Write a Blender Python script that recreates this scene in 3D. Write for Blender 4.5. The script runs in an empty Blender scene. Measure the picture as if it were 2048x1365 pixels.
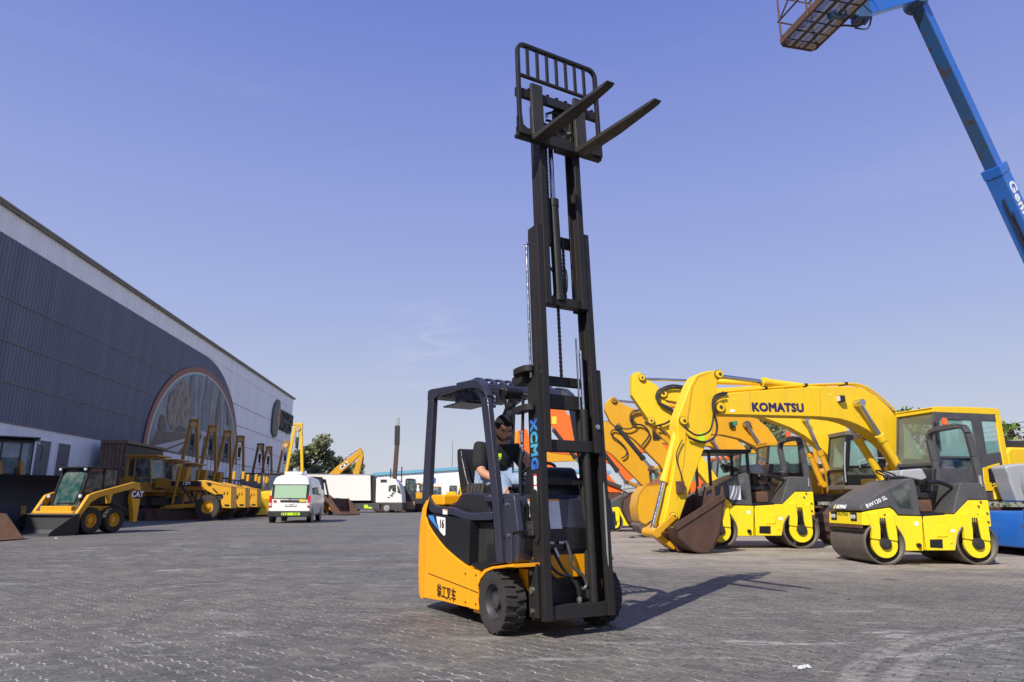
import bpy, math, random
import numpy as np
from mathutils import Vector, Matrix
R = math.radians
sc = bpy.context.scene
COL = sc.collection
rnd = random.Random(7)
# ---------------- camera ----------------
F, HY, H = 1365.0, 1005.0, 0.96
TH = math.atan((HY - 682.5) / F)
cam = bpy.data.cameras.new('camera'); co = bpy.data.objects.new('camera', cam); COL.objects.link(co)
co.location = (0, 0, H); co.rotation_euler = (math.pi / 2 + TH, 0, 0)
cam.sensor_width = 36; cam.lens = F / 2048 * 36; cam.clip_end = 3000; cam.clip_start = 0.05
cam.dof.use_dof = True; cam.dof.focus_distance = 6.6; cam.dof.aperture_fstop = 4.0
sc.camera = co
# ---------------- light ----------------
SAZ, SEL = 213.0, 43.0          # compass azimuth of the sun clockwise from +Y, elevation
w = bpy.data.worlds.new('World'); sc.world = w; w.use_nodes = True
nt = w.node_tree; nt.nodes.clear()
N = nt.nodes.new; L = nt.links.new
sky = N('ShaderNodeTexSky'); sky.sky_type = 'NISHITA'; sky.sun_disc = False
sky.sun_elevation = R(SEL); sky.sun_rotation = R(SAZ); sky.air_density = 1.0; sky.dust_density = 0.9; sky.ozone_density = 2.5
tint = N('ShaderNodeMix'); tint.data_type = 'RGBA'; tint.blend_type = 'MULTIPLY'; tint.inputs[0].default_value = 1
tint.inputs[7].default_value = (1, 1, 1, 1)
L(sky.outputs[0], tint.inputs[6])
tc = N('ShaderNodeTexCoord'); mp = N('ShaderNodeMapping'); mp.inputs['Scale'].default_value = (1.2, 1.2, 7)
L(tc.outputs['Generated'], mp.inputs[0])
cn = N('ShaderNodeTexNoise'); cn.inputs['Scale'].default_value = 2.3; cn.inputs['Detail'].default_value = 8; cn.inputs['Distortion'].default_value = .8
L(mp.outputs[0], cn.inputs[0])
cr = N('ShaderNodeMapRange'); cr.inputs[1].default_value = .60; cr.inputs[2].default_value = .9; cr.inputs[4].default_value = .10
L(cn.outputs[0], cr.inputs[0])
sz = N('ShaderNodeSeparateXYZ'); L(tc.outputs['Generated'], sz.inputs[0])
gr = N('ShaderNodeValToRGB'); L(sz.outputs[2], gr.inputs[0]); e = gr.color_ramp.elements
for i, (p, c) in enumerate([(0.0, (.60, .615, .66)), (.10, (.52, .56, .68)), (.25, (.375, .445, .72)), (.42, (.28, .345, .70)), (.64, (.16, .225, .62)), (1.0, (.09, .14, .48))]):
    k = e[i] if i < 2 else e.new(p)
    k.position = p; k.color = (*c, 1)
gs = N('ShaderNodeVectorMath'); gs.operation = 'SCALE'; L(gr.outputs[0], gs.inputs[0]); gs.inputs[3].default_value = .91 / .09
hz = N('ShaderNodeMix'); hz.data_type = 'RGBA'; hz.inputs[0].default_value = .9; L(tint.outputs[2], hz.inputs[6]); L(gs.outputs[0], hz.inputs[7])
cmx = N('ShaderNodeMix'); cmx.data_type = 'RGBA'; L(cr.outputs[0], cmx.inputs[0]); L(hz.outputs[2], cmx.inputs[6]); cmx.inputs[7].default_value = (5.2, 5.6, 6.6, 1)
bg = N('ShaderNodeBackground'); bg.inputs[1].default_value = 0.09
wd = N('ShaderNodeVectorMath'); wd.operation = 'DISTANCE'; L(tc.outputs['Generated'], wd.inputs[0]); wd.inputs[1].default_value = (-.125, .967, .205)
wr = N('ShaderNodeMapRange'); L(wd.outputs['Value'], wr.inputs[0])
for i, v in zip((1, 2, 3, 4), (.02, .10, 1, 0)): wr.inputs[i].default_value = v
wm = N('ShaderNodeMapping'); wm.inputs['Scale'].default_value = (7, 7, 26); wm.inputs['Rotation'].default_value = (0, .35, 0); L(tc.outputs['Generated'], wm.inputs[0])
wn = N('ShaderNodeTexNoise'); wn.inputs['Scale'].default_value = 1.6; wn.inputs['Detail'].default_value = 9; wn.inputs['Distortion'].default_value = 1.2; L(wm.outputs[0], wn.inputs[0])
wq_ = N('ShaderNodeMapRange'); L(wn.outputs[0], wq_.inputs[0])
for i, v in zip((1, 2, 3, 4), (.45, .8, 0, .38)): wq_.inputs[i].default_value = v
wx = N('ShaderNodeMath'); wx.operation = 'MULTIPLY'; L(wr.outputs[0], wx.inputs[0]); L(wq_.outputs[0], wx.inputs[1])
c2x = N('ShaderNodeMix'); c2x.data_type = 'RGBA'; L(wx.outputs[0], c2x.inputs[0]); L(cmx.outputs[2], c2x.inputs[6]); c2x.inputs[7].default_value = (6.6, 7.0, 7.9, 1)
L(c2x.outputs[2], bg.inputs[0]); wo = N('ShaderNodeOutputWorld'); L(bg.outputs[0], wo.inputs[0])
sun = bpy.data.lights.new('sun', 'SUN'); sun.energy = 5.0; sun.angle = R(.53); sun.color = (1, .945, .86)
so = bpy.data.objects.new('sun', sun); COL.objects.link(so)
sv = Vector((math.sin(R(SAZ)) * math.cos(R(SEL)), math.cos(R(SAZ)) * math.cos(R(SEL)), math.sin(R(SEL))))
so.rotation_euler = sv.to_track_quat('Z', 'Y').to_euler()
sc.view_settings.view_transform = 'Standard'; sc.view_settings.look = 'None'
sc.view_settings.exposure = 0.24; sc.view_settings.gamma = 1; sc.view_settings.use_curve_mapping = False

# ---------------- helpers ----------------
def tr(O, hd, lat, pts):
    """where the sight lines of photo points meet a machine's own vertical plane: (forward, height) pairs"""
    a = R(hd); h = (math.cos(a), math.sin(a)); l = (-math.sin(a), math.cos(a)); out = []
    for x, y in pts:
        r = (x - 1024) / F; u = (682.5 - y) / F
        d = (r, math.cos(TH) - u * math.sin(TH), math.sin(TH) + u * math.cos(TH))
        k = (O[0] * l[0] + O[1] * l[1] + lat) / (d[0] * l[0] + d[1] * l[1])
        p = (d[0] * k - O[0], d[1] * k - O[1])
        out.append((p[0] * h[0] + p[1] * h[1], H + d[2] * k))
    return out
def spl(pts, n=5, closed=False):
    """smooth a polyline through its points"""
    P = [Vector(p) for p in pts]; m = len(P); out = []
    for i in range(m if closed else m - 1):
        if closed: a, b, c, d = P[i - 1], P[i], P[(i + 1) % m], P[(i + 2) % m]
        else: a, b, c, d = P[max(i - 1, 0)], P[i], P[i + 1], P[min(i + 2, m - 1)]
        for k in range(n):
            t = k / n
            out.append(tuple(.5 * ((2 * b) + (-a + c) * t + (2 * a - 5 * b + 4 * c - d) * t * t + (-a + 3 * b - 3 * c + d) * t ** 3)))
    if not closed: out.append(tuple(P[-1]))
    return out
class MB:
    def __init__(s): s.v = []; s.f = []; s.M = None
    def add(s, vs, fs):
        o = len(s.v)
        if s.M is not None: vs = [tuple(s.M @ Vector(p)) for p in vs]
        s.v += [tuple(p) for p in vs]; s.f += [tuple(i + o for i in f) for f in fs]; return s
    def bx(s, x0, x1, y0, y1, z0, z1):
        v = [(x, y, z) for z in (z0, z1) for y in (y0, y1) for x in (x0, x1)]
        return s.add(v, [(0, 2, 3, 1), (4, 5, 7, 6), (0, 1, 5, 4), (2, 6, 7, 3), (0, 4, 6, 2), (1, 3, 7, 5)])
    def beam(s, p, q, a, b, up=(0, 0, 1)):
        """box bar from p to q, a across and b in the up sense"""
        p = Vector(p); q = Vector(q); d = (q - p).normalized(); u = Vector(up)
        x = d.cross(u)
        if x.length < 1e-4: x = d.cross(Vector((0, 1, 0)))
        x.normalize(); y = x.cross(d)
        v = [c + x * (i * a / 2) + y * (j * b / 2) for c in (p, q) for i, j in ((-1, -1), (1, -1), (1, 1), (-1, 1))]
        return s.add(v, [(3, 2, 1, 0), (4, 5, 6, 7), (0, 1, 5, 4), (1, 2, 6, 5), (2, 3, 7, 6), (3, 0, 4, 7)])
    def prism(s, pts, a, b, ax='y'):
        n = len(pts)
        ar = sum(pts[i][0] * pts[(i + 1) % n][1] - pts[(i + 1) % n][0] * pts[i][1] for i in range(n))
        if ar < 0: pts = pts[::-1]
        if ax == 'y': f = lambda p, t: (p[0], t, p[1])
        elif ax == 'z': f = lambda p, t: (p[0], p[1], t)
        else: f = lambda p, t: (t, p[0], p[1])
        v = [f(p, a) for p in pts] + [f(p, b) for p in pts]
        fs = [(i, (i + 1) % n, (i + 1) % n + n, i + n) for i in range(n)] + [tuple(range(n))[::-1], tuple(range(n, 2 * n))]
        flip = (ax == 'y') != (b < a)
        if flip: fs = [g[::-1] for g in fs]
        return s.add(v, fs)
    def cyl(s, p, q, r, r2=None, n=14, caps=True):
        r2 = r if r2 is None else r2
        p = Vector(p); q = Vector(q); d = (q - p).normalized()
        x = d.orthogonal().normalized(); y = d.cross(x); v = []
        for c, rr in ((p, r), (q, r2)):
            for i in range(n):
                t = 2 * math.pi * i / n; v.append(c + x * rr * math.cos(t) + y * rr * math.sin(t))
        fs = [(i, (i + 1) % n, (i + 1) % n + n, i + n) for i in range(n)]
        if caps: fs += [tuple(range(n))[::-1], tuple(range(n, 2 * n))]
        return s.add(v, fs)
    def tube(s, pts, r, n=8, sm=0):
        if sm: pts = spl(pts, sm)
        P = [Vector(p) for p in pts]; v = []; m = len(P); x = None
        for i, p in enumerate(P):
            d = (P[min(i + 1, m - 1)] - P[max(i - 1, 0)]).normalized()
            x = d.orthogonal().normalized() if x is None else (x - d * x.dot(d)).normalized()
            y = d.cross(x)
            for k in range(n):
                t = 2 * math.pi * k / n; v.append(p + x * r * math.cos(t) + y * r * math.sin(t))
        fs = [(i * n + k, i * n + (k + 1) % n, (i + 1) * n + (k + 1) % n, (i + 1) * n + k) for i in range(m - 1) for k in range(n)]
        fs += [tuple(range(n))[::-1], tuple(range((m - 1) * n, m * n))]
        return s.add(v, fs)
    def strip(s, pts, a, b):
        """flat bar bent along pts: a across, b thick (pts in 3-D, bends in their own plane)"""
        for i in range(len(pts) - 1): s.beam(pts[i], pts[i + 1], a, b)
        return s
    def lathe(s, prof, c, ax='y', n=28, closed=False):
        """prof: (radius, offset along axis)"""
        v = []; m = len(prof)
        for r, h in prof:
            for i in range(n):
                t = 2 * math.pi * i / n; a, b = r * math.cos(t), r * math.sin(t)
                v.append({'y': (c[0] + a, c[1] + h, c[2] + b), 'z': (c[0] + a, c[1] + b, c[2] + h), 'x': (c[0] + h, c[1] + a, c[2] + b)}[ax])
        fs = [(j * n + i, j * n + (i + 1) % n, ((j + 1) % m) * n + (i + 1) % n, ((j + 1) % m) * n + i) for j in range(m if closed else m - 1) for i in range(n)]
        return s.add(v, fs)
    def sph(s, c, r, n=10, m=7, sc3=(1, 1, 1)):
        v = [(c[0], c[1], c[2] + r * sc3[2])]
        for j in range(1, m):
            p = math.pi * j / m
            for i in range(n):
                t = 2 * math.pi * i / n
                v.append((c[0] + r * sc3[0] * math.sin(p) * math.cos(t), c[1] + r * sc3[1] * math.sin(p) * math.sin(t), c[2] + r * sc3[2] * math.cos(p)))
        v.append((c[0], c[1], c[2] - r * sc3[2])); e = len(v) - 1; fs = []
        for i in range(n):
            k = (i + 1) % n
            fs.append((0, 1 + i, 1 + k)); fs.append((e, 1 + (m - 2) * n + k, 1 + (m - 2) * n + i))
            for j in range(m - 2): fs.append((1 + j * n + i, 1 + (j + 1) * n + i, 1 + (j + 1) * n + k, 1 + j * n + k))
        return s.add(v, fs)
    def build(s, name, mat, parent=None, bev=0, seg=1, ang=32, label=None):
        me = bpy.data.meshes.new(name); me.from_pydata(s.v, [], s.f); me.update()
        me.polygons.foreach_set('use_smooth', [True] * len(me.polygons)); me.set_sharp_from_angle(angle=R(ang))
        for m in (mat if isinstance(mat, (list, tuple)) else [mat]): me.materials.append(m)
        o = bpy.data.objects.new(name, me); COL.objects.link(o)
        if parent is not None: o.parent = parent
        if bev:
            b = o.modifiers.new('bevel', 'BEVEL'); b.width = bev; b.segments = seg; b.limit_method = 'ANGLE'; b.angle_limit = R(38); b.harden_normals = True
        if label: o['label'] = label
        return o
def tag(o, label, cat, group=None, kind=None):
    if kind: o['kind'] = kind
    if label: o['label'] = label
    if cat: o['category'] = cat
    if group: o['group'] = group
    return o
def thing(name, label, cat, loc=(0, 0, 0), hd=0, group=None):
    o = bpy.data.objects.new(name, None); COL.objects.link(o); o.empty_display_size = .2
    o.location = loc if len(loc) == 3 else (loc[0], loc[1], 0); o.rotation_euler = (0, 0, R(hd))
    return tag(o, label, cat, group)
def copy_tree(o, parent=None):
    c = o.copy(); COL.objects.link(c)
    if parent is not None: c.parent = parent
    for ch in list(o.children): copy_tree(ch, c)
    return c
def text(s, size, mat, name, parent, M, bold=0.0, ext=.002, align='CENTER', sx=1.0, shear=0.0):
    cu = bpy.data.curves.new(name, 'FONT'); cu.body = s; cu.size = size; cu.extrude = ext; cu.align_x = align; cu.align_y = 'CENTER'
    cu.resolution_u = 3; cu.shear = shear; cu.space_character = 1 + bold / size * 1.5
    t = bpy.data.objects.new('tmp', cu); COL.objects.link(t)
    dg = bpy.context.evaluated_depsgraph_get(); me = bpy.data.meshes.new_from_object(t.evaluated_get(dg))
    bpy.data.objects.remove(t)
    if bold:                                   # thicken the strokes with shifted layers, each a hair above the last
        vs = [v.co.copy() for v in me.vertices]; fs = [tuple(p.vertices) for p in me.polygons]; V = []; Fc = []
        for k, (dx, dy) in enumerate(((0, 0), (bold, 0), (-bold, 0), (0, bold), (0, -bold), (bold * .7, bold * .7), (-bold * .7, -bold * .7), (bold * .7, -bold * .7), (-bold * .7, bold * .7))):
            o = len(V); V += [(v.x + dx, v.y + dy, v.z + (k * .0003 if v.z > 0 else 0)) for v in vs]; Fc += [tuple(i + o for i in f) for f in fs]
        me = bpy.data.meshes.new(name); me.from_pydata(V, [], Fc)
    me.name = name
    me.transform(M @ Matrix.Diagonal((sx, 1, 1, 1)))
    me.materials.clear(); me.materials.append(mat)
    o = bpy.data.objects.new(name, me); COL.objects.link(o)
    if parent is not None: o.parent = parent
    return o
def frame(o, x, y):
    """matrix whose local X and Y are the given directions, at o"""
    x = Vector(x).normalized(); y = Vector(y); y = (y - x * y.dot(x)).normalized(); z = x.cross(y)
    return Matrix(((x[0], y[0], z[0], o[0]), (x[1], y[1], z[1], o[1]), (x[2], y[2], z[2], o[2]), (0, 0, 0, 1)))

# ---------------- materials ----------------
def mat0(name):
    m = bpy.data.materials.new(name); m.use_nodes = True; t = m.node_tree; b = t.nodes['Principled BSDF']
    return m, t, b
def noise(t, scale, detail=4, rough=.55, coord='Object', stretch=None):
    c = t.nodes.new('ShaderNodeTexCoord'); n = t.nodes.new('ShaderNodeTexNoise')
    n.inputs['Scale'].default_value = scale; n.inputs['Detail'].default_value = detail; n.inputs['Roughness'].default_value = rough
    if stretch:
        mp = t.nodes.new('ShaderNodeMapping'); mp.inputs['Scale'].default_value = stretch
        t.links.new(c.outputs[coord], mp.inputs[0]); t.links.new(mp.outputs[0], n.inputs[0])
    else: t.links.new(c.outputs[coord], n.inputs[0])
    return n.outputs[0]
def rng(t, src, a, b, c=0, d=1):
    n = t.nodes.new('ShaderNodeMapRange'); t.links.new(src, n.inputs[0])
    for i, v in zip((1, 2, 3, 4), (a, b, c, d)): n.inputs[i].default_value = v
    return n.outputs[0]
def mix(t, fac, a, b, mode='MIX'):
    n = t.nodes.new('ShaderNodeMix'); n.data_type = 'RGBA'; n.blend_type = mode
    for i, v in ((0, fac), (6, a), (7, b)):
        if isinstance(v, (int, float)): n.inputs[i].default_value = v
        elif isinstance(v, tuple): n.inputs[i].default_value = v if len(v) == 4 else (*v, 1)
        else: t.links.new(v, n.inputs[i])
    return n.outputs[2]
def mth(t, op, a, b=0.0):
    n = t.nodes.new('ShaderNodeMath'); n.operation = op
    for i, v in ((0, a), (1, b)):
        if isinstance(v, (int, float)): n.inputs[i].default_value = v
        else: t.links.new(v, n.inputs[i])
    return n.outputs[0]
def bump(t, b, src, s=.2, d=.01):
    n = t.nodes.new('ShaderNodeBump'); n.inputs['Strength'].default_value = s; n.inputs['Distance'].default_value = d
    t.links.new(src, n.inputs['Height']); t.links.new(n.outputs[0], b.inputs['Normal'])
def paint(name, col, rough=.38, metal=0, wear=.25, dirt=(.22, .18, .13), scale=3.0, chip=None, bmp=.06, coat=0):
    m, t, b = mat0(name)
    n1 = noise(t, scale, 6); n2 = noise(t, scale * 9, 5, .6)
    c = mix(t, rng(t, n1, .35, .75, 0, wear), tuple(col), tuple(dirt))
    c = mix(t, rng(t, n2, .45, .72, 0, wear * .7), c, tuple(x * .62 for x in col))
    if wear > .07:
        n4 = noise(t, scale * 2.2, 5, .65, stretch=(1.6, 1.6, .22)); c = mix(t, rng(t, n4, .50, .68, 0, min(wear * 1.1, .5)), c, tuple(x * .5 + y * .25 for x, y in zip(dirt, col)))
    if chip:
        n3 = noise(t, scale * 4, 9, .7)
        c = mix(t, rng(t, n3, chip[0], chip[0] + .03, 0, 1), c, chip[1])
    t.links.new(c, b.inputs['Base Color']); b.inputs['Metallic'].default_value = metal
    t.links.new(rng(t, n2, .3, .7, max(rough - .08, .02), min(rough + .18, 1)), b.inputs['Roughness'])
    if coat: b.inputs['Coat Weight'].default_value = coat; b.inputs['Coat Roughness'].default_value = .12
    if bmp: bump(t, b, n2, bmp, .01)
    return m
def rust(name, a=(.12, .055, .035), b2=(.055, .03, .022), rough=.8, scale=5, metal=0):
    m, t, b = mat0(name); n1 = noise(t, scale, 8, .65); n2 = noise(t, scale * 8, 5)
    c = mix(t, rng(t, n1, .35, .68), a, b2); c = mix(t, rng(t, n2, .5, .75, 0, .5), c, (.2, .12, .075))
    t.links.new(c, b.inputs['Base Color']); b.inputs['Roughness'].default_value = rough; b.inputs['Metallic'].default_value = metal
    bump(t, b, n2, .35, .01); return m
def glass(name, col=(.25, .5, .45), alpha=.45, rough=.04):
    m, t, b = mat0(name)
    n = noise(t, 3.0, 4); t.links.new(mix(t, rng(t, n, .4, .7, 0, .5), col, (.35, .36, .32)), b.inputs['Base Color'])
    b.inputs['Roughness'].default_value = rough; b.inputs['Alpha'].default_value = alpha; b.inputs['Specular IOR Level'].default_value = .8
    return m
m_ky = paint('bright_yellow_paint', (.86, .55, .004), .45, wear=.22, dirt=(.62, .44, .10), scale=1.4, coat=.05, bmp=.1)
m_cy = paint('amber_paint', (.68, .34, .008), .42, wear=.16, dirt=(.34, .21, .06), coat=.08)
m_gy = paint('worn_shaded_amber_paint', (.42, .20, .01), .45, wear=.3, dirt=(.25, .16, .07), chip=(.66, (.1, .05, .03)))  # worn amber, its base also darkened for the machines in the warehouse's shade
m_fy = paint('forklift_amber_paint', (.86, .36, .002), .38, wear=.04, dirt=(.7, .33, .01), coat=.12, bmp=.02)
m_ry = paint('roller_yellow_paint', (.88, .66, .004), .45, wear=.2, dirt=(.62, .46, .08), scale=2.5, coat=.05, chip=(.73, (.35, .2, .06)))
m_or = paint('orange_paint', (.9, .15, .012), .42, wear=.12, dirt=(.5, .16, .05), coat=.08)
m_mast = paint('mast_dark_grey_paint', (.017, .0155, .015), .45, wear=.25, dirt=(.045, .04, .036), scale=4, bmp=.05)
m_mast.node_tree.nodes['Principled BSDF'].inputs['Specular IOR Level'].default_value = .3
m_guard = paint('guard_blue_grey_paint', (.024, .025, .040), .33, wear=.12, dirt=(.07, .07, .08), coat=.3, bmp=.02)
m_dark = paint('dark_machine_paint', (.018, .018, .02), .5, wear=.3, dirt=(.08, .07, .06))
m_black = paint('black_plastic', (.007, .007, .008), .38, wear=.15, dirt=(.04, .04, .042), bmp=.05)
m_seat = paint('black_seat_vinyl', (.017, .017, .019), .32, wear=.2, dirt=(.03, .03, .033), scale=8, bmp=.15)
m_rub = paint('tyre_rubber', (.024, .023, .022), .8, wear=.5, dirt=(.06, .048, .038), scale=9, bmp=.5)
m_rubd = paint('dusty_tyre_rubber', (.035, .031, .028), .85, wear=.6, dirt=(.09, .072, .055), scale=6, bmp=.4)
m_steel = paint('chromed_steel', (.62, .62, .64), .16, 1, wear=.1, dirt=(.4, .4, .4), bmp=0)
m_zinc = paint('zinc_fittings', (.55, .54, .5), .3, .9, wear=.2, dirt=(.3, .28, .2), bmp=0)
m_grit = paint('grey_steel', (.1, .1, .105), .45, .6, wear=.3, dirt=(.14, .12, .1))
m_rust = rust('rusty_steel'); m_rustd = rust('dark_brown_steel', (.09, .042, .03), (.05, .028, .02), .7)
m_rusto = rust('orange_rust', (.3, .12, .05), (.12, .05, .03))
m_drum = paint('drum_steel', (.17, .14, .12), .42, .35, wear=.5, dirt=(.12, .085, .065), scale=5, bmp=.15)
m_glass = glass('tinted_glass'); m_glassd = glass('dark_glass', (.012, .022, .022), .85); m_glassg = glass('green_glass', (.022, .085, .078), .78)
m_glassc = glass('windscreen_glass', (.3, .34, .22), .35)
m_white = paint('white_paint', (.78, .77, .73), .35, wear=.1, dirt=(.6, .57, .5), coat=.2, bmp=.02)
m_van = paint('white_car_paint', (.80, .78, .72), .25, wear=.05, dirt=(.6, .58, .52), coat=.5, bmp=0)
m_grey = paint('light_grey_plastic', (.34, .355, .37), .45, wear=.15, dirt=(.3, .29, .27))
m_blue = paint('boom_blue_paint', (.012, .14, .55), .35, wear=.15, dirt=(.16, .24, .34), scale=2.2, chip=(.60, (.07, .065, .07)), coat=.3)
m_blued = paint('scratched_shaded_blue_paint', (.014, .09, .26), .45, wear=.8, dirt=(.05, .075, .08), scale=1.6, chip=(.555, (.07, .045, .035)))  # scratches and chips over a blue darkened for the boom's shaded underside
m_rollg = paint('roller_dark_grey', (.055, .057, .062), .5, wear=.5, dirt=(.13, .125, .12), coat=.15)
m_sign = paint('black_print', (.012, .012, .014), .5, wear=0, bmp=0); m_navy = paint('navy_print', (.02, .02, .1), .4, wear=0, bmp=0)
m_wpr = paint('white_print', (.8, .8, .8), .5, wear=.05, dirt=(.6, .6, .6), bmp=0)
m_redl = paint('red_lens', (.55, .012, .012), .15, wear=0, bmp=0, coat=.5); m_orl = paint('orange_lens', (.8, .12, .02), .15, wear=0, bmp=0, coat=.5)
m_grl = paint('green_lens', (.02, .3, .12), .15, wear=0, bmp=0, coat=.5); m_lens = paint('clear_lens', (.6, .62, .64), .12, wear=.2, bmp=0, coat=.6)
m_lime = paint('lime_reflective', (.55, .85, .03), .4, wear=.05, bmp=0); m_redp = paint('red_print', (.6, .02, .03), .45, wear=0, bmp=0)
m_orp = paint('orange_print', (.85, .3, .02), .45, wear=0, bmp=0); m_yelp = paint('yellow_print', (.8, .6, .05), .45, wear=0, bmp=0)
def paper(name, base=(.74, .75, .76)):
    m, t, b = mat0(name)
    c = t.nodes.new('ShaderNodeTexCoord'); wv = t.nodes.new('ShaderNodeTexWave'); wv.bands_direction = 'Z'; wv.inputs['Scale'].default_value = 28
    wv.inputs['Distortion'].default_value = 1.5; wv.inputs['Detail'].default_value = 3; t.links.new(c.outputs['Object'], wv.inputs[0])
    n = noise(t, 260, 2, stretch=(1, 1, .2))
    f = mth(t, 'MULTIPLY', rng(t, wv.outputs[1], .55, .7), rng(t, n, .45, .55))
    t.links.new(mix(t, mth(t, 'MULTIPLY', f, .6), base, (.1, .1, .12)), b.inputs['Base Color']); b.inputs['Roughness'].default_value = .5
    return m
m_paper = paper('printed_white_sheet')

# ---------------- ground ----------------
BR = -41.0; bc, bs = math.cos(R(BR)), math.sin(R(BR)); PA, PB = .225, .1125
def ground_mats():
    def base(t, fine=True):
        g = t.nodes.new('ShaderNodeNewGeometry')
        def nz(s, d=5, r=.6, st=None):
            n = t.nodes.new('ShaderNodeTexNoise'); n.inputs['Scale'].default_value = s; n.inputs['Detail'].default_value = d; n.inputs['Roughness'].default_value = r
            if st:
                mpp = t.nodes.new('ShaderNodeMapping'); mpp.inputs['Scale'].default_value = st; mpp.inputs['Rotation'].default_value = (0, 0, .35)
                t.links.new(g.outputs[0], mpp.inputs[0]); t.links.new(mpp.outputs[0], n.inputs[0])
            else: t.links.new(g.outputs[0], n.inputs[0])
            return n.outputs[0]
        sx = t.nodes.new('ShaderNodeSeparateXYZ'); t.links.new(g.outputs[0], sx.inputs[0])
        c = mix(t, rng(t, nz(.35, 4), .36, .64), (.100, .099, .088), (.142, .122, .092))
        c = mix(t, rng(t, nz(1.7, 6), .42, .64, 0, .7), c, (.058, .057, .056))
        c = mix(t, rng(t, nz(9, 4), .45, .7, 0, .5), c, (.20, .185, .165))
        c = mix(t, rng(t, nz(38, 3, .7), .5, .68, 0, .6), c, (.27, .26, .24))
        # pale sandy dust where the machines on the right stand
        ed = mth(t, 'ADD', mth(t, 'MULTIPLY', sx.outputs[0], .35), sx.outputs[1]); ed = mth(t, 'ADD', ed, mth(t, 'MULTIPLY', nz(.5, 4), 5.0))
        side = rng(t, mth(t, 'ADD', sx.outputs[0], mth(t, 'MULTIPLY', nz(.4, 3), 2)), 0.6, 3.2)
        dust = mth(t, 'MULTIPLY', rng(t, ed, 12.6, 16.2), side)
        c = mix(t, mth(t, 'MULTIPLY', dust, .85), c, mix(t, rng(t, nz(3, 6), .35, .7), (.36, .315, .255), (.27, .235, .195)))
        # chalky scuffs and streaks
        sc1 = mth(t, 'MULTIPLY', rng(t, nz(1.1, 9, .72, (1, 3.2, 1)), .56, .66), rng(t, nz(.22, 3), .42, .56))
        c = mix(t, mth(t, 'MULTIPLY', sc1, .75), c, (.47, .45, .43))
        sc2 = mth(t, 'MULTIPLY', rng(t, nz(2.6, 8, .7, (.5, 4, 1)), .61, .67), 1.0)
        c = mix(t, mth(t, 'MULTIPLY', sc2, .55), c, (.5, .48, .45))
        # oil stains
        st = mth(t, 'MULTIPLY', rng(t, nz(1.3, 6, .6, (1, 2, 1)), .62, .69), 1.0)
        c = mix(t, mth(t, 'MULTIPLY', st, .7), c, (.045, .042, .042))
        st2 = rng(t, nz(.28, 5, .55, (1, 2.4, 1)), .50, .66, 0, .5)
        c = mix(t, st2, c, (.075, .068, .066))
        # curved tyre track, bottom right: two dusty arcs
        dx = mth(t, 'SUBTRACT', sx.outputs[0], 4.95); dy = mth(t, 'SUBTRACT', sx.outputs[1], 2.35)
        rr = mth(t, 'SQRT', mth(t, 'ADD', mth(t, 'MULTIPLY', dx, dx), mth(t, 'MULTIPLY', dy, dy)))
        wob = mth(t, 'ADD', rr, mth(t, 'MULTIPLY', nz(2, 4), .06))
        for r0 in (3.57, 3.34):
            band = rng(t, mth(t, 'ABSOLUTE', mth(t, 'SUBTRACT', wob, r0)), .05, .085, 1, 0)
            c = mix(t, mth(t, 'MULTIPLY', mth(t, 'MULTIPLY', band, rng(t, nz(14, 3), .35, .6)), .6), c, (.30, .285, .26))
        return c, nz, g
    m, t, b = mat0('paver_concrete')
    c, nz, g = base(t)
    oi = t.nodes.new('ShaderNodeTexWhiteNoise'); oi.noise_dimensions = '2D'
    # one tone per paver: hash of its cell in the laying grid
    mp = t.nodes.new('ShaderNodeMapping'); mp.inputs['Rotation'].default_value = (0, 0, -R(BR)); t.links.new(g.outputs[0], mp.inputs[0])
    sp = t.nodes.new('ShaderNodeSeparateXYZ'); t.links.new(mp.outputs[0], sp.inputs[0])
    iy = mth(t, 'ROUND', mth(t, 'DIVIDE', sp.outputs[1], PB)); ix = mth(t, 'ROUND', mth(t, 'ADD', mth(t, 'DIVIDE', sp.outputs[0], PA), mth(t, 'MULTIPLY', iy, .5)))
    cb = t.nodes.new('ShaderNodeCombineXYZ'); t.links.new(ix, cb.inputs[0]); t.links.new(iy, cb.inputs[1]); t.links.new(cb.outputs[0], oi.inputs['Vector'])
    c = mix(t, 1.0, c, mix(t, oi.outputs[0], (.86, .86, .87), (1.13, 1.12, 1.1)), 'MULTIPLY')
    t.links.new(c, b.inputs['Base Color']); b.inputs['Roughness'].default_value = .72
    bump(t, b, nz(60, 5, .7), .5, .004)
    m2, t, b = mat0('far_paver_concrete')
    c, nz, g = base(t)
    mp = t.nodes.new('ShaderNodeMapping'); mp.inputs['Rotation'].default_value = (0, 0, -R(BR)); t.links.new(g.outputs[0], mp.inputs[0])
    bk = t.nodes.new('ShaderNodeTexBrick'); bk.offset = .5; bk.inputs['Scale'].default_value = 1; bk.inputs['Brick Width'].default_value = PA; bk.inputs['Row Height'].default_value = PB
    bk.inputs['Mortar Size'].default_value = .0035; bk.inputs['Mortar Smooth'].default_value = .2; t.links.new(mp.outputs[0], bk.inputs[0])
    bk.inputs['Color1'].default_value = (.88, .88, .88, 1); bk.inputs['Color2'].default_value = (1.1, 1.1, 1.1, 1); bk.inputs['Mortar'].default_value = (1.3, 1.28, 1.2, 1)
    c = mix(t, 1.0, c, bk.outputs[0], 'MULTIPLY')
    t.links.new(c, b.inputs['Base Color']); b.inputs['Roughness'].default_value = .75
    bump(t, b, nz(30, 5, .7), .5, .01)
    m3, t, b = mat0('joint_sand')
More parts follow.
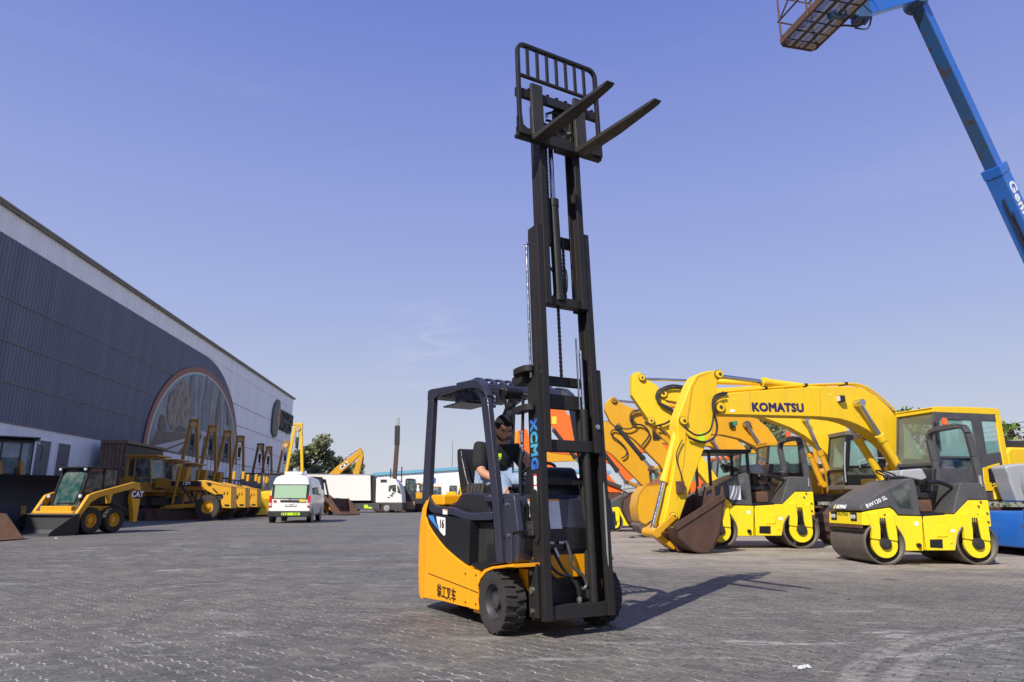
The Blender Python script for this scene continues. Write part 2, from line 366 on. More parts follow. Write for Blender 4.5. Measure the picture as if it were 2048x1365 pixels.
    g = t.nodes.new('ShaderNodeNewGeometry'); n = t.nodes.new('ShaderNodeTexNoise'); n.inputs['Scale'].default_value = 3.2; n.inputs['Detail'].default_value = 7; n.inputs['Roughness'].default_value = .7; t.links.new(g.outputs[0], n.inputs[0])
    mp = t.nodes.new('ShaderNodeMapping'); mp.inputs['Rotation'].default_value = (0, 0, -R(BR)); t.links.new(g.outputs[0], mp.inputs[0])
    sp = t.nodes.new('ShaderNodeSeparateXYZ'); t.links.new(mp.outputs[0], sp.inputs[0])
    fr_ = mth(t, 'ABSOLUTE', mth(t, 'SUBTRACT', mth(t, 'FRACT', mth(t, 'DIVIDE', sp.outputs[1], PB)), .5))
    row = rng(t, fr_, .12, .15, 1, 0)
    t.links.new(mix(t, row, (.03, .028, .026), mix(t, rng(t, n.outputs[0], .44, .60), (.09, .085, .077), (.50, .475, .41))), b.inputs['Base Color']); b.inputs['Roughness'].default_value = .95
    return m, m2, m3
m_pav, m_far, m_sand = ground_mats()
gb = MB(); gb.add([(-400, -60, -.03), (400, -60, -.03), (400, 900, -.03), (-400, 900, -.03)], [(0, 1, 2, 3)])
tag(gb.build('ground', m_far), None, None, kind='structure')
Y0, Y1 = 3.1, 15.0; hw = lambda y: 1.2 + .86 * y
def paver_outline():
    # interlocking paver: both long sides stepped, two steps to the length, so that rows laid half a length apart fit
    a, b, g = PA / 2 - .0011, PB / 2, .0042; up = [(0, -.008), (.30, -.008), (.42, .008), (.88, .008)]
    xs = [(-PA / 2 + PA / 2 * (k + u), f) for k in range(2) for u, f in up] + [(PA / 2, -.008)]
    xs = [(max(-a, min(a, x)), f) for x, f in xs]
    return [(x, -b + g + f) for x, f in xs] + [(x, b - g + f) for x, f in xs[::-1]]
pout = paver_outline(); PN = len(pout)
def paver_mesh():
    tops = [(x * .975, y * .965, .0032) for x, y in pout]; mid = [(x, y, -.0035) for x, y in pout]; low = [(x, y, -.03) for x, y in pout]
    v = tops + mid + low; f = [tuple(range(PN))]
    for k in (0, 1): f += [(k * PN + i, (k + 1) * PN + i, (k + 1) * PN + (i + 1) % PN, k * PN + (i + 1) % PN) for i in range(PN)]
    return v, f
pv, pf = paver_mesh()
ym = MB()
for q in ([(-400, -60), (400, -60), (400, Y0), (-400, Y0)], [(-400, Y0), (-hw(Y0), Y0), (-hw(Y1), Y1), (-400, Y1)], [(hw(Y0), Y0), (400, Y0), (400, Y1), (hw(Y1), Y1)], [(-400, Y1), (400, Y1), (400, 900), (-400, 900)]):
    ym.add([(x, y, -.001) for x, y in q], [(0, 1, 2, 3)])
yard = tag(ym.build('pavement', m_far), None, None, kind='structure')
sb = MB(); sb.add([(-hw(Y0), Y0, .0014), (hw(Y0), Y0, .0014), (hw(Y1), Y1, .0014), (-hw(Y1), Y1, .0014)], [(0, 1, 2, 3)]); sb.build('joint_sand', m_sand, yard)['kind'] = 'stuff'
cells = []
for j in range(-190, 150):
    for i in range(-130, 110):
        u = (i - .5 * (j % 2)) * PA; vv = j * PB
        x, y = u * bc - vv * bs, u * bs + vv * bc
        if Y0 - .1 < y < Y1 + .1 and abs(x) < hw(y) + .1: cells.append((x, y))
vis = sorted([c for c in cells if c[1] > 3.95 and abs(c[0]) < .74 * c[1] + .15], key=lambda c: c[1])
near = set(vis[:300])
pme = bpy.data.meshes.new('paver'); pme.from_pydata(pv, [], pf); pme.materials.append(m_pav)
for x, y in vis[:300]:
    o = bpy.data.objects.new('paver', pme); COL.objects.link(o); o.parent = yard
    o.location = (x, y, rnd.uniform(-.0004, .0004)); o.rotation_euler = (rnd.gauss(0, .0018), rnd.gauss(0, .0018), R(BR))
rest = [c for c in cells if c not in near]
A = np.array(pv); n = len(rest); rs = np.random.RandomState(3)
tx, ty = rs.normal(0, .0018, (n, 1)), rs.normal(0, .0018, (n, 1))
X = A[None, :, 0] * bc - A[None, :, 1] * bs; Y = A[None, :, 0] * bs + A[None, :, 1] * bc
C = np.array(rest); Z = A[None, :, 2] + X * tx + Y * ty + rs.uniform(-.0004, .0004, (n, 1))
V = np.stack([X + C[:, :1], Y + C[:, 1:2], Z], -1).reshape(-1, 3)
m1 = MB(); m1.v = V.tolist(); k = len(pv); m1.f = [tuple(i + q * k for i in f) for q in range(n) for f in pf]
o = m1.build('pavers', m_pav, yard, ang=20); o['kind'] = 'stuff'
# ---------------- forklift ----------------
FH = -60; FO = (.3097, 5.692)
fk = thing('forklift', 'amber and black three-wheel electric forklift with its mast raised high above the paving', 'forklift', FO, FH)
def T(lat, pts): return tr(FO, FH, lat, pts)
def wheel(parent, c, r, wd, rr, mt, mr, lugs=22, lug=.02, slant=.35, cache={}, side=-1, dish=.03, bolts=5, mb=None, name='wheel'):
    """rim as the part, tyre as its sub-part; side = which way the outer face looks along y"""
    key = (round(r, 3), wd, rr, mt.name, mr.name, side, lugs)
    if key not in cache:
        ri = MB(); s = side; h = wd / 2
        ri.lathe([(rr, -h * .8 * s), (rr * 1.02, h * .72 * s), (rr * .97, h * .8 * s), (rr * .9, h * .62 * s), (rr * .82, (h * .62 - dish) * s), (rr * .45, (h * .62 - dish * 1.2) * s), (rr * .42, (h * .62 + .005) * s), (rr * .3, (h * .62 + .012) * s), (.001, (h * .62 + .012) * s)], (0, 0, 0), n=24)
        for k in range(bolts):
            t = 2 * math.pi * k / bolts; q = (rr * .62 * math.cos(t), 0, rr * .62 * math.sin(t)); y0 = (h * .62 - dish * 1.1) * s
            ri.cyl((q[0], y0 - .01 * s, q[2]), (q[0], y0 + .02 * s, q[2]), rr * .075, n=6)
        ty = MB()
        ty.lathe([(rr, -h * .75), (rr * 1.04, -h * .86), (r * .8, -h), (r * .93, -h * .96), (r - lug, -h * .8), (r - lug, h * .8), (r * .93, h * .96), (r * .8, h), (rr * 1.04, h * .86), (rr, h * .75)], (0, 0, 0), n=40)
        for k in range(lugs):
            for sd in (-1, 1):
                t = 2 * math.pi * (k + (.5 if sd > 0 else 0)) / lugs; wdt = 2 * math.pi * r / lugs * .33
                ct, st = math.cos(t), math.sin(t); vs = []
                for rad, lo in ((r - lug * 1.3, 1), (r, .86)):
                    for yy, dt in ((sd * h * .02, 0), (sd * h * (1.0 if lo == 1 else .93), slant)):
                        for e in (-1, 1):
                            tt = t + (e * wdt * lo * .5 + dt * wdt) / r
                            rad2 = rad if abs(yy) < h * .5 else rad - (lug * .35 if lo != 1 else lug * 1.2)
                            vs.append((rad2 * math.cos(tt), yy, rad2 * math.sin(tt)))
                f = [(0, 1, 3, 2), (4, 6, 7, 5), (0, 4, 5, 1), (2, 3, 7, 6), (0, 2, 6, 4), (1, 5, 7, 3)]
                if sd < 0: f = [g[::-1] for g in f]
                ty.add(vs, [g[::-1] for g in f])
        cache[key] = [ri.build(name, mr, None, ang=40), ty.build('tyre', mt, None, ang=30)]
        cache[key][1].parent = cache[key][0]; a = cache[key][0]
    else:
        a = copy_tree(cache[key][0])
    a.name = name; a.parent = parent; a.location = c
    return a
# drive wheels and the steered pair at the back
m_rim = paint('wheel_grey', (.045, .047, .06), .35, .3, wear=.2)
wheel(fk, (0, -.445, .232), .232, .18, .125, m_rub, m_rim, lugs=20, lug=.018)
wheel(fk, (0, .445, .232), .232, .18, .125, m_rub, m_rim, lugs=20, lug=.018, side=1)
for y, s_ in ((-.09, -1), (.09, 1)): wheel(fk, (-1.36, y, .19), .19, .12, .1, m_rub, m_rim, lugs=16, lug=.01, side=s_)
# yellow lower shell
px = [(856, 1195), (853, 1100), (850, 1040), (848, 1036), (867, 1067), (890, 1097), (914, 1118), (937, 1134), (937, 1216)]
pts = T(-.5, [(848, 1036), (857, 1053), (867, 1067), (878, 1083), (890, 1097), (902, 1108), (914, 1118), (925, 1127), (937, 1134), (937, 1216), (914, 1211), (885, 1203), (856, 1195), (850, 1120)])
pts[0] = (-1.385, .835); pts[-2] = (-1.385, .105); pts = pts[:-1]
for s_ in (-1, 1):
    MB().prism(pts, s_ * .5, s_ * .44).build('side_panel', m_fy, fk, .008, 2)
cw = MB()   # rounded counterweight, built up in rings
rings = [(.10, -1.60), (.13, -1.66), (.30, -1.70), (.55, -1.72), (.75, -1.70), (.90, -1.64), (.97, -1.57), (1.0, -1.47)]
vs = []; nn = 18
for z, xr in rings:
    for k in range(nn + 1):
        t = -math.pi / 2 + math.pi * k / nn
        cy = math.copysign(abs(math.sin(t)) ** .45, math.sin(t)) * .5 * (1 if z < .9 else .985 - (z - .9) * .5); cx = -1.38 - (abs(xr) - 1.38) * abs(math.cos(t)) ** .6
        vs.append((cx, cy, z))
fs = [(j * (nn + 1) + k, (j + 1) * (nn + 1) + k, (j + 1) * (nn + 1) + k + 1, j * (nn + 1) + k + 1) for j in range(len(rings) - 1) for k in range(nn)]
vs += [(-1.38, y, z) for z in (.10, 1.0) for y in (-.5, .5)]; b0 = len(rings) * (nn + 1)
fs += [tuple([b0, b0 + 1] + list(range(nn, -1, -1))), tuple(list(range((len(rings) - 1) * (nn + 1), len(rings) * (nn + 1))) + [b0 + 3, b0 + 2])]
cw.add(vs, fs); cw.build('counterweight', m_fy, fk, ang=50)
MB().beam((-1.725, -.0, .60), (-1.725, .0001, .60), .01, .01)
fl = T(-.5, [(938, 1136), (958, 1143), (958, 1221), (938, 1217)])
for s_ in (-1, 1): MB().prism(fl, s_ * .5, s_ * .44).build('access_panel', m_fy, fk, .004)
sc_ = MB()
for q in T(-.5, [(931, 1148), (931, 1205), (952, 1151), (952, 1209)]): sc_.cyl((q[0], -.497, q[1]), (q[0], -.504, q[1]), .0085, n=12)
sc_.build('screws', m_black, fk)['kind'] = 'stuff'
sm_ = MB(); a_ = T(-.5, [(857, 1147), (937, 1178)]); sm_.beam((a_[0][0], -.5015, a_[0][1]), (a_[1][0], -.5015, a_[1][1]), .004, .005); a_ = T(-.5, [(939, 1179), (957, 1186)]); sm_.beam((a_[0][0], -.5015, a_[0][1]), (a_[1][0], -.5015, a_[1][1]), .004, .005); sm_.build('panel_seam', m_black, fk)
MB().bx(-1.45, -.1, -.43, .43, .13, .42).build('chassis', m_black, fk, .01)
MB().bx(-.45, -.02, -.46, .46, .10, .14).build('belly_plate', m_fy, fk, .005)
# black battery cover between shell and guard rail
bc_ = T(-.49, [(848, 1033), (858, 1050), (870, 1070), (890, 1095), (914, 1116), (937, 1132), (939, 1042), (900, 1034), (862, 1028)])
for s_ in (-1, 1): MB().prism(bc_, s_ * .49, s_ * .40).build('battery_cover', m_black, fk, .006, 2)
MB().bx(-1.45, -.60, -.405, .405, .40, .88).build('battery_box', m_black, fk, .02)
MB().prism(T(-.42, [(940, 1045), (981, 1045), (981, 1130), (940, 1130)]), -.40, .40).build('seat_pedestal', m_dark, fk, .01)
MB().prism(T(-.46, [(969, 1088), (990, 1086), (991, 1130), (967, 1130)]), -.44, -.2).build('step_box', m_black, fk, .015, 2)
MB().prism(T(-.5, [(938, 1131), (958, 1142), (968, 1138), (978, 1131), (1003, 1127), (985, 1124), (945, 1126)]), -.495, .495).build('floor_mat', m_black, fk, .008)
hd_ = T(-.35, [(874, 1027), (882, 1016), (905, 1008), (918, 1002), (926, 988), (940, 985), (962, 986), (985, 988), (985, 1035), (940, 1036)])
MB().prism(hd_, -.38, .38).build('seat_hood', m_seat, fk, .03, 3)
MB().bx(-1.5, -1.12, -.44, .44, .93, 1.03).build('rear_cover', m_fy, fk, .02, 2)
# seat
st_ = MB(); st_.prism(spl([(-1.10, 1.04), (-.98, 1.09), (-.72, 1.10), (-.56, 1.12), (-.52, 1.07), (-.6, 1.0), (-1.08, .99)], 3, True), -.24, .24); st_.build('seat_cushion', m_seat, fk, .015, 2)
sb_ = spl([(-1.15, 1.02), (-1.24, 1.25), (-1.27, 1.42), (-1.25, 1.46), (-1.19, 1.44), (-1.14, 1.3), (-1.07, 1.1)], 4, True)
sb = MB().prism(sb_, -.24, .24).build('seat_back', m_seat, fk, .03, 3)
for s_ in (-1, 1): MB().prism(spl([(-1.14, 1.06), (-1.2, 1.2), (-1.23, 1.38), (-1.16, 1.38), (-1.06, 1.2), (-1.0, 1.1)], 4, True), s_ * .25, s_ * .19).build('side_bolster', m_seat, sb, .02, 2)
pl_ = MB()
for k in range(5): pl_.tube([(-.98 + k * .07, -.24, 1.12), (-.96 + k * .07, -.27, 1.03), (-.93 + k * .07, -.28, .94)], .022, 6, sm=2)
pl_.build('seat_bellows', m_rub, fk)
# front fenders
fx_ = lambda P_, m=.33: [(min(x, m), z) for x, z in P_]
fp = T(-.5, [(958, 1170), (964, 1152), (976, 1139), (992, 1133), (1050, 1130), (1066, 1136), (1066, 1141), (1048, 1136), (994, 1138), (980, 1144), (969, 1157), (963, 1172)])
for s_ in (-1, 1):
    MB().prism(fx_(fp, .33 if s_ < 0 else .12), s_ * .535, s_ * .30).build('fender', m_fy, fk, .003)
    MB().prism(T(-.32, [(1040, 1137), (1064, 1140), (1070, 1170), (1070, 1196), (1040, 1165)]), s_ * .33, s_ * .29).build('fender_bracket', m_fy, fk, .003)
MB().bx(-.12, .20, -.30, .30, .10, .50).build('front_axle', m_black, fk, .02)
MB().bx(.18, .215, -.30, .30, .40, .60).build('front_crossplate', m_fy, fk, .004)
# cowl, front panels
cowl = MB().prism([(-.06, .52), (.0, 1.0), (.04, 1.03), (.15, 1.02), (.19, .98), (.225, .78), (.225, .60), (.2, .52)], -.44, .44).build('front_cowl', m_guard, fk, .02, 3)
MB().prism([(-.12, 1.0), (-.06, 1.2), (.0, 1.245), (.07, 1.23), (.12, 1.12), (.15, 1.0)], -.2, .22).build('dashboard', m_black, fk, .03, 3)
MB().bx(.21, .235, -.40, .40, .60, .77).build('lower_front_panel', m_black, fk, .01)
pc = T(-.46, [(1008, 1000), (1028, 996), (1036, 1064), (1022, 1068), (1022, 1128), (1010, 1128)])
for s_ in (-1, 1): MB().prism(pc, s_ * .46, s_ * .40).build('pillar_cover', m_guard, fk, .015, 3)
bl = MB()
for q in T(-.46, [(1015, 1009), (1019, 1071)]): bl.cyl((q[0], -.455, q[1]), (q[0], -.475, q[1]), .012, n=6)
bl.build('pillar_bolts', m_zinc, fk)
for i, (y0, y1, z0, z1) in enumerate([(-.335, -.27, .85, .985), (-.262, -.16, .79, .985), (-.152, -.045, .76, .985)]):
    yy = (y0 + y1) / 2; fr_ = Matrix.Translation((.185, 0, 0))
    b_ = MB(); M_ = Matrix.Translation((.2115, yy, (z0 + z1) / 2)) @ Matrix.Rotation(-.19, 4, 'Y')
    b_.M = M_; b_.bx(0, .002, (y0 - y1) / 2, (y1 - y0) / 2, (z0 - z1) / 2, (z1 - z0) / 2); g_ = b_.build('notice_sheet', m_paper, cowl)
    b_ = MB(); b_.M = M_; b_.bx(.0025, .0035, (y0 - y1) / 2, (y1 - y0) / 2, (z1 - z0) / 2 - .014, (z1 - z0) / 2); b_.build('notice_header', m_orp, cowl)
lv = MB()
for y in (-.40, -.36, -.32): lv.bx(.19, .228, y, y + .02, .80, .95)
lv.build('louvres', m_black, fk, .002)
# overhead guard
def bar(p0, p1, a, b, nm='guard_bar', parent=None): return MB().beam(p0, p1, a, b).build(nm, m_guard, parent or gd, .008, 2)
gd = MB()
ro = T(-.46, [(857, 800), (852, 880), (846, 985), (848, 1003), (857, 1020), (872, 1028), (905, 1031), (935, 1041), (985, 1041)])
ri = T(-.46, [(868, 800), (864, 880), (859, 985), (861, 998), (868, 1008), (880, 1013), (908, 1016), (936, 1026), (985, 1024)])
ro = spl(ro, 3); ri = spl(ri, 3)
for s_ in (-1, 1): gd.prism(ro + ri[::-1], s_ * .47, s_ * .415)
gd = gd.build('overhead_guard', m_guard, fk, .012, 2)
ap = T(-.46, [(957, 774), (964, 800), (985, 985), (996, 1128), (1008, 1128), (998, 985), (978, 800), (972, 784)])
for s_ in (-1, 1): MB().prism(ap, s_ * .475, s_ * .425).build('front_pillar', m_guard, gd, .006, 2)
rt = T(-.46, [(856, 802), (857, 783), (862, 779), (908, 771), (914, 771), (914, 781), (880, 788), (868, 800)])
for s_ in (-1, 1):
    MB().prism(rt, s_ * .47, s_ * .41).build('roof_side_rail', m_guard, gd, .008, 2)
    MB().prism(T(-.46, [(914, 781), (915, 766), (930, 763), (948, 759), (958, 761), (968, 772), (977, 792), (968, 800), (958, 779), (948, 776)]), s_ * .475, s_ * .41).build('roof_front_rail', m_guard, gd, .01, 2)
MB().prism([(-1.53, 1.96), (-1.53, 2.03), (-1.47, 2.05), (-1.44, 1.98)], -.41, .41).build('rear_crossbar', m_guard, gd, .008, 2)
MB().prism([(-.86, 1.94), (-.86, 2.01), (-.80, 2.02), (-.80, 1.94)], -.41, .41).build('middle_crossbar', m_guard, gd, .005)
MB().prism([(-.50, 1.91), (-.50, 1.975), (-.40, 1.965), (-.37, 1.91)], -.425, .425).build('front_crossbar', m_guard, gd, .01, 2)
for k in range(8):
    y = -.35 + k * .1
    prof = spl([(-1.47, 1.985), (-1.15, 2.0), (-.85, 1.99)], 3)
    MB().prism(prof + [(x, z - .02) for x, z in prof[::-1]], y - .012, y + .012).build('roof_slat', m_guard, gd, .003)
    prof = spl([(-.84, 1.99), (-.72, 2.045), (-.58, 2.045), (-.45, 1.975)], 4)
    MB().prism(prof + [(x, z - .022) for x, z in prof[::-1]], y - .024, y + .024).build('roof_slat', m_guard, gd, .006)
for k in range(4): MB().bx(-1.30 + k * .12, -1.27 + k * .12, -.41, .41, 1.955, 1.975).build('roof_rod', m_guard, gd, .003)
# roof mounted controller box and work lamp
MB().bx(-1.08, -.72, -.36, -.10, 1.86, 1.95).build('roof_box', m_guard, fk, .005)
MB().bx(-1.22, -.80, -.42, -.12, 1.845, 1.86).build('roof_box_plate', m_guard, fk, .003)
lamp = MB(); lamp.M = Matrix.Translation((-.30, -.385, 1.80)) @ Matrix.Rotation(.2, 4, 'Z'); lamp.bx(-.05, .0, -.045, .045, -.06, .06); lamp = lamp.build('work_lamp', m_orl, fk, .012, 2)
q = MB(); q.M = Matrix.Translation((-.30, -.385, 1.80)) @ Matrix.Rotation(.2, 4, 'Z'); q.bx(.0, .012, -.043, .043, -.058, .058); q.build('lamp_bezel', m_dark, lamp, .01, 2)
q = MB(); q.M = Matrix.Translation((-.30, -.385, 1.80)) @ Matrix.Rotation(.2, 4, 'Z')
for a in (-.022, .022):
    for b in (-.035, 0, .035): q.cyl((.012, a, b), (.016, a, b), .014, n=10)
q.build('lamp_leds', m_lens, lamp)
q = MB(); q.tube([(-.36, -.43, 1.90), (-.30, -.45, 1.87), (-.28, -.45, 1.76), (-.33, -.43, 1.70)], .008, 6); q.build('lamp_guard', m_guard, lamp)
MB().tube([(-.45, -.25, 1.95), (-.40, -.22, 1.9), (-.36, -.2, 1.86), (-.34, -.21, 1.78), (-.38, -.22, 1.7)], .014, 8, sm=3).build('mirror_arm', m_black, fk)
MB().prism(spl([(-.44, 1.92), (-.36, 1.95), (-.3, 1.9), (-.34, 1.84), (-.42, 1.85)], 3, True), -.24, -.06).build('rear_view_mirror', m_black, fk, .01, 2)
# steering wheel
q = MB(); q.M = Matrix.Translation((-.27, .06, 1.21)) @ Matrix.Rotation(-.5, 4, 'Y'); q.lathe([(.15 + .013 * math.cos(t * math.pi / 4), .013 * math.sin(t * math.pi / 4)) for t in range(8)], (0, 0, 0), 'z', 26, True)
for a in range(3): q.beam((0, 0, -.01), (.15 * math.cos(a * 2.1), .15 * math.sin(a * 2.1), 0), .025, .012)
q.cyl((0, 0, -.25), (0, 0, .01), .03); q.build('steering_wheel', m_black, fk)
# stickers
def plate(name, mat, parent, lat, pxs, off, sgn=-1):
    p = T(lat, pxs); b_ = MB(); b_.prism(p, lat + sgn * off, lat + sgn * (off + .0012)); return b_.build(name, mat, parent)
plate('number_sticker', m_wpr, fk, -.49, [(873, 1033), (891, 1036), (891, 1070), (888, 1072), (880, 1063), (875, 1046)], .001)
plate('blue_sticker', paint('sticker_blue', (.05, .25, .7), .35, wear=0, bmp=0), fk, -.49, [(857, 1031), (867, 1032), (871, 1045), (879, 1062), (871, 1052), (861, 1039)], .001)
def side_text(s, lat, c, size, mat, name, parent, bold=0, off=.002, sx=1, rot=0):
    p = T(lat, [c])[0]
    M_ = frame((p[0], lat - off, p[1]), (math.cos(rot), 0, math.sin(rot)), (-math.sin(rot), 0, math.cos(rot)))
    return text(s, size, mat, name, parent, M_, bold, .0008, sx=sx)
side_text('16', -.49, (884, 1049), .105, m_sign, 'number_text', fk, .002, off=.0035)
side_text('徐工叉车', -.5, (893, 1188), .115, m_sign, 'side_text', fk, 0.0011, off=.002, sx=.84, rot=-.03)
plate('warning_sticker', m_wpr, fk, -.47, [(886, 1019), (895, 1019.5), (895, 1029.5), (886, 1029)], .001)
plate('warning_header', m_orp, fk, -.47, [(890, 1019), (895, 1019.3), (895, 1022), (890, 1021.7)], .0025)
# ---- mast ----
TL = R(3)
MM = Matrix.Translation((.41, 0, .10)) @ Matrix.Rotation(-TL, 4, 'Y')   # mast frame: x forward, y left, z up the mast
def mb(): b_ = MB(); b_.M = MM; return b_
def rails(hwid, wd, z0, z1, x0, x1, nm):
    for s_ in (-1, 1):
        o_ = hwid; i_ = hwid - wd; q = mb()
        # open channel: web outside, flanges front and back
        pts = [(x1, o_), (x1, i_), (x1 - .02, i_), (x1 - .024, o_ - .016), (x0 + .024, o_ - .016), (x0 + .02, i_), (x0, i_), (x0, o_)]
        q.prism([(x, s_ * y) for x, y in pts], z0, z1, 'z'); yield q.build(nm, m_mast, fk, .004, 1)
outer = list(rails(.315, .066, .03, 1.93, -.15, 0, 'outer_rail'))
mid = list(rails(.268, .062, 1.24, 3.14, -.135, .012, 'middle_rail'))
inn = list(rails(.212, .06, 2.44, 4.36, -.125, .022, 'inner_rail'))
def cross(y, z0, z1, x0, x1, nm='mast_crossbar'): q = mb(); q.bx(x0, x1, -y, y, z0, z1); return q.build(nm, m_mast, fk, .006)
cross(.31, .03, .13, -.13, -.02); cross(.31, 1.80, 1.88, -.19, -.15); cross(.31, 1.0, 1.06, -.19, -.15)
cross(.25, 1.25, 1.34, -.11, -.03); cross(.25, 3.04, 3.12, -.17, -.135); cross(.25, 1.60, 1.72, -.15, -.115)
cross(.2, 2.45, 2.53, -.10, -.02); cross(.2, 3.05, 3.14, -.15, -.125); cross(.2, 4.1, 4.2, -.13, -.1)
# cylinders
for s_ in (-1, 1):
    q = mb(); q.cyl((-.175, s_ * .20, .12), (-.175, s_ * .20, 1.72), .028, n=16); q.build('lift_cylinder', m_mast, fk)
    q = mb(); q.cyl((-.13, s_ * .288, 1.7), (-.13, s_ * .288, 3.0), .011, n=10); q.sph((-.13, s_ * .288, 3.0), .018); q.build('lift_rod', m_steel, fk)
q = mb(); q.cyl((-.07, .17, .10), (-.07, .17, 1.60), .034, n=18); q.cyl((-.07, .17, .09), (-.07, .17, .13), .042, n=18); q.build('lift_cylinder', m_mast, fk)
q = mb(); q.cyl((-.07, .17, 1.6), (-.07, .17, 2.1), .016, n=12); q.cyl((-.07, .13, 1.6), (-.07, .13, 2.2), .008, n=8); q.build('lift_rod', m_steel, fk)
q = mb(); q.cyl((-.05, -.035, 2.52), (-.05, -.05, 3.42), .045, n=20); q.cyl((-.05, -.035, 2.5), (-.05, -.035, 2.56), .052, n=20); q.cyl((-.05, -.05, 3.36), (-.05, -.05, 3.43), .05, n=20); q.cyl((-.05, -.04, 3.03), (-.05, -.04, 3.05), .048, n=20)
q.build('free_lift_cylinder', m_mast, fk)
q = mb(); q.cyl((-.05, -.05, 3.42), (-.05, -.055, 4.15), .024, n=16); q.cyl((-.05, -.1, 3.5), (-.05, -.1, 4.1), .009, n=8); q.build('free_lift_rod', m_steel, fk)
def chain(y, z0, z1, x=-.03):
    q = mb(); z = z0; k = 0
    while z < z1:
        if k % 2: q.bx(x - .006, x + .006, y - .013, y + .013, z, z + .017)
        else: q.bx(x - .009, x + .009, y - .008, y + .008, z, z + .019)
        z += .0185; k += 1
    q.build('lift_chain', m_black, fk)
chain(-.115, 3.0, 4.1); chain(-.02, 1.85, 2.5, -.09); chain(.06, 2.55, 3.1, -.09)
for s_ in (-1, 1):
    q = mb(); q.tube([(-.06, -.04 + s_ * .03, 2.75), (-.05, -.04 + s_ * .085, 2.8), (-.05, -.04 + s_ * .095, 2.68), (-.06, -.04 + s_ * .09, 2.6)], .009, 8, sm=4); q.build('hydraulic_hose', m_black, fk)
# rollers and brackets on the rail tops
for s_ in (-1, 1):
    q = mb(); q.cyl((-.04, s_ * .235, 3.06), (-.04, s_ * .20, 3.06), .045, n=16); q.cyl((-.04, s_ * .285, 1.86), (-.04, s_ * .245, 1.86), .045, n=16); q.build('guide_roller', m_dark, fk)
q = mb(); q.prism(spl([(-.30, 1.84), (-.28, 1.87), (-.15, 1.88), (-.15, 1.80), (-.27, 1.79)], 2, True), -.37, -.27); q.build('rail_bracket', m_mast, fk, .006)
for z in (1.87, 1.56):
    q = mb(); q.prism(spl([(-.26, -.37), (-.20, -.40), (-.06, -.39), (-.04, -.32), (-.26, -.32)], 3, True), z, z + .05, 'z'); q.build('hose_bracket', m_mast, fk, .004)
q = mb(); q.prism([(-.16, -.29), (-.10, -.34), (-.02, -.34), (-.01, -.29)], .45, .95, 'z') if False else q.prism([(-.15, .60), (-.15, .90), (-.12, .96), (-.06, .96), (-.03, .92), (-.03, .62), (-.06, .56)], -.33, -.316); q.build('tilt_bracket_plate', m_mast, fk, .006)
q = mb(); q.bx(-.17, -.07, -.36, -.30, .62, .73); q.cyl((-.12, -.37, .68), (-.12, -.3, .68), .03, n=12); q.build('tilt_bracket', m_dark, fk, .01)
q = MB(); q.cyl((.02, -.40, .70), (.16, -.375, .725), .048, n=18); q.cyl((.0, -.40, .695), (.03, -.40, .70), .05, n=18); q.build('tilt_cylinder', m_black, fk)
q = MB(); q.cyl((.15, -.375, .725), (.27, -.35, .75), .015, n=12); q.build('tilt_rod', m_steel, fk)
q = mb(); q.prism([(-.17, .05), (-.17, .42), (-.13, .46), (-.05, .42), (-.05, .05)], -.352, -.318); q.build('mast_foot', m_mast, fk, .008)
q = mb()
for z in (.10, .24, .36): q.cyl((-.11, -.365, z), (-.11, -.35, z), .018 if z != .24 else .026, n=6 if z != .24 else 16)
q.build('mast_foot_bolts', m_zinc, fk)
# corrugated hose up the right rail
q = mb(); q.tube([(-.21, -.34, .70), (-.215, -.36, .9), (-.20, -.37, 1.15), (-.20, -.35, 1.3), (-.2, -.34, 1.42), (-.205, -.33, 1.55), (-.19, -.33, 1.7)], .013, 8, sm=4); q.build('hydraulic_hose', m_black, fk)
q = mb()
cv = spl([(-.21, -.34, .74), (-.215, -.36, .9), (-.20, -.37, 1.15), (-.20, -.35, 1.25)], 14)
for p in cv[::1]: q.cyl((p[0], p[1], p[2] - .004), (p[0], p[1], p[2] + .004), .0175, n=10)
q.build('hose_sleeve', m_black, fk)
q = mb()
for z0, z1, r_ in ((1.24, 1.29, .015), (1.29, 1.31, .02), (1.33, 1.40, .014), (1.40, 1.42, .02)): q.cyl((-.2, -.351, z0), (-.2, -.349, z1), r_, n=8)
q.build('hose_fitting', m_zinc, fk)
# hoses low between the rails
q = MB(); q.tube([(.24, -.07, .66), (.25, -.02, .66), (.27, .0, .58), (.28, .02, .48), (.30, .09, .42), (.31, .12, .35), (.30, .09, .32), (.28, .05, .34)], .013, 8, sm=4); q.build('hydraulic_pipe', m_grit, fk)
q = MB(); q.tube([(.24, -.13, .60), (.27, -.12, .55), (.28, -.08, .48), (.30, .02, .36), (.31, .05, .27), (.31, .05, .2)], .012, 8, sm=4); q.tube([(.24, -.2, .56), (.28, -.17, .48), (.29, -.1, .43), (.3, -.02, .42)], .011, 8, sm=4); q.tube([(.24, -.22, .5), (.28, -.17, .42), (.29, -.1, .38)], .012, 8, sm=4); q.build('hydraulic_hose', m_black, fk)
q = MB(); q.cyl((.24, -.2, .66), (.26, -.14, .66), .012, n=8); q.cyl((.24, -.08, .66), (.26, -.05, .66), .014, n=8); q.cyl((.255, -.13, .62), (.275, -.11, .56), .013, n=8); q.cyl((.31, .05, .27), (.31, .05, .18), .014, n=8); q.cyl((.31, .05, .235), (.31, .05, .26), .02, n=8); q.cyl((.31, -.06, .15), (.31, .13, .15), .014, n=8)
for y in (-.05, .0, .05, .1): q.cyl((.31, y, .15), (.31, y + .025, .15), .021, n=6)
q.build('hose_fitting', m_zinc, fk)
q = MB(); cv = spl([(.30, .02, .38), (.31, .04, .33), (.31, .05, .28)], 7)
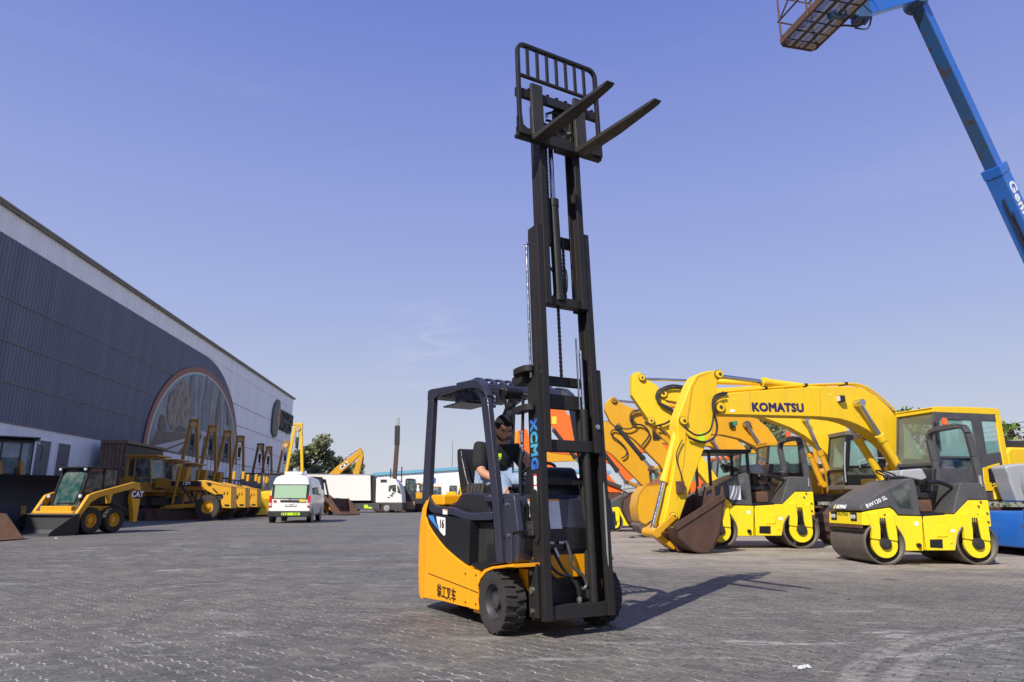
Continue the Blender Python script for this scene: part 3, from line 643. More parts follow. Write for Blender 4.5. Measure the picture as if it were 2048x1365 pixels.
for p in cv: q.cyl((p[0], p[1], p[2] - .004), (p[0], p[1], p[2] + .004), .02, n=10)
q.build('hose_sleeve', m_black, fk)
# lettering and stickers on the rail flank
m_xc, t_, b_ = mat0('blue_gradient_print'); c_ = t_.nodes.new('ShaderNodeTexCoord'); s__ = t_.nodes.new('ShaderNodeSeparateXYZ'); t_.links.new(c_.outputs['Generated'], s__.inputs[0])
f_ = rng(t_, mth(t_, 'ABSOLUTE', mth(t_, 'SUBTRACT', s__.outputs[2], .52)), .05, .38)
t_.links.new(mix(t_, f_, (.07, .42, .52), (.035, .15, .5)), b_.inputs['Base Color']); b_.inputs['Roughness'].default_value = .35
def rail_text(s, z, size, mat, nm, bold, sx=1, sy=1, x=-.075, par=None):
    M_ = MM @ frame((x, -.3165, z), (0, 0, -1), (1, 0, 0))
    return text(s, size, mat, nm, par or outer[0], M_, bold, .0008, sx=sx)
rail_text('XCMG', 1.30, .128, m_xc, 'lettering', .006, sx=1.0)
for z0, z1, m_ in ((.995, 1.06, m_wpr), (.93, .985, m_wpr), (1.06, 1.075, m_redp), (.985, .995, m_redp)):
    q = mb(); q.bx(-.095, -.055, -.3175, -.3165, z0, z1); q.build('rail_sticker', m_, outer[0])
rail_text('A', .955, .03, m_sign, 'sticker_mark', 0); rail_text('!', 1.03, .04, m_sign, 'sticker_mark', 0)
q = mb(); q.bx(-.10, -.07, -.3175, -.3165, 1.83, 1.885); q.build('rail_sticker', m_wpr, outer[0])
m_scr = paint('bare_scratch', (.42, .41, .4), .5, .3, wear=.5)
q = mb(); q.prism([(.262, .48), (.268, 1.0), (.278, 1.02), (.283, .9), (.279, .55), (.275, .40), (.270, .38)], .0, .0012, 'x'); q.build('scratch', m_scr, outer[1])
q = mb(); q.cyl((.012, .235, 1.45), (.024, .235, 1.45), .02, n=14); q.cyl((.012, .235, 1.45), (.03, .235, 1.45), .011, n=6); q.build('rail_bolt', m_zinc, mid[1])
# ---- carriage, backrest and forks ----
MM2 = MM @ Matrix.Translation((0, -.022, -.04)) @ Matrix.Diagonal((1, .97, 1, 1))
def mb(): b_ = MB(); b_.M = MM2; return b_
q = mb(); q.bx(.03, .075, -.45, .45, 3.95, 4.03); cg = q.build('carriage', m_mast, fk, .008)
q = mb(); q.bx(.03, .07, -.45, .45, 4.33, 4.42); q.build('upper_carriage_bar', m_mast, cg, .006)
q = mb(); q.bx(.02, .08, -.46, .46, 3.92, 3.955); q.build('lower_carriage_bar', m_mast, cg, .006)
for y in (-.2, .13):
    q = mb(); q.bx(-.06, .05, y, y + .03, 3.97, 4.40); q.build('carriage_plate', m_mast, cg, .004)
q = mb(); q.bx(-.02, .02, -.02, .17, 3.92, 4.35); q.build('carriage_back_plate', m_mast, cg, .004)
q = mb()
for k in range(9): q.bx(.03, .075, -.43 + k * .1, -.40 + k * .1, 4.42, 4.432)
q.build('carriage_notches', m_mast, cg, .002)
for pts in ([(.0, -.1, 4.28), (.03, -.02, 4.3), (.03, .1, 4.24)], [(.0, -.1, 4.22), (.05, -.04, 4.18), (.02, .08, 4.14), (.0, .12, 4.02), (.02, .02, 3.98)], [(-.02, -.14, 4.2), (.03, -.1, 4.14), (.03, -.02, 4.1)]):
    q = mb(); q.tube(pts, .012, 8, sm=4); q.build('carriage_hose', m_black, cg)
q = mb(); q.cyl((.04, .02, 4.02), (.05, .06, 4.03), .014, n=8); q.cyl((.045, .1, 4.12), (.05, .13, 4.12), .014, n=8); q.cyl((.04, -.13, 4.22), (.05, -.11, 4.23), .012, n=8); q.build('hose_fitting', m_zinc, cg)
# load backrest: bent flat bar with uprights
xb = .085; c8 = [(-.45, 3.94), (-.45, 4.78)] + [(-.45 + .09 * (1 - math.cos(t)), 4.78 + .09 * math.sin(t)) for t in [R(k) for k in range(15, 91, 15)]]
c8 = c8 + [(-y, z) for y, z in c8[::-1]]
q = mb(); q.strip([(xb, y, z) for y, z in c8], .03, .045) if False else None
vs = []; 
def bent(pts, th, x0, x1):
    n = len(pts); inner = []
    for i, (y, z) in enumerate(pts):
        a, b = pts[max(i - 1, 0)], pts[min(i + 1, n - 1)]; d = Vector((b[0] - a[0], b[1] - a[1])).normalized(); inner.append((y + d[1] * th, z - d[0] * th))
    q = mb()
    v = [(x, y, z) for x in (x0, x1) for y, z in pts] + [(x, y, z) for x in (x0, x1) for y, z in inner]
    f = []
    for i in range(n - 1):
        f += [(i, i + 1, n + i + 1, n + i), (2 * n + i + 1, 2 * n + i, 3 * n + i, 3 * n + i + 1), (i + 1, i, 2 * n + i, 2 * n + i + 1), (n + i, n + i + 1, 3 * n + i + 1, 3 * n + i)]
    f += [(0, n, 3 * n, 2 * n), (n - 1, 3 * n - 1, 4 * n - 1, 2 * n - 1)]
    return q.add(v, f)
br_ = bent(c8, .032, .06, .10).build('load_backrest', m_mast, cg, .003)
q = mb(); q.bx(.065, .095, -.42, .42, 4.52, 4.545); q.build('backrest_rail', m_mast, br_, .003)
for k in range(7):
    y = -.33 + k * .105
    q = mb(); q.bx(.07, .09, y - .014, y + .014, 4.545, 4.845); q.build('backrest_bar', m_mast, br_, .002)
for s_ in (-1, 1):
    q = mb(); q.prism([(s_ * .45, 3.94), (s_ * .45, 4.12), (s_ * .418, 4.12), (s_ * .41, 4.03), (s_ * .34, 3.985), (s_ * .34, 3.94)], .05, .105, 'x'); q.build('backrest_gusset', m_mast, br_, .003)
m_fork = paint('worn_black_fork', (.016, .0145, .013), .5, wear=.5, dirt=(.07, .06, .045), scale=3, chip=(.67, (.16, .07, .02)))
for y in (-.265, .20):
    q = mb(); w2 = .06
    q.prism([(.085, 4.46), (.085, 3.94), (.10, 3.905), (.13, 3.895), (.6, 3.898), (1.06, 3.91), (1.10, 3.915), (1.13, 3.928), (1.13, 3.94), (.16, 3.945), (.125, 3.955), (.12, 4.46)], y - w2, y + w2)
    f_ = q.build('fork', m_fork, cg)
    # taper the tips
    me = f_.data
    for v in me.vertices:
        p = MM2.inverted() @ v.co
        if p.x > .14: p.z -= (p.x - .12) * .095; p.x = .12 + (p.x - .12) * .97; v.co = MM2 @ p
        if p.x > 1.02: p.y = y + (p.y - y) * .62; v.co = MM2 @ p
    mm_ = MB()
    f_.modifiers.new('bevel', 'BEVEL').width = .004
    q = mb(); q.prism([(.13, y - .05), (.19, y - .05), (.16, y + .05), (.13, y + .05)], 3.942, 3.9435, 'z'); q.build('rust_patch', m_rusto, f_)


# ---------------- driver ----------------
DL = 0
dr = thing('person', 'bearded forklift driver in a black polo shirt and pale jeans looking down from the seat', 'person', FO, FH)
def skin_mesh(name, verts, edges, radii, mat, parent, sub=2, root=0):
    me = bpy.data.meshes.new(name); me.from_pydata(verts, edges, []); me.update()
    o = bpy.data.objects.new(name, me); COL.objects.link(o)
    s = o.modifiers.new('skin', 'SKIN'); s.use_smooth_shade = True
    for i, r_ in enumerate(radii):
        d = me.skin_vertices[0].data[i]; d.radius = (r_, r_) if isinstance(r_, (int, float)) else r_; d.use_root = i == root
    su = o.modifiers.new('subsurf', 'SUBSURF'); su.levels = su.render_levels = sub
    dg = bpy.context.evaluated_depsgraph_get(); m2 = bpy.data.meshes.new_from_object(o.evaluated_get(dg))
    bpy.data.objects.remove(o); m2.name = name; m2.materials.clear(); m2.materials.append(mat)
    m2.polygons.foreach_set('use_smooth', [True] * len(m2.polygons))
    o = bpy.data.objects.new(name, m2); COL.objects.link(o); o.parent = parent
    return o
m_skin, t_, b_ = mat0('skin'); t_.links.new(mix(t_, rng(t_, noise(t_, 14, 5), .4, .7, 0, .5), (.50, .25, .15), (.38, .17, .10)), b_.inputs['Base Color']); b_.inputs['Roughness'].default_value = .5; b_.inputs['Subsurface Weight'].default_value = .08; b_.inputs['Subsurface Radius'].default_value = (.02, .008, .004)
m_eye = paint('eye_white', (.4, .37, .34), .3, wear=0, bmp=0)
m_hair = paint('black_hair', (.006, .0055, .005), .9, wear=.3, dirt=(.014, .012, .011), scale=40, bmp=.3)
m_polo = paint('black_cotton', (.009, .009, .010), .85, wear=.25, dirt=(.02, .02, .022), scale=12, bmp=.3)
m_jean = paint('pale_denim', (.20, .29, .44), .85, wear=.8, dirt=(.42, .48, .56), scale=9, bmp=.3)
# body: one continuous skinned figure (pelvis, spine, neck, head core, arms, legs)
V = [(-.93, 0, 1.17), (-.94, 0, 1.30), (-.90, 0, 1.42), (-.855, 0, 1.485), (-.825, 0, 1.535), (-.79, 0, 1.60),   # 0-5
     (-.88, -.19, 1.445), (-.74, -.25, 1.22), (-.50, -.17, 1.13), (-.43, -.15, 1.095),                                # right arm 6-9
     (-.88, .19, 1.445), (-.70, .26, 1.24), (-.46, .20, 1.14), (-.39, .17, 1.12),                                     # left arm 10-13
     (-.90, -.10, 1.15), (-.50, -.15, 1.13), (-.36, -.14, .74), (-.34, -.14, .60), (-.22, -.15, .55),                  # right leg 14-18
     (-.90, .10, 1.15), (-.50, .15, 1.13), (-.36, .14, .74), (-.34, .14, .60), (-.22, .15, .55)]
E_ = [(0, 1), (1, 2), (2, 3), (3, 4), (4, 5), (2, 6), (6, 7), (7, 8), (8, 9), (2, 10), (10, 11), (11, 12), (12, 13), (0, 14), (14, 15), (15, 16), (16, 17), (17, 18), (0, 19), (19, 20), (20, 21), (21, 22), (22, 23)]
RD = [.08, .07, .06, .05, .05, .06, .062, .045, .032, .027, .062, .045, .032, .027, .085, .062, .05, .04, .035, .085, .062, .05, .04, .035]
skin_mesh('body', V, E_, RD, m_skin, dr)
# shirt, sleeves to the elbow; jeans
skin_mesh('polo_shirt', [(-.92, 0, 1.13), (-.945, 0, 1.22), (-.935, 0, 1.33), (-.895, 0, 1.43), (-.865, 0, 1.475), (-.885, -.185, 1.445), (-.80, -.235, 1.31), (-.745, -.25, 1.235), (-.885, .185, 1.445), (-.80, .235, 1.31), (-.72, .255, 1.25)],
          [(0, 1), (1, 2), (2, 3), (3, 4), (3, 5), (5, 6), (6, 7), (3, 8), (8, 9), (9, 10)], [.165, .155, .15, .115, .062, .082, .07, .064, .082, .07, .064], m_polo, dr)
skin_mesh('jeans', [(-.93, 0, 1.12), (-.90, -.10, 1.13), (-.70, -.13, 1.14), (-.49, -.155, 1.12), (-.42, -.15, .93), (-.36, -.145, .68), (-.90, .10, 1.13), (-.70, .13, 1.14), (-.49, .155, 1.12), (-.42, .15, .93), (-.36, .145, .68)],
          [(0, 1), (1, 2), (2, 3), (3, 4), (4, 5), (0, 6), (6, 7), (7, 8), (8, 9), (9, 10)], [.14, .11, .095, .078, .068, .06, .11, .095, .078, .068, .06], m_jean, dr)
for s_ in (-1, 1): skin_mesh('shoe', [(-.36, s_ * .145, .56), (-.26, s_ * .15, .54), (-.17, s_ * .155, .535)], [(0, 1), (1, 2)], [.052, .045, .036], m_black, dr)
# head: tilted down and towards the lever
HM = Matrix.Translation((-.765, -.01, 1.635)) @ Matrix.Rotation(-.12, 4, 'Z') @ Matrix.Rotation(.80, 4, 'Y')   # x face, z crown
def head_pts():
    v = []; n, m = 24, 18
    for j in range(m + 1):
        p = math.pi * j / m
        for i in range(n):
            t = 2 * math.pi * i / n
            x, y, z = math.sin(p) * math.cos(t), math.sin(p) * math.sin(t), math.cos(p)
            X, Y, Z = x * .097, y * .076, z * .118
            if z < 0: X = X * (1 - .22 * z * z) + .018 * (-z) * (1 if x > 0 else -.2); Y *= 1 - .38 * z * z
            if x > .3:
                X -= .006 * math.exp(-((z - .12) / .16) ** 2) * (1 if abs(y) > .15 else 0)     # eye line
                X += .030 * math.exp(-(y / .13) ** 2) * math.exp(-((z + .22) / .17) ** 2)           # nose
                X += .010 * math.exp(-(y / .3) ** 2) * math.exp(-((z + .52) / .1) ** 2)            # mouth
                X += .008 * math.exp(-((z - .33) / .12) ** 2)                                       # brow
                X += .012 * math.exp(-(y / .3) ** 2) * math.exp(-((z + .85) / .15) ** 2)           # chin
            v.append((X, Y, Z))
    f = [(j * n + i, (j + 1) * n + i, (j + 1) * n + (i + 1) % n, j * n + (i + 1) % n) for j in range(m) for i in range(n)]
    return v, f
v_, f_ = head_pts(); q = MB(); q.M = HM; q.add(v_, f_); hdm = q.build('head', m_skin, dr, ang=180)
hv = [p for p in v_]
def shell(name, sel, off, mat):
    q = MB(); q.M = HM; n = 24; vv = [(x * (1 + off / max(abs(x), .06) * .55 if True else 1), y * (1 + off * 8), z * (1 + off * 7)) for x, y, z in v_]
    ff = [g for g in f_ if sel(np.mean([v_[i] for i in g], axis=0))]
    q.add(vv, ff); o_ = q.build(name, mat, hdm, ang=180)
    so_ = o_.modifiers.new('solid', 'SOLIDIFY'); so_.thickness = .012; so_.offset = 0; return o_
shell('hair', lambda c: (c[2] > .068) or (c[0] < .012 and c[2] > -.03) or (c[0] < .05 and c[2] > .02 and abs(c[1]) > .05), .012, m_hair)
shell('beard', lambda c: c[2] < -.052 and c[0] > -.005 and not (abs(c[1]) < .022 and -.072 < c[2] < -.05), .003, m_hair)
q = MB(); q.M = HM
for s_ in (-1, 1): q.sph((.0, s_ * .078, -.005), .03, 8, 6, (.6, .3, 1))
q.build('ears', m_skin, hdm)
q = MB(); q.M = HM
for s_ in (-1, 1): q.beam((.094, s_ * .012, .035), (.082, s_ * .047, .036), .012, .008)
q.build('eyebrows', m_hair, hdm)
q = MB(); q.M = HM
for s_ in (-1, 1): q.sph((.083, s_ * .03, .010), .010, 8, 6, (.6, 1.2, .45))
q.build('eyes', m_eye, hdm)
q = MB(); q.M = HM
for s_ in (-1, 1): q.sph((.0875, s_ * .03, .009), .005, 8, 6, (.5, 1, .7))
q.build('irises', m_sign, hdm)
q = MB(); q.M = HM; q.beam((.102, -.022, -.062), (.102, .022, -.062), .014, .01); q.build('lips', paint('lips', (.25, .09, .07), .5, wear=0), hdm, .003)
# hands: palm and five fingers, the right one hanging over the levers, the left on its control
def hand(wr, d, dn, sd, nm):
    d = Vector(d).normalized(); dn = Vector(dn); dn = (dn - d * dn.dot(d)).normalized(); s = d.cross(dn) * sd; w_ = Vector(wr); ve = [w_, w_ + d * .045, w_ + d * .085 + dn * .01]; ed = [(0, 1), (1, 2)]; rr = [.026, (.034, .02), (.036, .017)]
    for k, (off, ln) in enumerate(((-.030, .068), (-.010, .078), (.011, .074), (.031, .058))):
        b = ve[2] + s * off; p1 = b + d * ln * .42 + dn * ln * .12; p2 = p1 + (d * .6 + dn * .8) * ln * .35; p3 = p2 + (d * .25 + dn * .97) * ln * .28
        i = len(ve); ve += [b, p1, p2, p3]; ed += [(2, i), (i, i + 1), (i + 1, i + 2), (i + 2, i + 3)]; rr += [.0105, .0095, .0085, .0075]
    b = w_ + d * .03 - s * .028; i = len(ve); ve += [b, b + d * .035 - s * .022 + dn * .015, b + d * .062 - s * .02 + dn * .035]; ed += [(1, i), (i, i + 1), (i + 1, i + 2)]; rr += [.014, .011, .009]
    return skin_mesh(nm, [tuple(p) for p in ve], ed, rr, m_skin, dr, sub=2, root=1)
hand((-.43, -.15, 1.095), (.45, .05, -.75), (-.5, 0, -.8), 1, 'hand')
hand((-.39, .17, 1.12), (.75, -.15, .1), (0, 0, -1), -1, 'hand')
# shirt badge and collar
q = MB(); M_ = frame((-.777, -.145, 1.345), (-.32, -.95, 0), (-.25, 0, .97)); M_ = frame((-.752, -.075, 1.36), (.35, .94, 0), (.15, 0, .98))
bd = MB(); bd.M = M_; bd.bx(-.035, .035, 0, .035, 0, .003); bd.build('shirt_badge', m_lime, dr)
bd = MB(); bd.M = M_; bd.bx(-.035, .035, -.014, -.008, 0, .003); bd.bx(-.035, .02, -.028, -.021, 0, .003); bd.build('shirt_badge', m_lime, dr)
skin_mesh('collar', [(-.90, -.06, 1.50), (-.92, 0, 1.52), (-.90, .06, 1.50), (-.84, .055, 1.475), (-.81, .01, 1.44), (-.81, -.01, 1.44), (-.84, -.055, 1.475)], [(0, 1), (1, 2), (2, 3), (3, 4), (5, 6), (6, 0)], [.02] * 7, m_polo, dr)
# control levers
q = MB()
for k in range(3): q.tube([(-.22 + .03 * k, -.16 - .05 * k, 1.0), (-.25 + .03 * k, -.17 - .05 * k, 1.06)], .007, 6); q.sph((-.25 + .03 * k, -.17 - .05 * k, 1.07), .016)
q.build('control_levers', m_black, fk)
MB().bx(-.36, .02, -.42, -.08, .96, 1.01).build('armrest_console', m_guard, fk, .015, 2)
# ---------------- left warehouse ----------------
WO, WH = (-23.5, 0), 95.26
wh = thing('warehouse', 'long corrugated warehouse on the left with a grey-blue wall, arched city mural and white ends', 'building', WO, WH)
wa = R(WH); wdx, wdy = math.cos(wa), math.sin(wa)
m_clad, t_, b_ = mat0('cladding_paint')
g_ = t_.nodes.new('ShaderNodeNewGeometry'); x_ = t_.nodes.new('ShaderNodeSeparateXYZ'); t_.links.new(g_.outputs[0], x_.inputs[0])
s_n = mth(t_, 'ADD', mth(t_, 'MULTIPLY', mth(t_, 'ADD', x_.outputs[0], 23.5), wdx), mth(t_, 'MULTIPLY', x_.outputs[1], wdy)); z_n = x_.outputs[2]
ex_ = mth(t_, 'DIVIDE', mth(t_, 'SUBTRACT', s_n, 64.6), 12.6); ez_ = mth(t_, 'DIVIDE', mth(t_, 'SUBTRACT', z_n, 4.9), 9.75)
ins = mth(t_, 'LESS_THAN', mth(t_, 'ADD', mth(t_, 'MULTIPLY', ex_, ex_), mth(t_, 'MULTIPLY', ez_, ez_)), 1.0)
lft = mth(t_, 'LESS_THAN', s_n, 64.6); gm = mth(t_, 'MAXIMUM', ins, lft); gm = mth(t_, 'MULTIPLY', gm, mth(t_, 'LESS_THAN', z_n, 14.66))
nn_ = t_.nodes.new('ShaderNodeTexNoise'); nn_.inputs['Scale'].default_value = .5; nn_.inputs['Detail'].default_value = 7
mp_ = t_.nodes.new('ShaderNodeMapping'); mp_.inputs['Scale'].default_value = (2.5, 2.5, .25); t_.links.new(g_.outputs[0], mp_.inputs[0]); t_.links.new(mp_.outputs[0], nn_.inputs[0])
gc = mix(t_, rng(t_, nn_.outputs[0], .3, .7), (.100, .112, .155), (.135, .148, .195)); wc = mix(t_, rng(t_, nn_.outputs[0], .35, .75), (.92, .93, .91), (.78, .80, .80))
t_.links.new(mix(t_, gm, wc, gc), b_.inputs['Base Color']); b_.inputs['Roughness'].default_value = .55
m_wallw = paint('white_wall_paint', (.86, .87, .88), .7, wear=.3, dirt=(.6, .62, .65), scale=.7)
m_roof = paint('roof_trim', (.24, .22, .18), .6, wear=.3)
m_door = paint('grey_shutter', (.13, .135, .15), .5, wear=.2, scale=1)
MB().bx(-22, 102.6, .12, 42, 0, 16.2).build('wall', m_wallw, wh)
MB().bx(-22, 102.6, .0, .13, 0, 5.06).build('lower_wall', m_wallw, wh)
MB().bx(-22.2, 102.9, -.25, 42.2, 16.12, 16.24).build('roof', m_roof, wh)
MB().bx(-22.2, 102.8, -.20, -.02, 16.0, 16.11).build('gutter', m_roof, wh)
# ribbed sheets in five courses
rows = [(5.08, 7.15), (7.17, 9.25), (9.27, 11.45), (11.47, 14.64), (14.67, 16.0)]
def sheet_mesh(h, ln=3.1):
    q = MB(); n = int(ln / .31); pts = []
    for k in range(n): x = k * .31; pts += [(x, .02), (x + .19, .02), (x + .22, -.01), (x + .28, -.01)]
    pts.append((ln - .012, .02)); pts = [(x, y) for x, y in pts]
    m = len(pts); v = [(x, y, 0) for x, y in pts] + [(x, y, h) for x, y in pts]
    q.add(v, [(i, i + 1, m + i + 1, m + i) for i in range(m - 1)])
    q.add([(0, .05, 0), (ln, .05, 0), (ln, .05, h), (0, .05, h)], [(0, 1, 2, 3)])
    me = bpy.data.meshes.new('cladding_sheet'); me.from_pydata(q.v, [], q.f); me.materials.append(m_clad); return me
for z0, z1 in rows:
    me = sheet_mesh(z1 - z0); k = 0; x = -3.0
    while x < 102.3:
        o = bpy.data.objects.new('cladding_sheet', me); COL.objects.link(o); o.parent = wh; o.location = (x, rnd.uniform(0, .012), z0); x += 3.1
for z0, z1 in rows[1:4]:
    MB().bx(-3, 102.4, -.034, .03, z0 - .03, z0 + .005).build('cladding_seam', m_roof, wh)
MB().bx(-3, 102.4, -.05, .04, 5.03, 5.08).build('drip_edge', m_roof, wh)
# shutters and openings of the lower wall (recessed frames)
for s0, s1, z1 in ((39.3, 40.75, 4.42), (41.5, 42.9, 4.42), (53.6, 55.3, 4.25), (57.2, 63.5, 4.15), (66, 73, 4.0), (80.5, 86, 4.0), (88, 96, 4.0), (28, 31, 4.4)):
    d = MB().bx(s0, s1, -.03, .01, 0, z1).build('shutter', m_door, wh); q = MB()
    n = int(z1 / .35)
    for k in range(1, n): q.bx(s0 + .02, s1 - .02, -.045, -.028, k * .35, k * .35 + .05)
    q.build('shutter_ribs', m_door, d)['kind'] = 'stuff'
    q = MB(); q.bx(s0 - .07, s0, -.07, .01, 0, z1 + .07); q.bx(s1, s1 + .07, -.07, .01, 0, z1 + .07); q.bx(s0, s1, -.07, .01, z1, z1 + .07); q.build('shutter_frame', m_wallw, d)
# mural: board with an arched outline, flat print shapes on it
def wp(pts): return tr(WO, WH, 0, pts)
MZ = 5.12; mc, ma, mbb = 64.9, 11.75, 8.0
arch = lambda a, b, n=40: [(mc + a * math.cos(math.pi * k / n), MZ + b * math.sin(math.pi * k / n)) for k in range(n + 1)]
m_sky, t_, b_ = mat0('mural_sky_print'); n1 = noise(t_, .5, 6, stretch=(2, 1, .6)); t_.links.new(mix(t_, rng(t_, n1, .35, .65), (.075, .085, .10), (.26, .27, .28)), b_.inputs['Base Color']); b_.inputs['Roughness'].default_value = .5
mur = MB().prism(arch(ma, mbb), -.075, -.04).build('mural', m_sky, wh)
def ring(a0, b0, a1, b1, mat, y, nm):
    A_, B_ = arch(a0, b0), arch(a1, b1); q = MB()
    for i in range(40): q.prism([A_[i], A_[i + 1], B_[i + 1], B_[i]], y, y - .012)
    q.build(nm, mat, mur)
ring(ma + .25, mbb + .22, ma - .35, mbb - .25, paint('mural_orange', (.26, .075, .04), .5, wear=.2, dirt=(.15, .07, .05)), -.08, 'mural_border')
ring(ma - .35, mbb - .25, ma - .62, mbb - .42, paint('mural_cream', (.5, .46, .40), .5, wear=.2), -.08, 'mural_border')
ring(ma - .62, mbb - .42, ma - .8, mbb - .54, paint('mural_teal', (.06, .27, .30), .5, wear=.2), -.08, 'mural_border')
mm = {k: paint('mural_' + k, c, .5, wear=.5, dirt=d, scale=.8) for k, c, d in (('dark', (.035, .035, .045), (.12, .11, .11)), ('brown', (.12, .085, .065), (.05, .04, .04)), ('pale', (.50, .47, .50), (.35, .33, .36)), ('steel', (.10, .12, .16), (.28, .29, .32)), ('green', (.045, .09, .05), (.03, .04, .035)), ('road', (.05, .05, .06), (.1, .095, .1)))}
m_tree, t_, b_ = mat0('mural_tree_print'); v_ = t_.nodes.new('ShaderNodeTexVoronoi'); v_.inputs['Scale'].default_value = 1.6; c_ = t_.nodes.new('ShaderNodeTexCoord'); mq = t_.nodes.new('ShaderNodeMapping'); mq.inputs['Scale'].default_value = (1.5, 1, .7); t_.links.new(c_.outputs['Object'], mq.inputs[0]); t_.links.new(mq.outputs[0], v_.inputs[0])
t_.links.new(mix(t_, rng(t_, v_.outputs[0], .1, .6), (.02, .017, .016), (.22, .165, .12)), b_.inputs['Base Color'])
def mp_shape(px, mat, y, nm='mural_print'):
    pts = wp([(280 + a / 5.69, 720 + b / 5.69) for a, b in px]); MB().prism(pts, y, y - .01).build(nm, mat, mur)
mp_shape([(175, 810), (540, 830), (540, 890), (110, 985)], mm['brown'], -.078)
mp_shape([(110, 985), (540, 890), (420, 1055)], mm['pale'], -.09); mp_shape([(240, 1025), (520, 920), (530, 935), (260, 1035)], mm['dark'], -.104)
mp_shape(spl([(310, 480), (340, 380), (420, 290), (480, 240), (530, 290), (560, 400), (580, 520), (530, 640), (500, 810), (380, 815), (330, 760), (300, 660)], 3, True), m_tree, -.09)
mp_shape(spl([(215, 650), (250, 625), (275, 690), (280, 800), (200, 800)], 3, True), mm['brown'], -.106)
mp_shape(spl([(400, 780), (440, 745), (500, 780), (510, 815), (400, 815)], 3, True), mm['green'], -.108)
mp_shape([(580, 190), (600, 170), (610, 200), (615, 480), (620, 640), (560, 640), (565, 300)], mm['steel'], -.092)
mp_shape([(748, 160), (765, 160), (765, 400), (770, 800), (690, 800), (700, 500), (735, 330)], mm['steel'], -.092)
mp_shape([(895, 340), (910, 360), (890, 640), (880, 820), (840, 820), (860, 560)], mm['brown'], -.092)
mp_shape([(690, 810), (760, 830), (790, 1125), (600, 1090)], mm['pale'], -.088)
mp_shape([(430, 1055), (560, 880), (700, 850), (610, 1085)], mm['road'], -.093); mp_shape([(760, 840), (1000, 900), (1050, 1170), (800, 1130)], mm['road'], -.093)
for a in range(3): mp_shape([(712 + a * 10, 870), (718 + a * 12, 870), (700 + a * 50, 1110), (680 + a * 46, 1105)], mm['dark'], -.106)
for a in range(4): mp_shape([(905 + a * 16, 520), (912 + a * 16, 520), (918 + a * 16, 860), (908 + a * 16, 860)], mm['pale'], -.104)
mp_shape([(960, 480), (990, 520), (1010, 760), (960, 740)], mm['dark'], -.092)
mp_shape([(870, 880), (1000, 930), (1010, 1000), (880, 970)], mm['steel'], -.105)
# round emblem and name near the far end of the wall
m_emb = paint('emblem_dark', (.06, .055, .06), .5, wear=.2); m_embo = paint('emblem_orange', (.38, .14, .04), .5, wear=.3)
def wq(px): return wp([(535 + a / 15.17, 795 + b / 15.17) for a, b in px])
eo = spl(wq([(265, 75), (325, 95), (350, 200), (340, 340), (360, 480), (340, 800), (260, 1000), (240, 1170), (170, 1215), (110, 1120), (90, 950), (130, 450), (190, 200)]), 3, True)
em = MB().prism(eo, -.25, -.04).build('wall_emblem', m_emb, wh, .05)
MB().prism(spl(wq([(310, 330), (345, 400), (350, 560), (320, 760), (260, 960), (250, 780), (230, 640), (270, 540), (275, 400)]), 3, True), -.27, -.245).build('emblem_shape', m_embo, em)
MB().prism(spl(wq([(200, 330), (300, 325), (280, 400), (230, 560), (180, 520)]), 3, True), -.27, -.245).build('emblem_shape', paint('emblem_green', (.04, .09, .08), .5), em)
for s_, c_, l_ in (('GOLDEN', (532, 638), .95), ('WORLD', (500, 915), .95)):
    p = wq([c_])[0]; text(s_, 2.1, m_sign, 'wall_lettering', wh, frame((p[0], -.2, p[1]), (1, 0, 0), (0, 0, 1)), .05, .1, sx=.92)

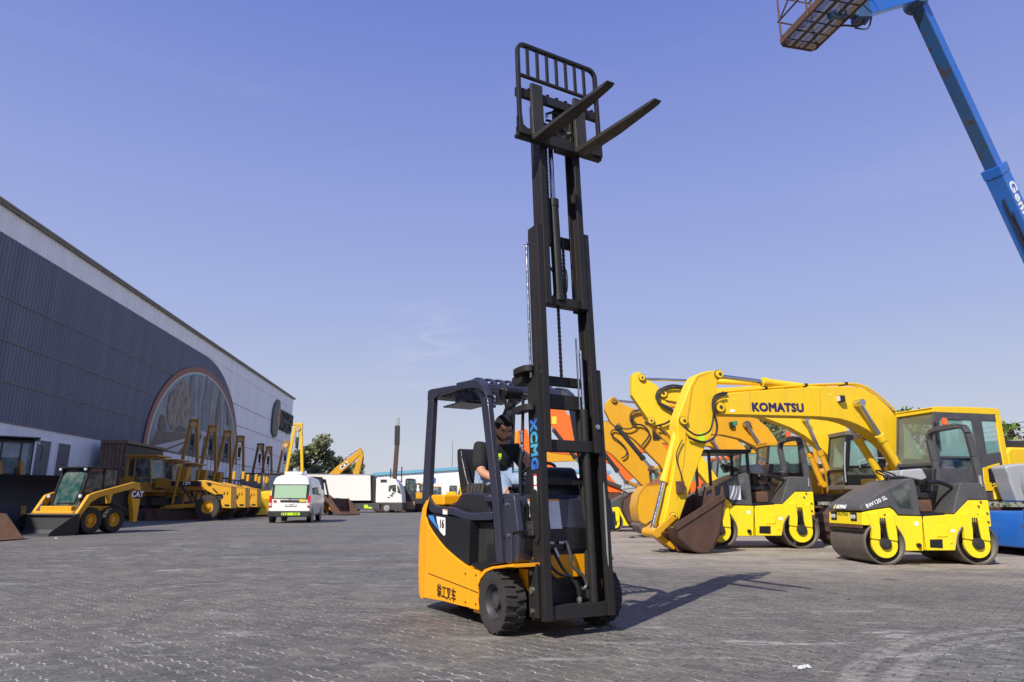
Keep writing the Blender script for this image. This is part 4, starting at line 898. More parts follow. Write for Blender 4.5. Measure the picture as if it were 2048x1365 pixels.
# ---------------- trees ----------------
def leaf_mat(name, c1, c2):
    m, t, b = mat0(name); g = t.nodes.new('ShaderNodeTexCoord')
    n = t.nodes.new('ShaderNodeTexNoise'); n.inputs['Scale'].default_value = 1.3; n.inputs['Detail'].default_value = 5; t.links.new(g.outputs['Object'], n.inputs[0])
    t.links.new(mix(t, rng(t, n.outputs[0], .35, .65), c1, c2), b.inputs['Base Color']); b.inputs['Roughness'].default_value = .6
    try: b.inputs['Transmission Weight'].default_value = 0
    except Exception: pass
    return m
m_leaf = leaf_mat('dusty_leaves', (.10, .13, .055), (.26, .27, .13)); m_leafd = leaf_mat('dark_leaves', (.045, .085, .04), (.12, .165, .075)); m_leafb = leaf_mat('bright_leaves', (.07, .15, .015), (.16, .26, .03))
m_bark = rust('bark', (.12, .085, .06), (.06, .045, .035))
def tree(name, label, loc, hgt, rad, seed, leaf, n=2600, ls=.28, trunk=.35, group='trees behind the yard', squash=.8, cat='tree'):
    r = random.Random(seed); t = thing(name, label, cat, loc, 0, group)
    q = MB(); base = Vector((0, 0, 0)); top = Vector((r.uniform(-.3, .3), 0, hgt * .5)); q.tube([base, top * .5 + Vector((.1, 0, 0)), top], hgt * .028, 7)
    blobs = []
    for k in range(16):
        a = r.uniform(0, 6.28); rr = rad * r.uniform(.2, .72); z = hgt * r.uniform(trunk + .1, .9)
        rr *= (1 - abs(z / hgt - .6) * .9); c = Vector((rr * math.cos(a), rr * math.sin(a), z)); blobs.append((c, rad * r.uniform(.22, .42)))
        q.tube([top * r.uniform(.5, 1), (top + c) * .5, c], hgt * .008, 5)
    q.build('trunk', m_bark, t)
    q = MB()
    for k in range(n):
        c, br = blobs[r.randrange(16)]
        d = Vector((r.gauss(0, 1), r.gauss(0, 1), r.gauss(0, 1))).normalized() * br * r.uniform(.45, 1.12); d.z *= squash
        p = c + d; nrm = Vector((r.gauss(0, 1), r.gauss(0, 1), r.gauss(.5, 1))).normalized(); u = nrm.orthogonal().normalized(); v = nrm.cross(u); s = ls * r.uniform(.5, 1.2); w2 = s * r.uniform(.35, .6)
        q.add([p - u * s, p - v * w2, p + u * s, p + v * w2], [(0, 1, 2, 3)])
    o = q.build('crown', leaf, t); o['kind'] = 'stuff'; return t
tree('bushy_tree', 'olive green rounded tree standing right behind the yellow pipelayer boom beyond the white van', (-32.2, 112), 11.8, 4.0, 3, m_leaf, 4200, .34)
tree('bushy_tree', 'small olive tree at the warehouse corner behind the pipelayer boom', (-37.5, 116), 9.5, 3.2, 4, m_leaf, 1800, .34)
tree('bushy_tree', 'dark green low tree to the right of the tall olive tree, behind the trailer', (-30.6, 118), 8.6, 3.6, 5, m_leafd, 2600, .34)
tree('bushy_tree', 'mid green spreading tree behind the folded excavator arm above the trailer', (-28.2, 121), 8.0, 3.6, 9, m_leaf, 3000, .34)
tree('bushy_tree', 'low dark bush just right of the folded excavator arm behind the trailer', (-26.0, 124), 5.6, 1.8, 12, m_leafd, 1200, .3)

# ---------------- far buildings ----------------
m_whs = paint('white_far_sheet', (.80, .81, .80), .6, wear=.1, dirt=(.65, .66, .66), scale=.3); m_bluer = paint('blue_roof', (.12, .35, .50), .5, wear=.1)
fb = thing('white_warehouse', 'far white warehouse with a blue roof edge and black sign lettering beyond the parked loaders', 'building', (-13.0, 150), 0)
pts = [(-16.5, 0), (34, 0), (34, 7.0), (1.5, 7.75), (-16.5, 6.5)]
MB().prism(pts, .1, 30).build('wall', m_whs, fb)
q = MB()
for k in range(84): q.bx(-16.4 + k * .6, -16.05 + k * .6, .0, .1, 0, 6.5)
q.build('wall_ribs', m_whs, fb)['kind'] = 'stuff'
MB().prism([(-17, 6.5), (1.5, 7.77), (34.4, 7.02), (34.4, 7.6), (1.5, 8.4), (-17, 7.15)], -.3, 30).build('roof', m_bluer, fb)
text('AUTO', 1.55, m_sign, 'sign_lettering', fb, frame((-7.4, -.08, 4.35), (1, 0, 0), (0, 0, 1)), .03, .05, sx=1.15); text('your auto', .62, m_sign, 'sign_lettering', fb, frame((-6.6, -.08, 3.25), (1, 0, 0), (0, 0, 1)), 0, .03, sx=1.6)
q = MB(); ge = [(1.0 * math.cos(k * math.pi / 8) * (1 if k % 2 else .75), 1.0 * math.sin(k * math.pi / 8) * (1 if k % 2 else .75)) for k in range(16)]; q.prism([(-4.3 + a, 5.6 + b) for a, b in ge], -.12, -.02); q.build('gear_emblem', paint('gear_blue', (.05, .12, .5), .5, wear=0), fb)
MB().cyl((0, .5, 8), (0, .5, 14), .05).build('roof_mast', m_grit, fb)
bk_ = thing('brown_shed', 'long dark brown shed roof showing above the white trailer', 'building', (-33, 104), 0)
MB().prism([(-4, 0), (10, 0), (10, 4.2), (9.5, 4.9), (-4, 4.9)], 0, 10).build('wall', paint('shed_brown', (.075, .04, .03), .7, wear=.3, dirt=(.04, .03, .025)), bk_)
MB().bx(-4.2, 9.7, -.2, 10.2, 4.92, 5.05).build('roof', m_rustd, bk_)

# ---------------- excavators on the right ----------------
m_winfr = m_black
def track(parent, x0, x1, y0, y1, r, mat, z=None):
    """belt with grousers, idler, sprocket and rollers"""
    z = r if z is None else z; n = 14; out = []; pts = []
    for k in range(n + 1): t = math.pi / 2 + math.pi * k / n; pts.append((x0 + r + r * math.cos(t), z + r * math.sin(t)))
    for k in range(n + 1): t = -math.pi / 2 + math.pi * k / n; pts.append((x1 - r + r * math.cos(t), z + r * math.sin(t)))
    # resample evenly and add grousers
    L_ = []; m = len(pts)
    for i in range(m):
        a, b = Vector(pts[i]), Vector(pts[(i + 1) % m]); d = (b - a).length; k = max(1, round(d / .085)); 
        for j in range(k): L_.append(a + (b - a) * j / k)
    m = len(L_); cen = Vector(((x0 + x1) / 2, z)); outl = []; inl = []
    for i, p in enumerate(L_):
        d = (L_[(i + 1) % m] - L_[i - 1]).normalized(); nrm = Vector((d.y, -d.x))
        h = .022 if i % 2 else -.008; outl.append(p + nrm * h); inl.append(p - nrm * .05)
    v = [(p.x, y, p.y) for y in (y0, y1) for p in outl] + [(p.x, y, p.y) for y in (y0, y1) for p in inl]; f = []
    for i in range(m):
        j = (i + 1) % m; f += [(i, j, m + j, m + i), (2 * m + j, 2 * m + i, 3 * m + i, 3 * m + j), (j, i, 2 * m + i, 2 * m + j), (m + i, m + j, 3 * m + j, 3 * m + i)]
    q = MB().add(v, f); tk = q.build('track', mat, parent, ang=20)
    yi, yo = min(y0, y1) + .12, max(y0, y1) - .12
    MB().prism([(x0 + r, z - r * .55), (x1 - r, z - r * .55), (x1 - r, z + r * .35), (x0 + r, z + r * .35)], yi, yo).build('track_frame', m_dark, tk, .02)
    for c, rr in ((x0 + r, r * .86), (x1 - r, r * .86)): MB().cyl((c, yi - .03, z), (c, yo + .03, z), rr, n=20).build('track_wheel', m_rustd, tk, .02)
    n = int((x1 - x0 - 2 * r) / .38)
    for k in range(n + 1):
        xx = x0 + r + (x1 - x0 - 2 * r) * k / n; MB().cyl((xx, yi - .05, z - r * .68), (xx, yo + .05, z - r * .68), .11, n=12).build('track_roller', m_rustd, tk)
    return tk
def cylinder_part(parent, a, b, y, r, mat, split=.55, name='hydraulic_cylinder', rodr=.6, rm=None):
    """barrel from a, chromed rod to b, both in the machine plane"""
    A_, B_ = Vector((a[0], y, a[1])), Vector((b[0], y, b[1])); M_ = A_.lerp(B_, split); d = (B_ - A_).normalized()
    q = MB(); q.cyl(A_, M_, r, n=16); q.cyl(M_ - d * r * 1.6, M_ + d * .01, r * 1.18, n=16); q.cyl(A_ - Vector((0, r * 1.2, 0)), A_ + Vector((0, r * 1.2, 0)), r * 1.05, n=14)
    c = q.build(name, mat, parent); q = MB(); q.cyl(M_, B_, r * rodr, n=12); q.cyl(B_ - Vector((0, r * 1.2, 0)), B_ + Vector((0, r * 1.2, 0)), r * .95, n=14); q.build('piston_rod', rm or m_steel, c); return c
def pin(parent, p, y0, y1, r, mat):
    o = MB().cyl((p[0], y0, p[1]), (p[0], y1, p[1]), r, n=16).build('pin', mat, parent, .008)
    k = .012; MB().cyl((p[0], y0 + .03, p[1]), (p[0], y1 - .03, p[1]), r * 1.18, n=18).build('greasy_collar', m_grease, parent); MB().cyl((p[0], y0 - k, p[1]), (p[0], y1 + k, p[1]), r * .38, n=12).build('pin_bolt', m_rustd, parent); return o
m_grease = paint('greasy_yellow', (.30, .17, .02), .5, wear=.8, dirt=(.05, .04, .025), scale=6)
def cab(root, xf, y0, y1, z0, z1, ln, shell_m, door_m, glass_m, front_glass, style=0):
    """operator's cab: floor pan, posts, roof, door with panes, windscreen; front at xf, looking +x"""
    xr = xf - ln; c = MB().prism([(xf, z0), (xf + .02, z0 + .12), (xr, z0 + .12), (xr, z0)], y0, y1).build('cab', shell_m, root, .015)
    k = .10; sl = .20                                  # windscreen lean
    fp_ = lambda z: xf + .02 - sl * max(0, (z - z0 - .5)) / (z1 - z0 - .5) if z > z0 + .5 else xf
    roof = spl([(fp_(z1) + .02, z1 - .05), (fp_(z1) - .1, z1), (xr + .18, z1 + .02), (xr + .02, z1 - .05)], 3)
    MB().prism(roof + [(xr + .02, z1 - .12), (fp_(z1) + .02, z1 - .12)], y0, y1).build('cab_roof', shell_m, c, .025, 2)
    for yy in (y0, y1):
        a, b = (yy, yy + .06) if yy == min(y0, y1) else (yy - .06, yy)
        MB().prism([(fp_(z0), z0 + .1), (fp_(z0 + .5), z0 + .5), (fp_(z1), z1 - .1), (fp_(z1) - .07, z1 - .1), (fp_(z0 + .5) - .08, z0 + .5), (fp_(z0) - .08, z0 + .1)], a, b).build('front_post', door_m, c, .01)
        MB().prism([(xr + .16, z0 + .1), (xr + .14, z1 - .1), (xr, z1 - .1), (xr - .02, z0 + .1)], a, b).build('rear_post', shell_m, c, .02)
        MB().prism([(xr + ln * .37, z0 + .1), (xr + ln * .35, z1 - .1), (xr + ln * .30, z1 - .1), (xr + ln * .30, z0 + .1)], a, b).build('centre_post', door_m, c, .01)
        if style:
            MB().prism([(fp_(z1) - .05, z1 - .1), (fp_(z1 - .26) - .05, z1 - .26), (xr + .14, z1 - .26), (xr + .14, z1 - .1)], a + .005, b - .005).build('door_header', door_m, c, .01)
            MB().prism([(xr + ln * .42, z0 + .1), (xr + ln * .41, z1 - .1), (xr + ln * .27, z1 - .1), (xr + ln * .27, z0 + .1)], a + .004, b - .004).build('door_frame', door_m, c, .02)
            MB().prism([(fp_(z0 + .5) - .07, z0 + .5), (fp_(z1) - .06, z1 - .1), (fp_(z1) - .16, z1 - .1), (fp_(z0 + .5) - .17, z0 + .5)], a + .004, b - .004).build('door_frame', door_m, c, .02)
            q = MB(); ym0 = b + .01 if b > 0 and a > 0 and yy == y1 else a - .01; q.bx(xr + ln * .44, xr + ln * .52, ym0 - .01, ym0 + .01, z0 + .62, z0 + .67); q.build('door_handle', m_black, c)
        # lower door and quarter panels
        zz = z0 + (z1 - z0) * .42
        MB().prism([(fp_(z0) - .08, z0 + .1), (fp_(zz) - .1, zz - .28), (xr + ln * .37, zz - .28), (xr + ln * .37, z0 + .1)], a + .01, b - .01).build('lower_door', door_m, c, .01)
        MB().prism([(xr + ln * .31, z0 + .1), (xr + ln * .31, zz), (xr + .15, zz + .08), (xr + .15, z0 + .1)], a + .01, b - .01).build('quarter_panel', door_m if style else shell_m, c, .01)
        ym = (a + b) / 2
        MB().prism([(fp_(zz) - .08, zz - .03), (fp_(z1) - .07, z1 - .1), (xr + ln * .35, z1 - .1), (xr + ln * .36, zz - .03)], ym - .004, ym + .004).build('door_window', glass_m, c)
        MB().prism([(fp_(zz - .3) - .08, zz - .28), (fp_(zz) - .08, zz - .07), (xr + ln * .36, zz - .07), (xr + ln * .36, zz - .28)], ym - .004, ym + .004).build('lower_window', m_glassd, c)
        MB().prism([(fp_(zz), zz - .07), (fp_(zz), zz - .03), (xr + ln * .36, zz - .03), (xr + ln * .36, zz - .07)], a, b).build('door_rail', door_m, c)
        MB().prism([(xr + ln * .30, zz + .02), (xr + ln * .30, z1 - .1), (xr + .15, z1 - .1), (xr + .16, zz + .08)], ym - .004, ym + .004).build('rear_window', glass_m, c)
    lo, hi = min(y0, y1), max(y0, y1)
    MB().add([(fp_(z0 + .5) - .03, lo + .06, z0 + .55), (fp_(z0 + .5) - .03, hi - .06, z0 + .55), (fp_(z1) - .03, hi - .06, z1 - .1), (fp_(z1) - .03, lo + .06, z1 - .1)], [(0, 1, 2, 3)]).build('windscreen', front_glass, c)
    MB().bx(xf - .06, xf - .04, lo + .06, hi - .06, z0 + .12, z0 + .50).build('lower_windscreen', m_glassd, c)
    MB().bx(xf - .08, xf + .0, lo + .05, hi - .05, z0 + .49, z0 + .56).build('windscreen_rail', door_m, c, .01)
    MB().bx(xr + .01, xr + .05, lo + .06, hi - .06, z0 + .1, z0 + .95).build('back_panel', m_dark, c)
    s = MB(); s.bx(xr + ln * .25, xr + ln * .6, lo + .28, hi - .28, z0 + .12, z0 + .55); s.build('cab_seat', m_seat, c, .04, 2)
    s = MB(); s.prism([(xr + ln * .2, z0 + .55), (xr + ln * .3, z0 + .55), (xr + ln * .24, z0 + 1.25), (xr + ln * .14, z0 + 1.25)], lo + .28, hi - .28); s.build('seat_back', m_seat, c, .04, 2)
    for yy in (lo + .22, hi - .26): MB().bx(xr + ln * .45, xr + ln * .75, yy, yy + .06, z0 + .45, z0 + .75).build('control_box', m_dark, c, .02)
    return c
def bucket(parent, side, hinge, w_, mat, teeth=4, mt=None, td=(0, 1), tl=.17):
    """side: side-plate outline, first point hinge corner, last point the lip; shell follows the outline from hinge round to lip"""
    mt = mt or mat; o = None; h = w_ / 2; n = len(side); th = .03
    cen = Vector((sum(p[0] for p in side) / n, sum(p[1] for p in side) / n)); q = MB(); inn_ = []
    for i, p in enumerate(side):
        a, b = Vector(side[max(i - 1, 0)]), Vector(side[min(i + 1, n - 1)]); d = (b - a).normalized(); nr = Vector((-d.y, d.x))
        if (cen - Vector(p)).dot(nr) < 0: nr = -nr
        inn_.append((p[0] + nr.x * th, p[1] + nr.y * th))
    for i in range(n - 1): pass
    v = [(p[0], y, p[1]) for y in (-h, h) for p in side] + [(p[0], y, p[1]) for y in (-h, h) for p in inn_]; f = []
    for i in range(n - 1): f += [(i, i + 1, n + i + 1, n + i), (2 * n + i + 1, 2 * n + i, 3 * n + i, 3 * n + i + 1), (i + 1, i, 2 * n + i, 2 * n + i + 1), (n + i, n + i + 1, 3 * n + i + 1, 3 * n + i)]
    f += [(0, n, 3 * n, 2 * n), (n - 1, 3 * n - 1, 4 * n - 1, 2 * n - 1)]
    bk = q.add(v, f).build('bucket', mat, parent, ang=40)
    for s_ in (-1, 1): MB().prism(side, s_ * h, s_ * (h - .028)).build('side_plate', mat, bk, .004)
    a, b = side[0], side[-1]
    for s_ in (-1, 1): MB().beam((a[0], s_ * (h + .008), a[1]), (b[0], s_ * (h + .008), b[1]), .03, .12).build('side_cutter', mat, bk, .004)
    p = Vector(side[-1]); d = Vector(td).normalized(); nn2 = Vector((-d.y, d.x))
    q = MB(); q.prism([tuple(p - d * .22 + nn2 * .03), tuple(p + nn2 * .03), tuple(p - nn2 * .03), tuple(p - d * .22 - nn2 * .03)], -h, h); q.build('lip', mat, bk, .005)
    for k in range(teeth):
        y = -h + .06 + (w_ - .12) * k / max(teeth - 1, 1); q = MB()
        A_ = p - d * .08; B_ = p + d * tl
        v = [(A_.x + nn2.x * s * .04, y + t * .05, A_.y + nn2.y * s * .04) for s in (-1, 1) for t in (-1, 1)] + [(B_.x + nn2.x * s * .008, y + t * .022, B_.y + nn2.y * s * .008) for s in (-1, 1) for t in (-1, 1)]
        q.add(v, [(0, 1, 3, 2), (4, 6, 7, 5), (0, 4, 5, 1), (2, 3, 7, 6), (0, 2, 6, 4), (1, 5, 7, 3)]); q.build('tooth', mt, bk, .005)
    return bk
def exc_body(root, xf, mb_, md_, glass_m, fgl, zc=1.22, ztop=2.95, cabx=.65, ln=1.9, cw_m=None, style=0, roofm=None, tr_m=None, full=True, cy=(.32, 1.32)):
    """undercarriage, turntable, engine house, counterweight and cab; xf = boom foot"""
    cw_m = cw_m or mb_; cx = xf - .55
    for s_ in (-1, 1): track(root, cx - 2.0, cx + 2.0, s_ * .92, s_ * 1.42, .42, tr_m or m_rustd)
    q = MB(); q.bx(cx - .8, cx + .8, -.92, .92, .35, .75); q.cyl((cx, 0, .7), (cx, 0, .98), .62, n=24); q.build('undercarriage', m_dark, root, .02)
    MB().bx(xf - 3.2, xf + .7, -1.32, 1.32, .98, 1.2).build('deck', md_, root, .02)
    MB().prism([(xf - 2.45, 1.2), (xf - 1.35, 1.2), (xf - 1.35, 2.0), (xf - 1.5, 2.1), (xf - 2.45, 2.1)], -1.32, 1.32).build('engine_house', mb_, root, .05, 2)
    MB().bx(xf - 1.3, xf + .1, -1.32, -.35, 1.2, 1.5).build('side_box', mb_, root, .03, 2)
    MB().prism(spl([(xf - 2.45, 1.0), (xf - 2.47, 2.1), (xf - 2.9, 2.08), (xf - 3.15, 1.9), (xf - 3.22, 1.4), (xf - 3.1, 1.02)], 3), -1.3, 1.3).build('counterweight', cw_m, root, .06, 3)
    q = MB(); q.bx(xf - 2.4, xf - 1.6, -1.0, 1.0, 2.1, 2.28); q.build('engine_hood', m_dark, root, .05, 2)
    q = MB(); q.bx(xf - .25, xf + .3, -.34, -.22, 1.2, 1.75); q.build('boom_bracket', mb_, root, .02)
    q = MB(); q.bx(xf - .25, xf + .3, .22, .34, 1.2, 1.75); q.build('boom_bracket', mb_, root, .02)
    if full: q = MB(); q.cyl((xf - 2.1, -.6, 2.25), (xf - 2.1, -.6, 2.6), .06); q.build('exhaust', m_rustd, root)
    return cab(root, xf + cabx, cy[0], cy[1], zc, ztop, ln, mb_ if not roofm else roofm, md_, glass_m, fgl, style)
def hose(root, O, hd, lat, px, r=.022, mat=None, nm='hydraulic_hose'):
    p = tr(O, hd, lat, px); MB().tube([(x, lat, z) for x, z in p], r, 7, sm=4).build(nm, mat or m_dark, root)
def c5(p): return [(1180 + a / 3.25, 720 + b / 3.25) for a, b in p]
def c6(p): return [(1600 + a / 3.69, 780 + b / 3.69) for a, b in p]
# --- nearest: bright yellow excavator ---
EO, EH = (3.9, 14.2), 195
e1 = thing('excavator', 'bright yellow excavator with navy lettering on its boom and a brown bucket', 'excavator', EO, EH, 'excavators parked side by side')
t1 = lambda px, lat=.2: tr(EO, EH, lat, px)
bo = t1([(1431, 815), (1432, 803), (1438, 795), (1452, 787), (1520, 781), (1600, 776), (1660, 773), (1700, 773), (1730, 778), (1752, 792), (1775, 812), (1800, 842), (1840, 905), (1862, 950), (1862, 968), (1835, 972), (1815, 948), (1790, 905), (1770, 886), (1752, 872), (1735, 860), (1716, 850), (1698, 843), (1679, 838), (1640, 834), (1560, 832), (1480, 830), (1441, 829)])
boom = MB().prism(bo, -.2, .2).build('boom', m_ky, e1, .018, 2)
top_ = t1([(1452, 783), (1530, 777), (1610, 771), (1690, 768), (1722, 771), (1748, 785), (1780, 812), (1800, 836)], .12)
for yy in (.14, .06, -.04): MB().tube([(x, yy, z) for x, z in top_], .02, 7, sm=3).build('boom_pipe', m_ky, boom)
q = MB()
for i in (1, 2, 3): q.bx(top_[i][0] - .03, top_[i][0] + .03, -.08, .18, top_[i][1] - .03, top_[i][1] + .03)
q.build('pipe_clamps', m_dark, boom)['kind'] = 'stuff'
text('KOMATSU', .245, m_navy, 'lettering', boom, frame((t1([(1556, 816)])[0][0], .204, t1([(1556, 816)])[0][1]), (-1, 0, .02), (0, 0, 1)), .013, .002, sx=1.06)
ao = t1([(1424, 741), (1437, 741), (1444, 748), (1437, 765), (1434, 790), (1431, 850), (1426, 868), (1412, 892), (1392, 948), (1365, 1028), (1358, 1048), (1345, 1060), (1330, 1058), (1328, 1046), (1337, 1009), (1350, 935), (1358, 880), (1355, 852), (1357, 835), (1366, 812), (1381, 772), (1392, 752), (1408, 744)])
arm = MB().prism(ao, -.17, .17).build('arm', m_ky, e1, .02, 2)
MB().prism(t1([(1424, 744), (1396, 752), (1383, 775), (1372, 850), (1366, 930), (1352, 1000), (1354, 1000), (1368, 930), (1375, 850), (1386, 775), (1398, 754)], .17), .169, .173).build('arm_seam', m_cy, arm)
a_ = t1([(1438, 749), (1440, 815), (1367, 842), (1337, 963), (1312, 1066), (1347, 1033), (1343, 1062), (1357, 1097)])
for p, r_ in ((a_[0], .085), (a_[1], .10), (a_[2], .08), (a_[5], .07), (a_[6], .08)): pin(arm, p, -.24, .24, r_, m_ky)
cylinder_part(e1, a_[2], a_[4], .0, .075, m_ky, .55, 'bucket_cylinder')
bl_ = MB().beam((a_[4][0], .23, a_[4][1]), (a_[5][0], .23, a_[5][1]), .05, .12); bl_.beam((a_[4][0], -.23, a_[4][1]), (a_[5][0], -.23, a_[5][1]), .05, .12); bl_.cyl((a_[4][0], -.26, a_[4][1]), (a_[4][0], .26, a_[4][1]), .09); bl_.build('bucket_link', m_cy, e1, .01)['kind'] = 'stuff'
MB().beam((a_[4][0], .0, a_[4][1]), (a_[7][0], .0, a_[7][1]), .2, .11).build('bucket_link', m_cy, e1, .02)
bs_ = t1([(1349, 1056), (1356, 1076), (1371, 1091), (1385, 1102), (1400, 1107), (1417, 1108), (1427, 1098), (1440, 1068), (1446, 1035), (1448, 992)], .55)
bk = bucket(e1, bs_, None, 1.1, m_rustd, 4, m_rust, (-.05, 1), .19)
for s_ in (-.16, .16): MB().prism(t1([(1338, 1060), (1345, 1052), (1362, 1052), (1372, 1075), (1368, 1104), (1356, 1104), (1350, 1085)], .2), s_ - .025, s_ + .025).build('bucket_ear', m_rust, bk, .01)
cylinder_part(e1, t1([(1742, 788)])[0], t1([(1443, 749)])[0], .0, .085, m_ky, .7, 'arm_cylinder', .55)
for s_ in (-1, 1): cylinder_part(e1, t1([(1815, 958)], s_ * .36)[0] if s_ > 0 else (t1([(1815, 958)], .36)[0][0], t1([(1815, 958)], .36)[0][1]), t1([(1717, 807)], .3)[0], s_ * .33, .085, m_ky, .57, 'boom_cylinder')
hose(e1, EO, EH, .24, c5([(890, 215), (830, 225), (800, 260), (800, 330), (825, 420), (810, 500), (740, 535), (640, 505)]), .024)
hose(e1, EO, EH, .28, c5([(880, 225), (835, 240), (808, 280), (798, 400), (770, 470), (690, 490), (610, 435)]), .02)
hose(e1, EO, EH, .22, c5([(600, 520), (560, 620), (590, 740), (600, 790)]), .012)
q = MB(); p = t1(c5([(585, 830)]))[0]; q.bx(p[0] - .08, p[0] + .08, .17, .26, p[1] - .12, p[1] + .12); q.build('grease_box', m_rust, arm, .01)
MB().prism(t1(c5([(705, 500), (725, 465), (748, 500), (745, 545), (708, 540)]), .18), .171, .1745).build('warning_decal', m_lime, arm)
for u_ in (1500, 1640): MB().prism(t1([(u_, 780), (u_ + 1, 780), (u_ + 1, 831), (u_, 831)]), .199, .2025).build('weld_seam', m_cy, boom)
for px_ in ((1465, 822), (1660, 790), (1720, 830), (1470, 800)): p = t1([px_])[0]; MB().bx(p[0] - .05, p[0] + .05, .2, .2035, p[1] - .03, p[1] + .03).build('small_decal', m_wpr if px_[0] % 2 else m_yelp, boom)
p = t1([(1682, 798)], .25)[0]; q = MB(); q.bx(p[0] - .07, p[0] + .07, .2, .32, p[1] - .07, p[1] + .07); q.build('boom_light', m_dark, boom, .02); MB().bx(p[0] + .07, p[0] + .08, .21, .31, p[1] - .055, p[1] + .055).build('boom_light_lens', m_lens, boom)
exc_body(e1, -5.1, m_ky, m_rollg, m_glass, m_glassc, zc=1.2, ztop=2.90, cabx=.62, ln=1.95, cy=(.35, 1.34), style=1)
MB().prism(t1(c6([(1345, 575), (1470, 540), (1495, 745), (1360, 745)]), 1.33), 1.325, 1.345).build('side_vent_panel', m_ky, e1, .01)
q = MB(); vp = t1(c6([(1388, 585), (1470, 558), (1482, 678), (1400, 680)]), 1.35); q.prism(vp, 1.346, 1.352); q.build('vent', m_black, e1)
for k in range(6): MB().beam((vp[0][0] - .03, 1.356, vp[0][1] - .06 - k * .055), (vp[1][0] + .03, 1.356, vp[1][1] - .08 - k * .055), .01, .018).build('vent_slat', m_dark, e1)
MB().bx(-8.6, -5.9, 1.30, 1.36, 1.0, 1.35).build('side_skirt', m_ky, e1, .03, 2)
q = MB(); q.M = Matrix.Translation((-4.6, 1.40, 2.35)); q.bx(-.03, .03, -.04, .04, -.22, .22); q.build('mirror', m_black, e1, .03, 2)
q = MB()
for k in range(5): q.bx(-7.5 - k * .13, -7.42 - k * .13, .5, 1.0, 2.28, 2.29)
q.build('hood_grille', m_black, e1)['kind'] = 'stuff'
# --- second: yellow, brownish cab ---
def arm_machine(O, hd, label, boom_px, arm_px, md, extra, w_=.19):
    e = thing('excavator', label, 'excavator', O, hd, 'excavators parked side by side'); t = lambda px, lat=w_: tr(O, hd, lat, px)
    b = MB().prism(t(boom_px), -w_, w_).build('boom', md, e, .015, 2); a = MB().prism(t(arm_px), -w_ + .03, w_ - .03).build('arm', md, e, .015, 2)
    return e, t, b, a
O2 = (4.0, 20.4)
e2, t2, b2, a2 = arm_machine(O2, 182, 'yellow excavator with a sand-brown cab, arm folded under so its yellow bucket touches the ground',
    [(1318, 790), (1322, 780), (1340, 775), (1385, 779), (1450, 776), (1540, 770), (1600, 772), (1640, 790), (1662, 815), (1690, 850), (1715, 905), (1735, 950), (1725, 965), (1700, 950), (1665, 920), (1640, 895), (1610, 872), (1580, 855), (1540, 840), (1480, 822), (1420, 806), (1360, 806), (1330, 800)],
    [(1264, 750), (1270, 745), (1281, 744), (1290, 757), (1312, 769), (1320, 777), (1330, 800), (1352, 825), (1368, 842), (1400, 905), (1440, 962), (1436, 975), (1424, 978), (1390, 935), (1350, 882), (1322, 850), (1305, 852), (1297, 838), (1264, 790)], m_ky, None)
for px_, r_ in (((1284, 756), .09), ((1326, 788), .11), ((1302, 842), .09), ((1432, 968), .08)): pin(a2, t2([px_])[0], -.25, .25, r_, m_ky)
cylinder_part(e2, t2([(1532, 765)])[0], t2([(1284, 756)])[0], .0, .085, m_ky, .42, 'arm_cylinder', .5)
cylinder_part(e2, t2([(1303, 846)])[0], t2([(1395, 940)])[0], .0, .075, m_cy, .6, 'bucket_cylinder')
for s_ in (-1, 1): cylinder_part(e2, t2([(1668, 968)], .36)[0], t2([(1612, 838)], .36)[0], s_ * .34, .085, m_cy, .5, 'boom_cylinder')
hose(e2, O2, 182, .25, c5([(640, 180), (540, 165), (470, 185), (435, 215), (440, 270), (530, 320), (545, 370), (500, 410), (430, 430)]), .03)
hose(e2, O2, 182, .28, c5([(630, 185), (520, 180), (450, 215), (450, 280), (525, 330), (535, 380), (480, 420)]), .03)
bs_ = t2([(1350, 985), (1345, 975), (1320, 968), (1290, 972), (1277, 990), (1273, 1015), (1277, 1040), (1295, 1060), (1322, 1070), (1345, 1060)], .5)
bk2 = bucket(e2, bs_, None, 1.0, m_cy, 0, m_rust, (.3, -1), .1)
for s_ in (-.2, .2): MB().prism(t2([(1300, 968), (1322, 955), (1340, 952), (1352, 975), (1330, 985), (1300, 980)], .2), s_ - .03, s_ + .03).build('bucket_ear', m_rusto, bk2, .01)
MB().prism(t2([(1275, 1052), (1282, 1045), (1300, 1050), (1312, 1066), (1306, 1074), (1288, 1068)], .5), -.5, .5).build('cutting_edge', m_drum, bk2, .01)
m_dcab = paint('sand_brown_cab', (.17, .145, .12), .55, wear=.3, dirt=(.1, .085, .07))
c2_ = exc_body(e2, -6.15, m_cy, m_black, m_glass, m_glassc, zc=1.3, ztop=2.92, cabx=1.0, ln=1.75, cy=(.35, 1.34), roofm=m_dcab, style=1)
q = MB(); q.tube([(-5.15, 1.40, 1.5), (-5.16, 1.42, 2.0), (-5.25, 1.42, 2.6)], .02, 7, sm=3); q.build('cab_handrail', m_grey, e2)
q = MB(); q.tube([(-5.6, 1.4, 1.9), (-5.6, 1.42, 2.08), (-6.3, 1.42, 2.15), (-6.35, 1.4, 1.95)], .018, 7, sm=3); q.build('cab_handrail', m_grey, e2)
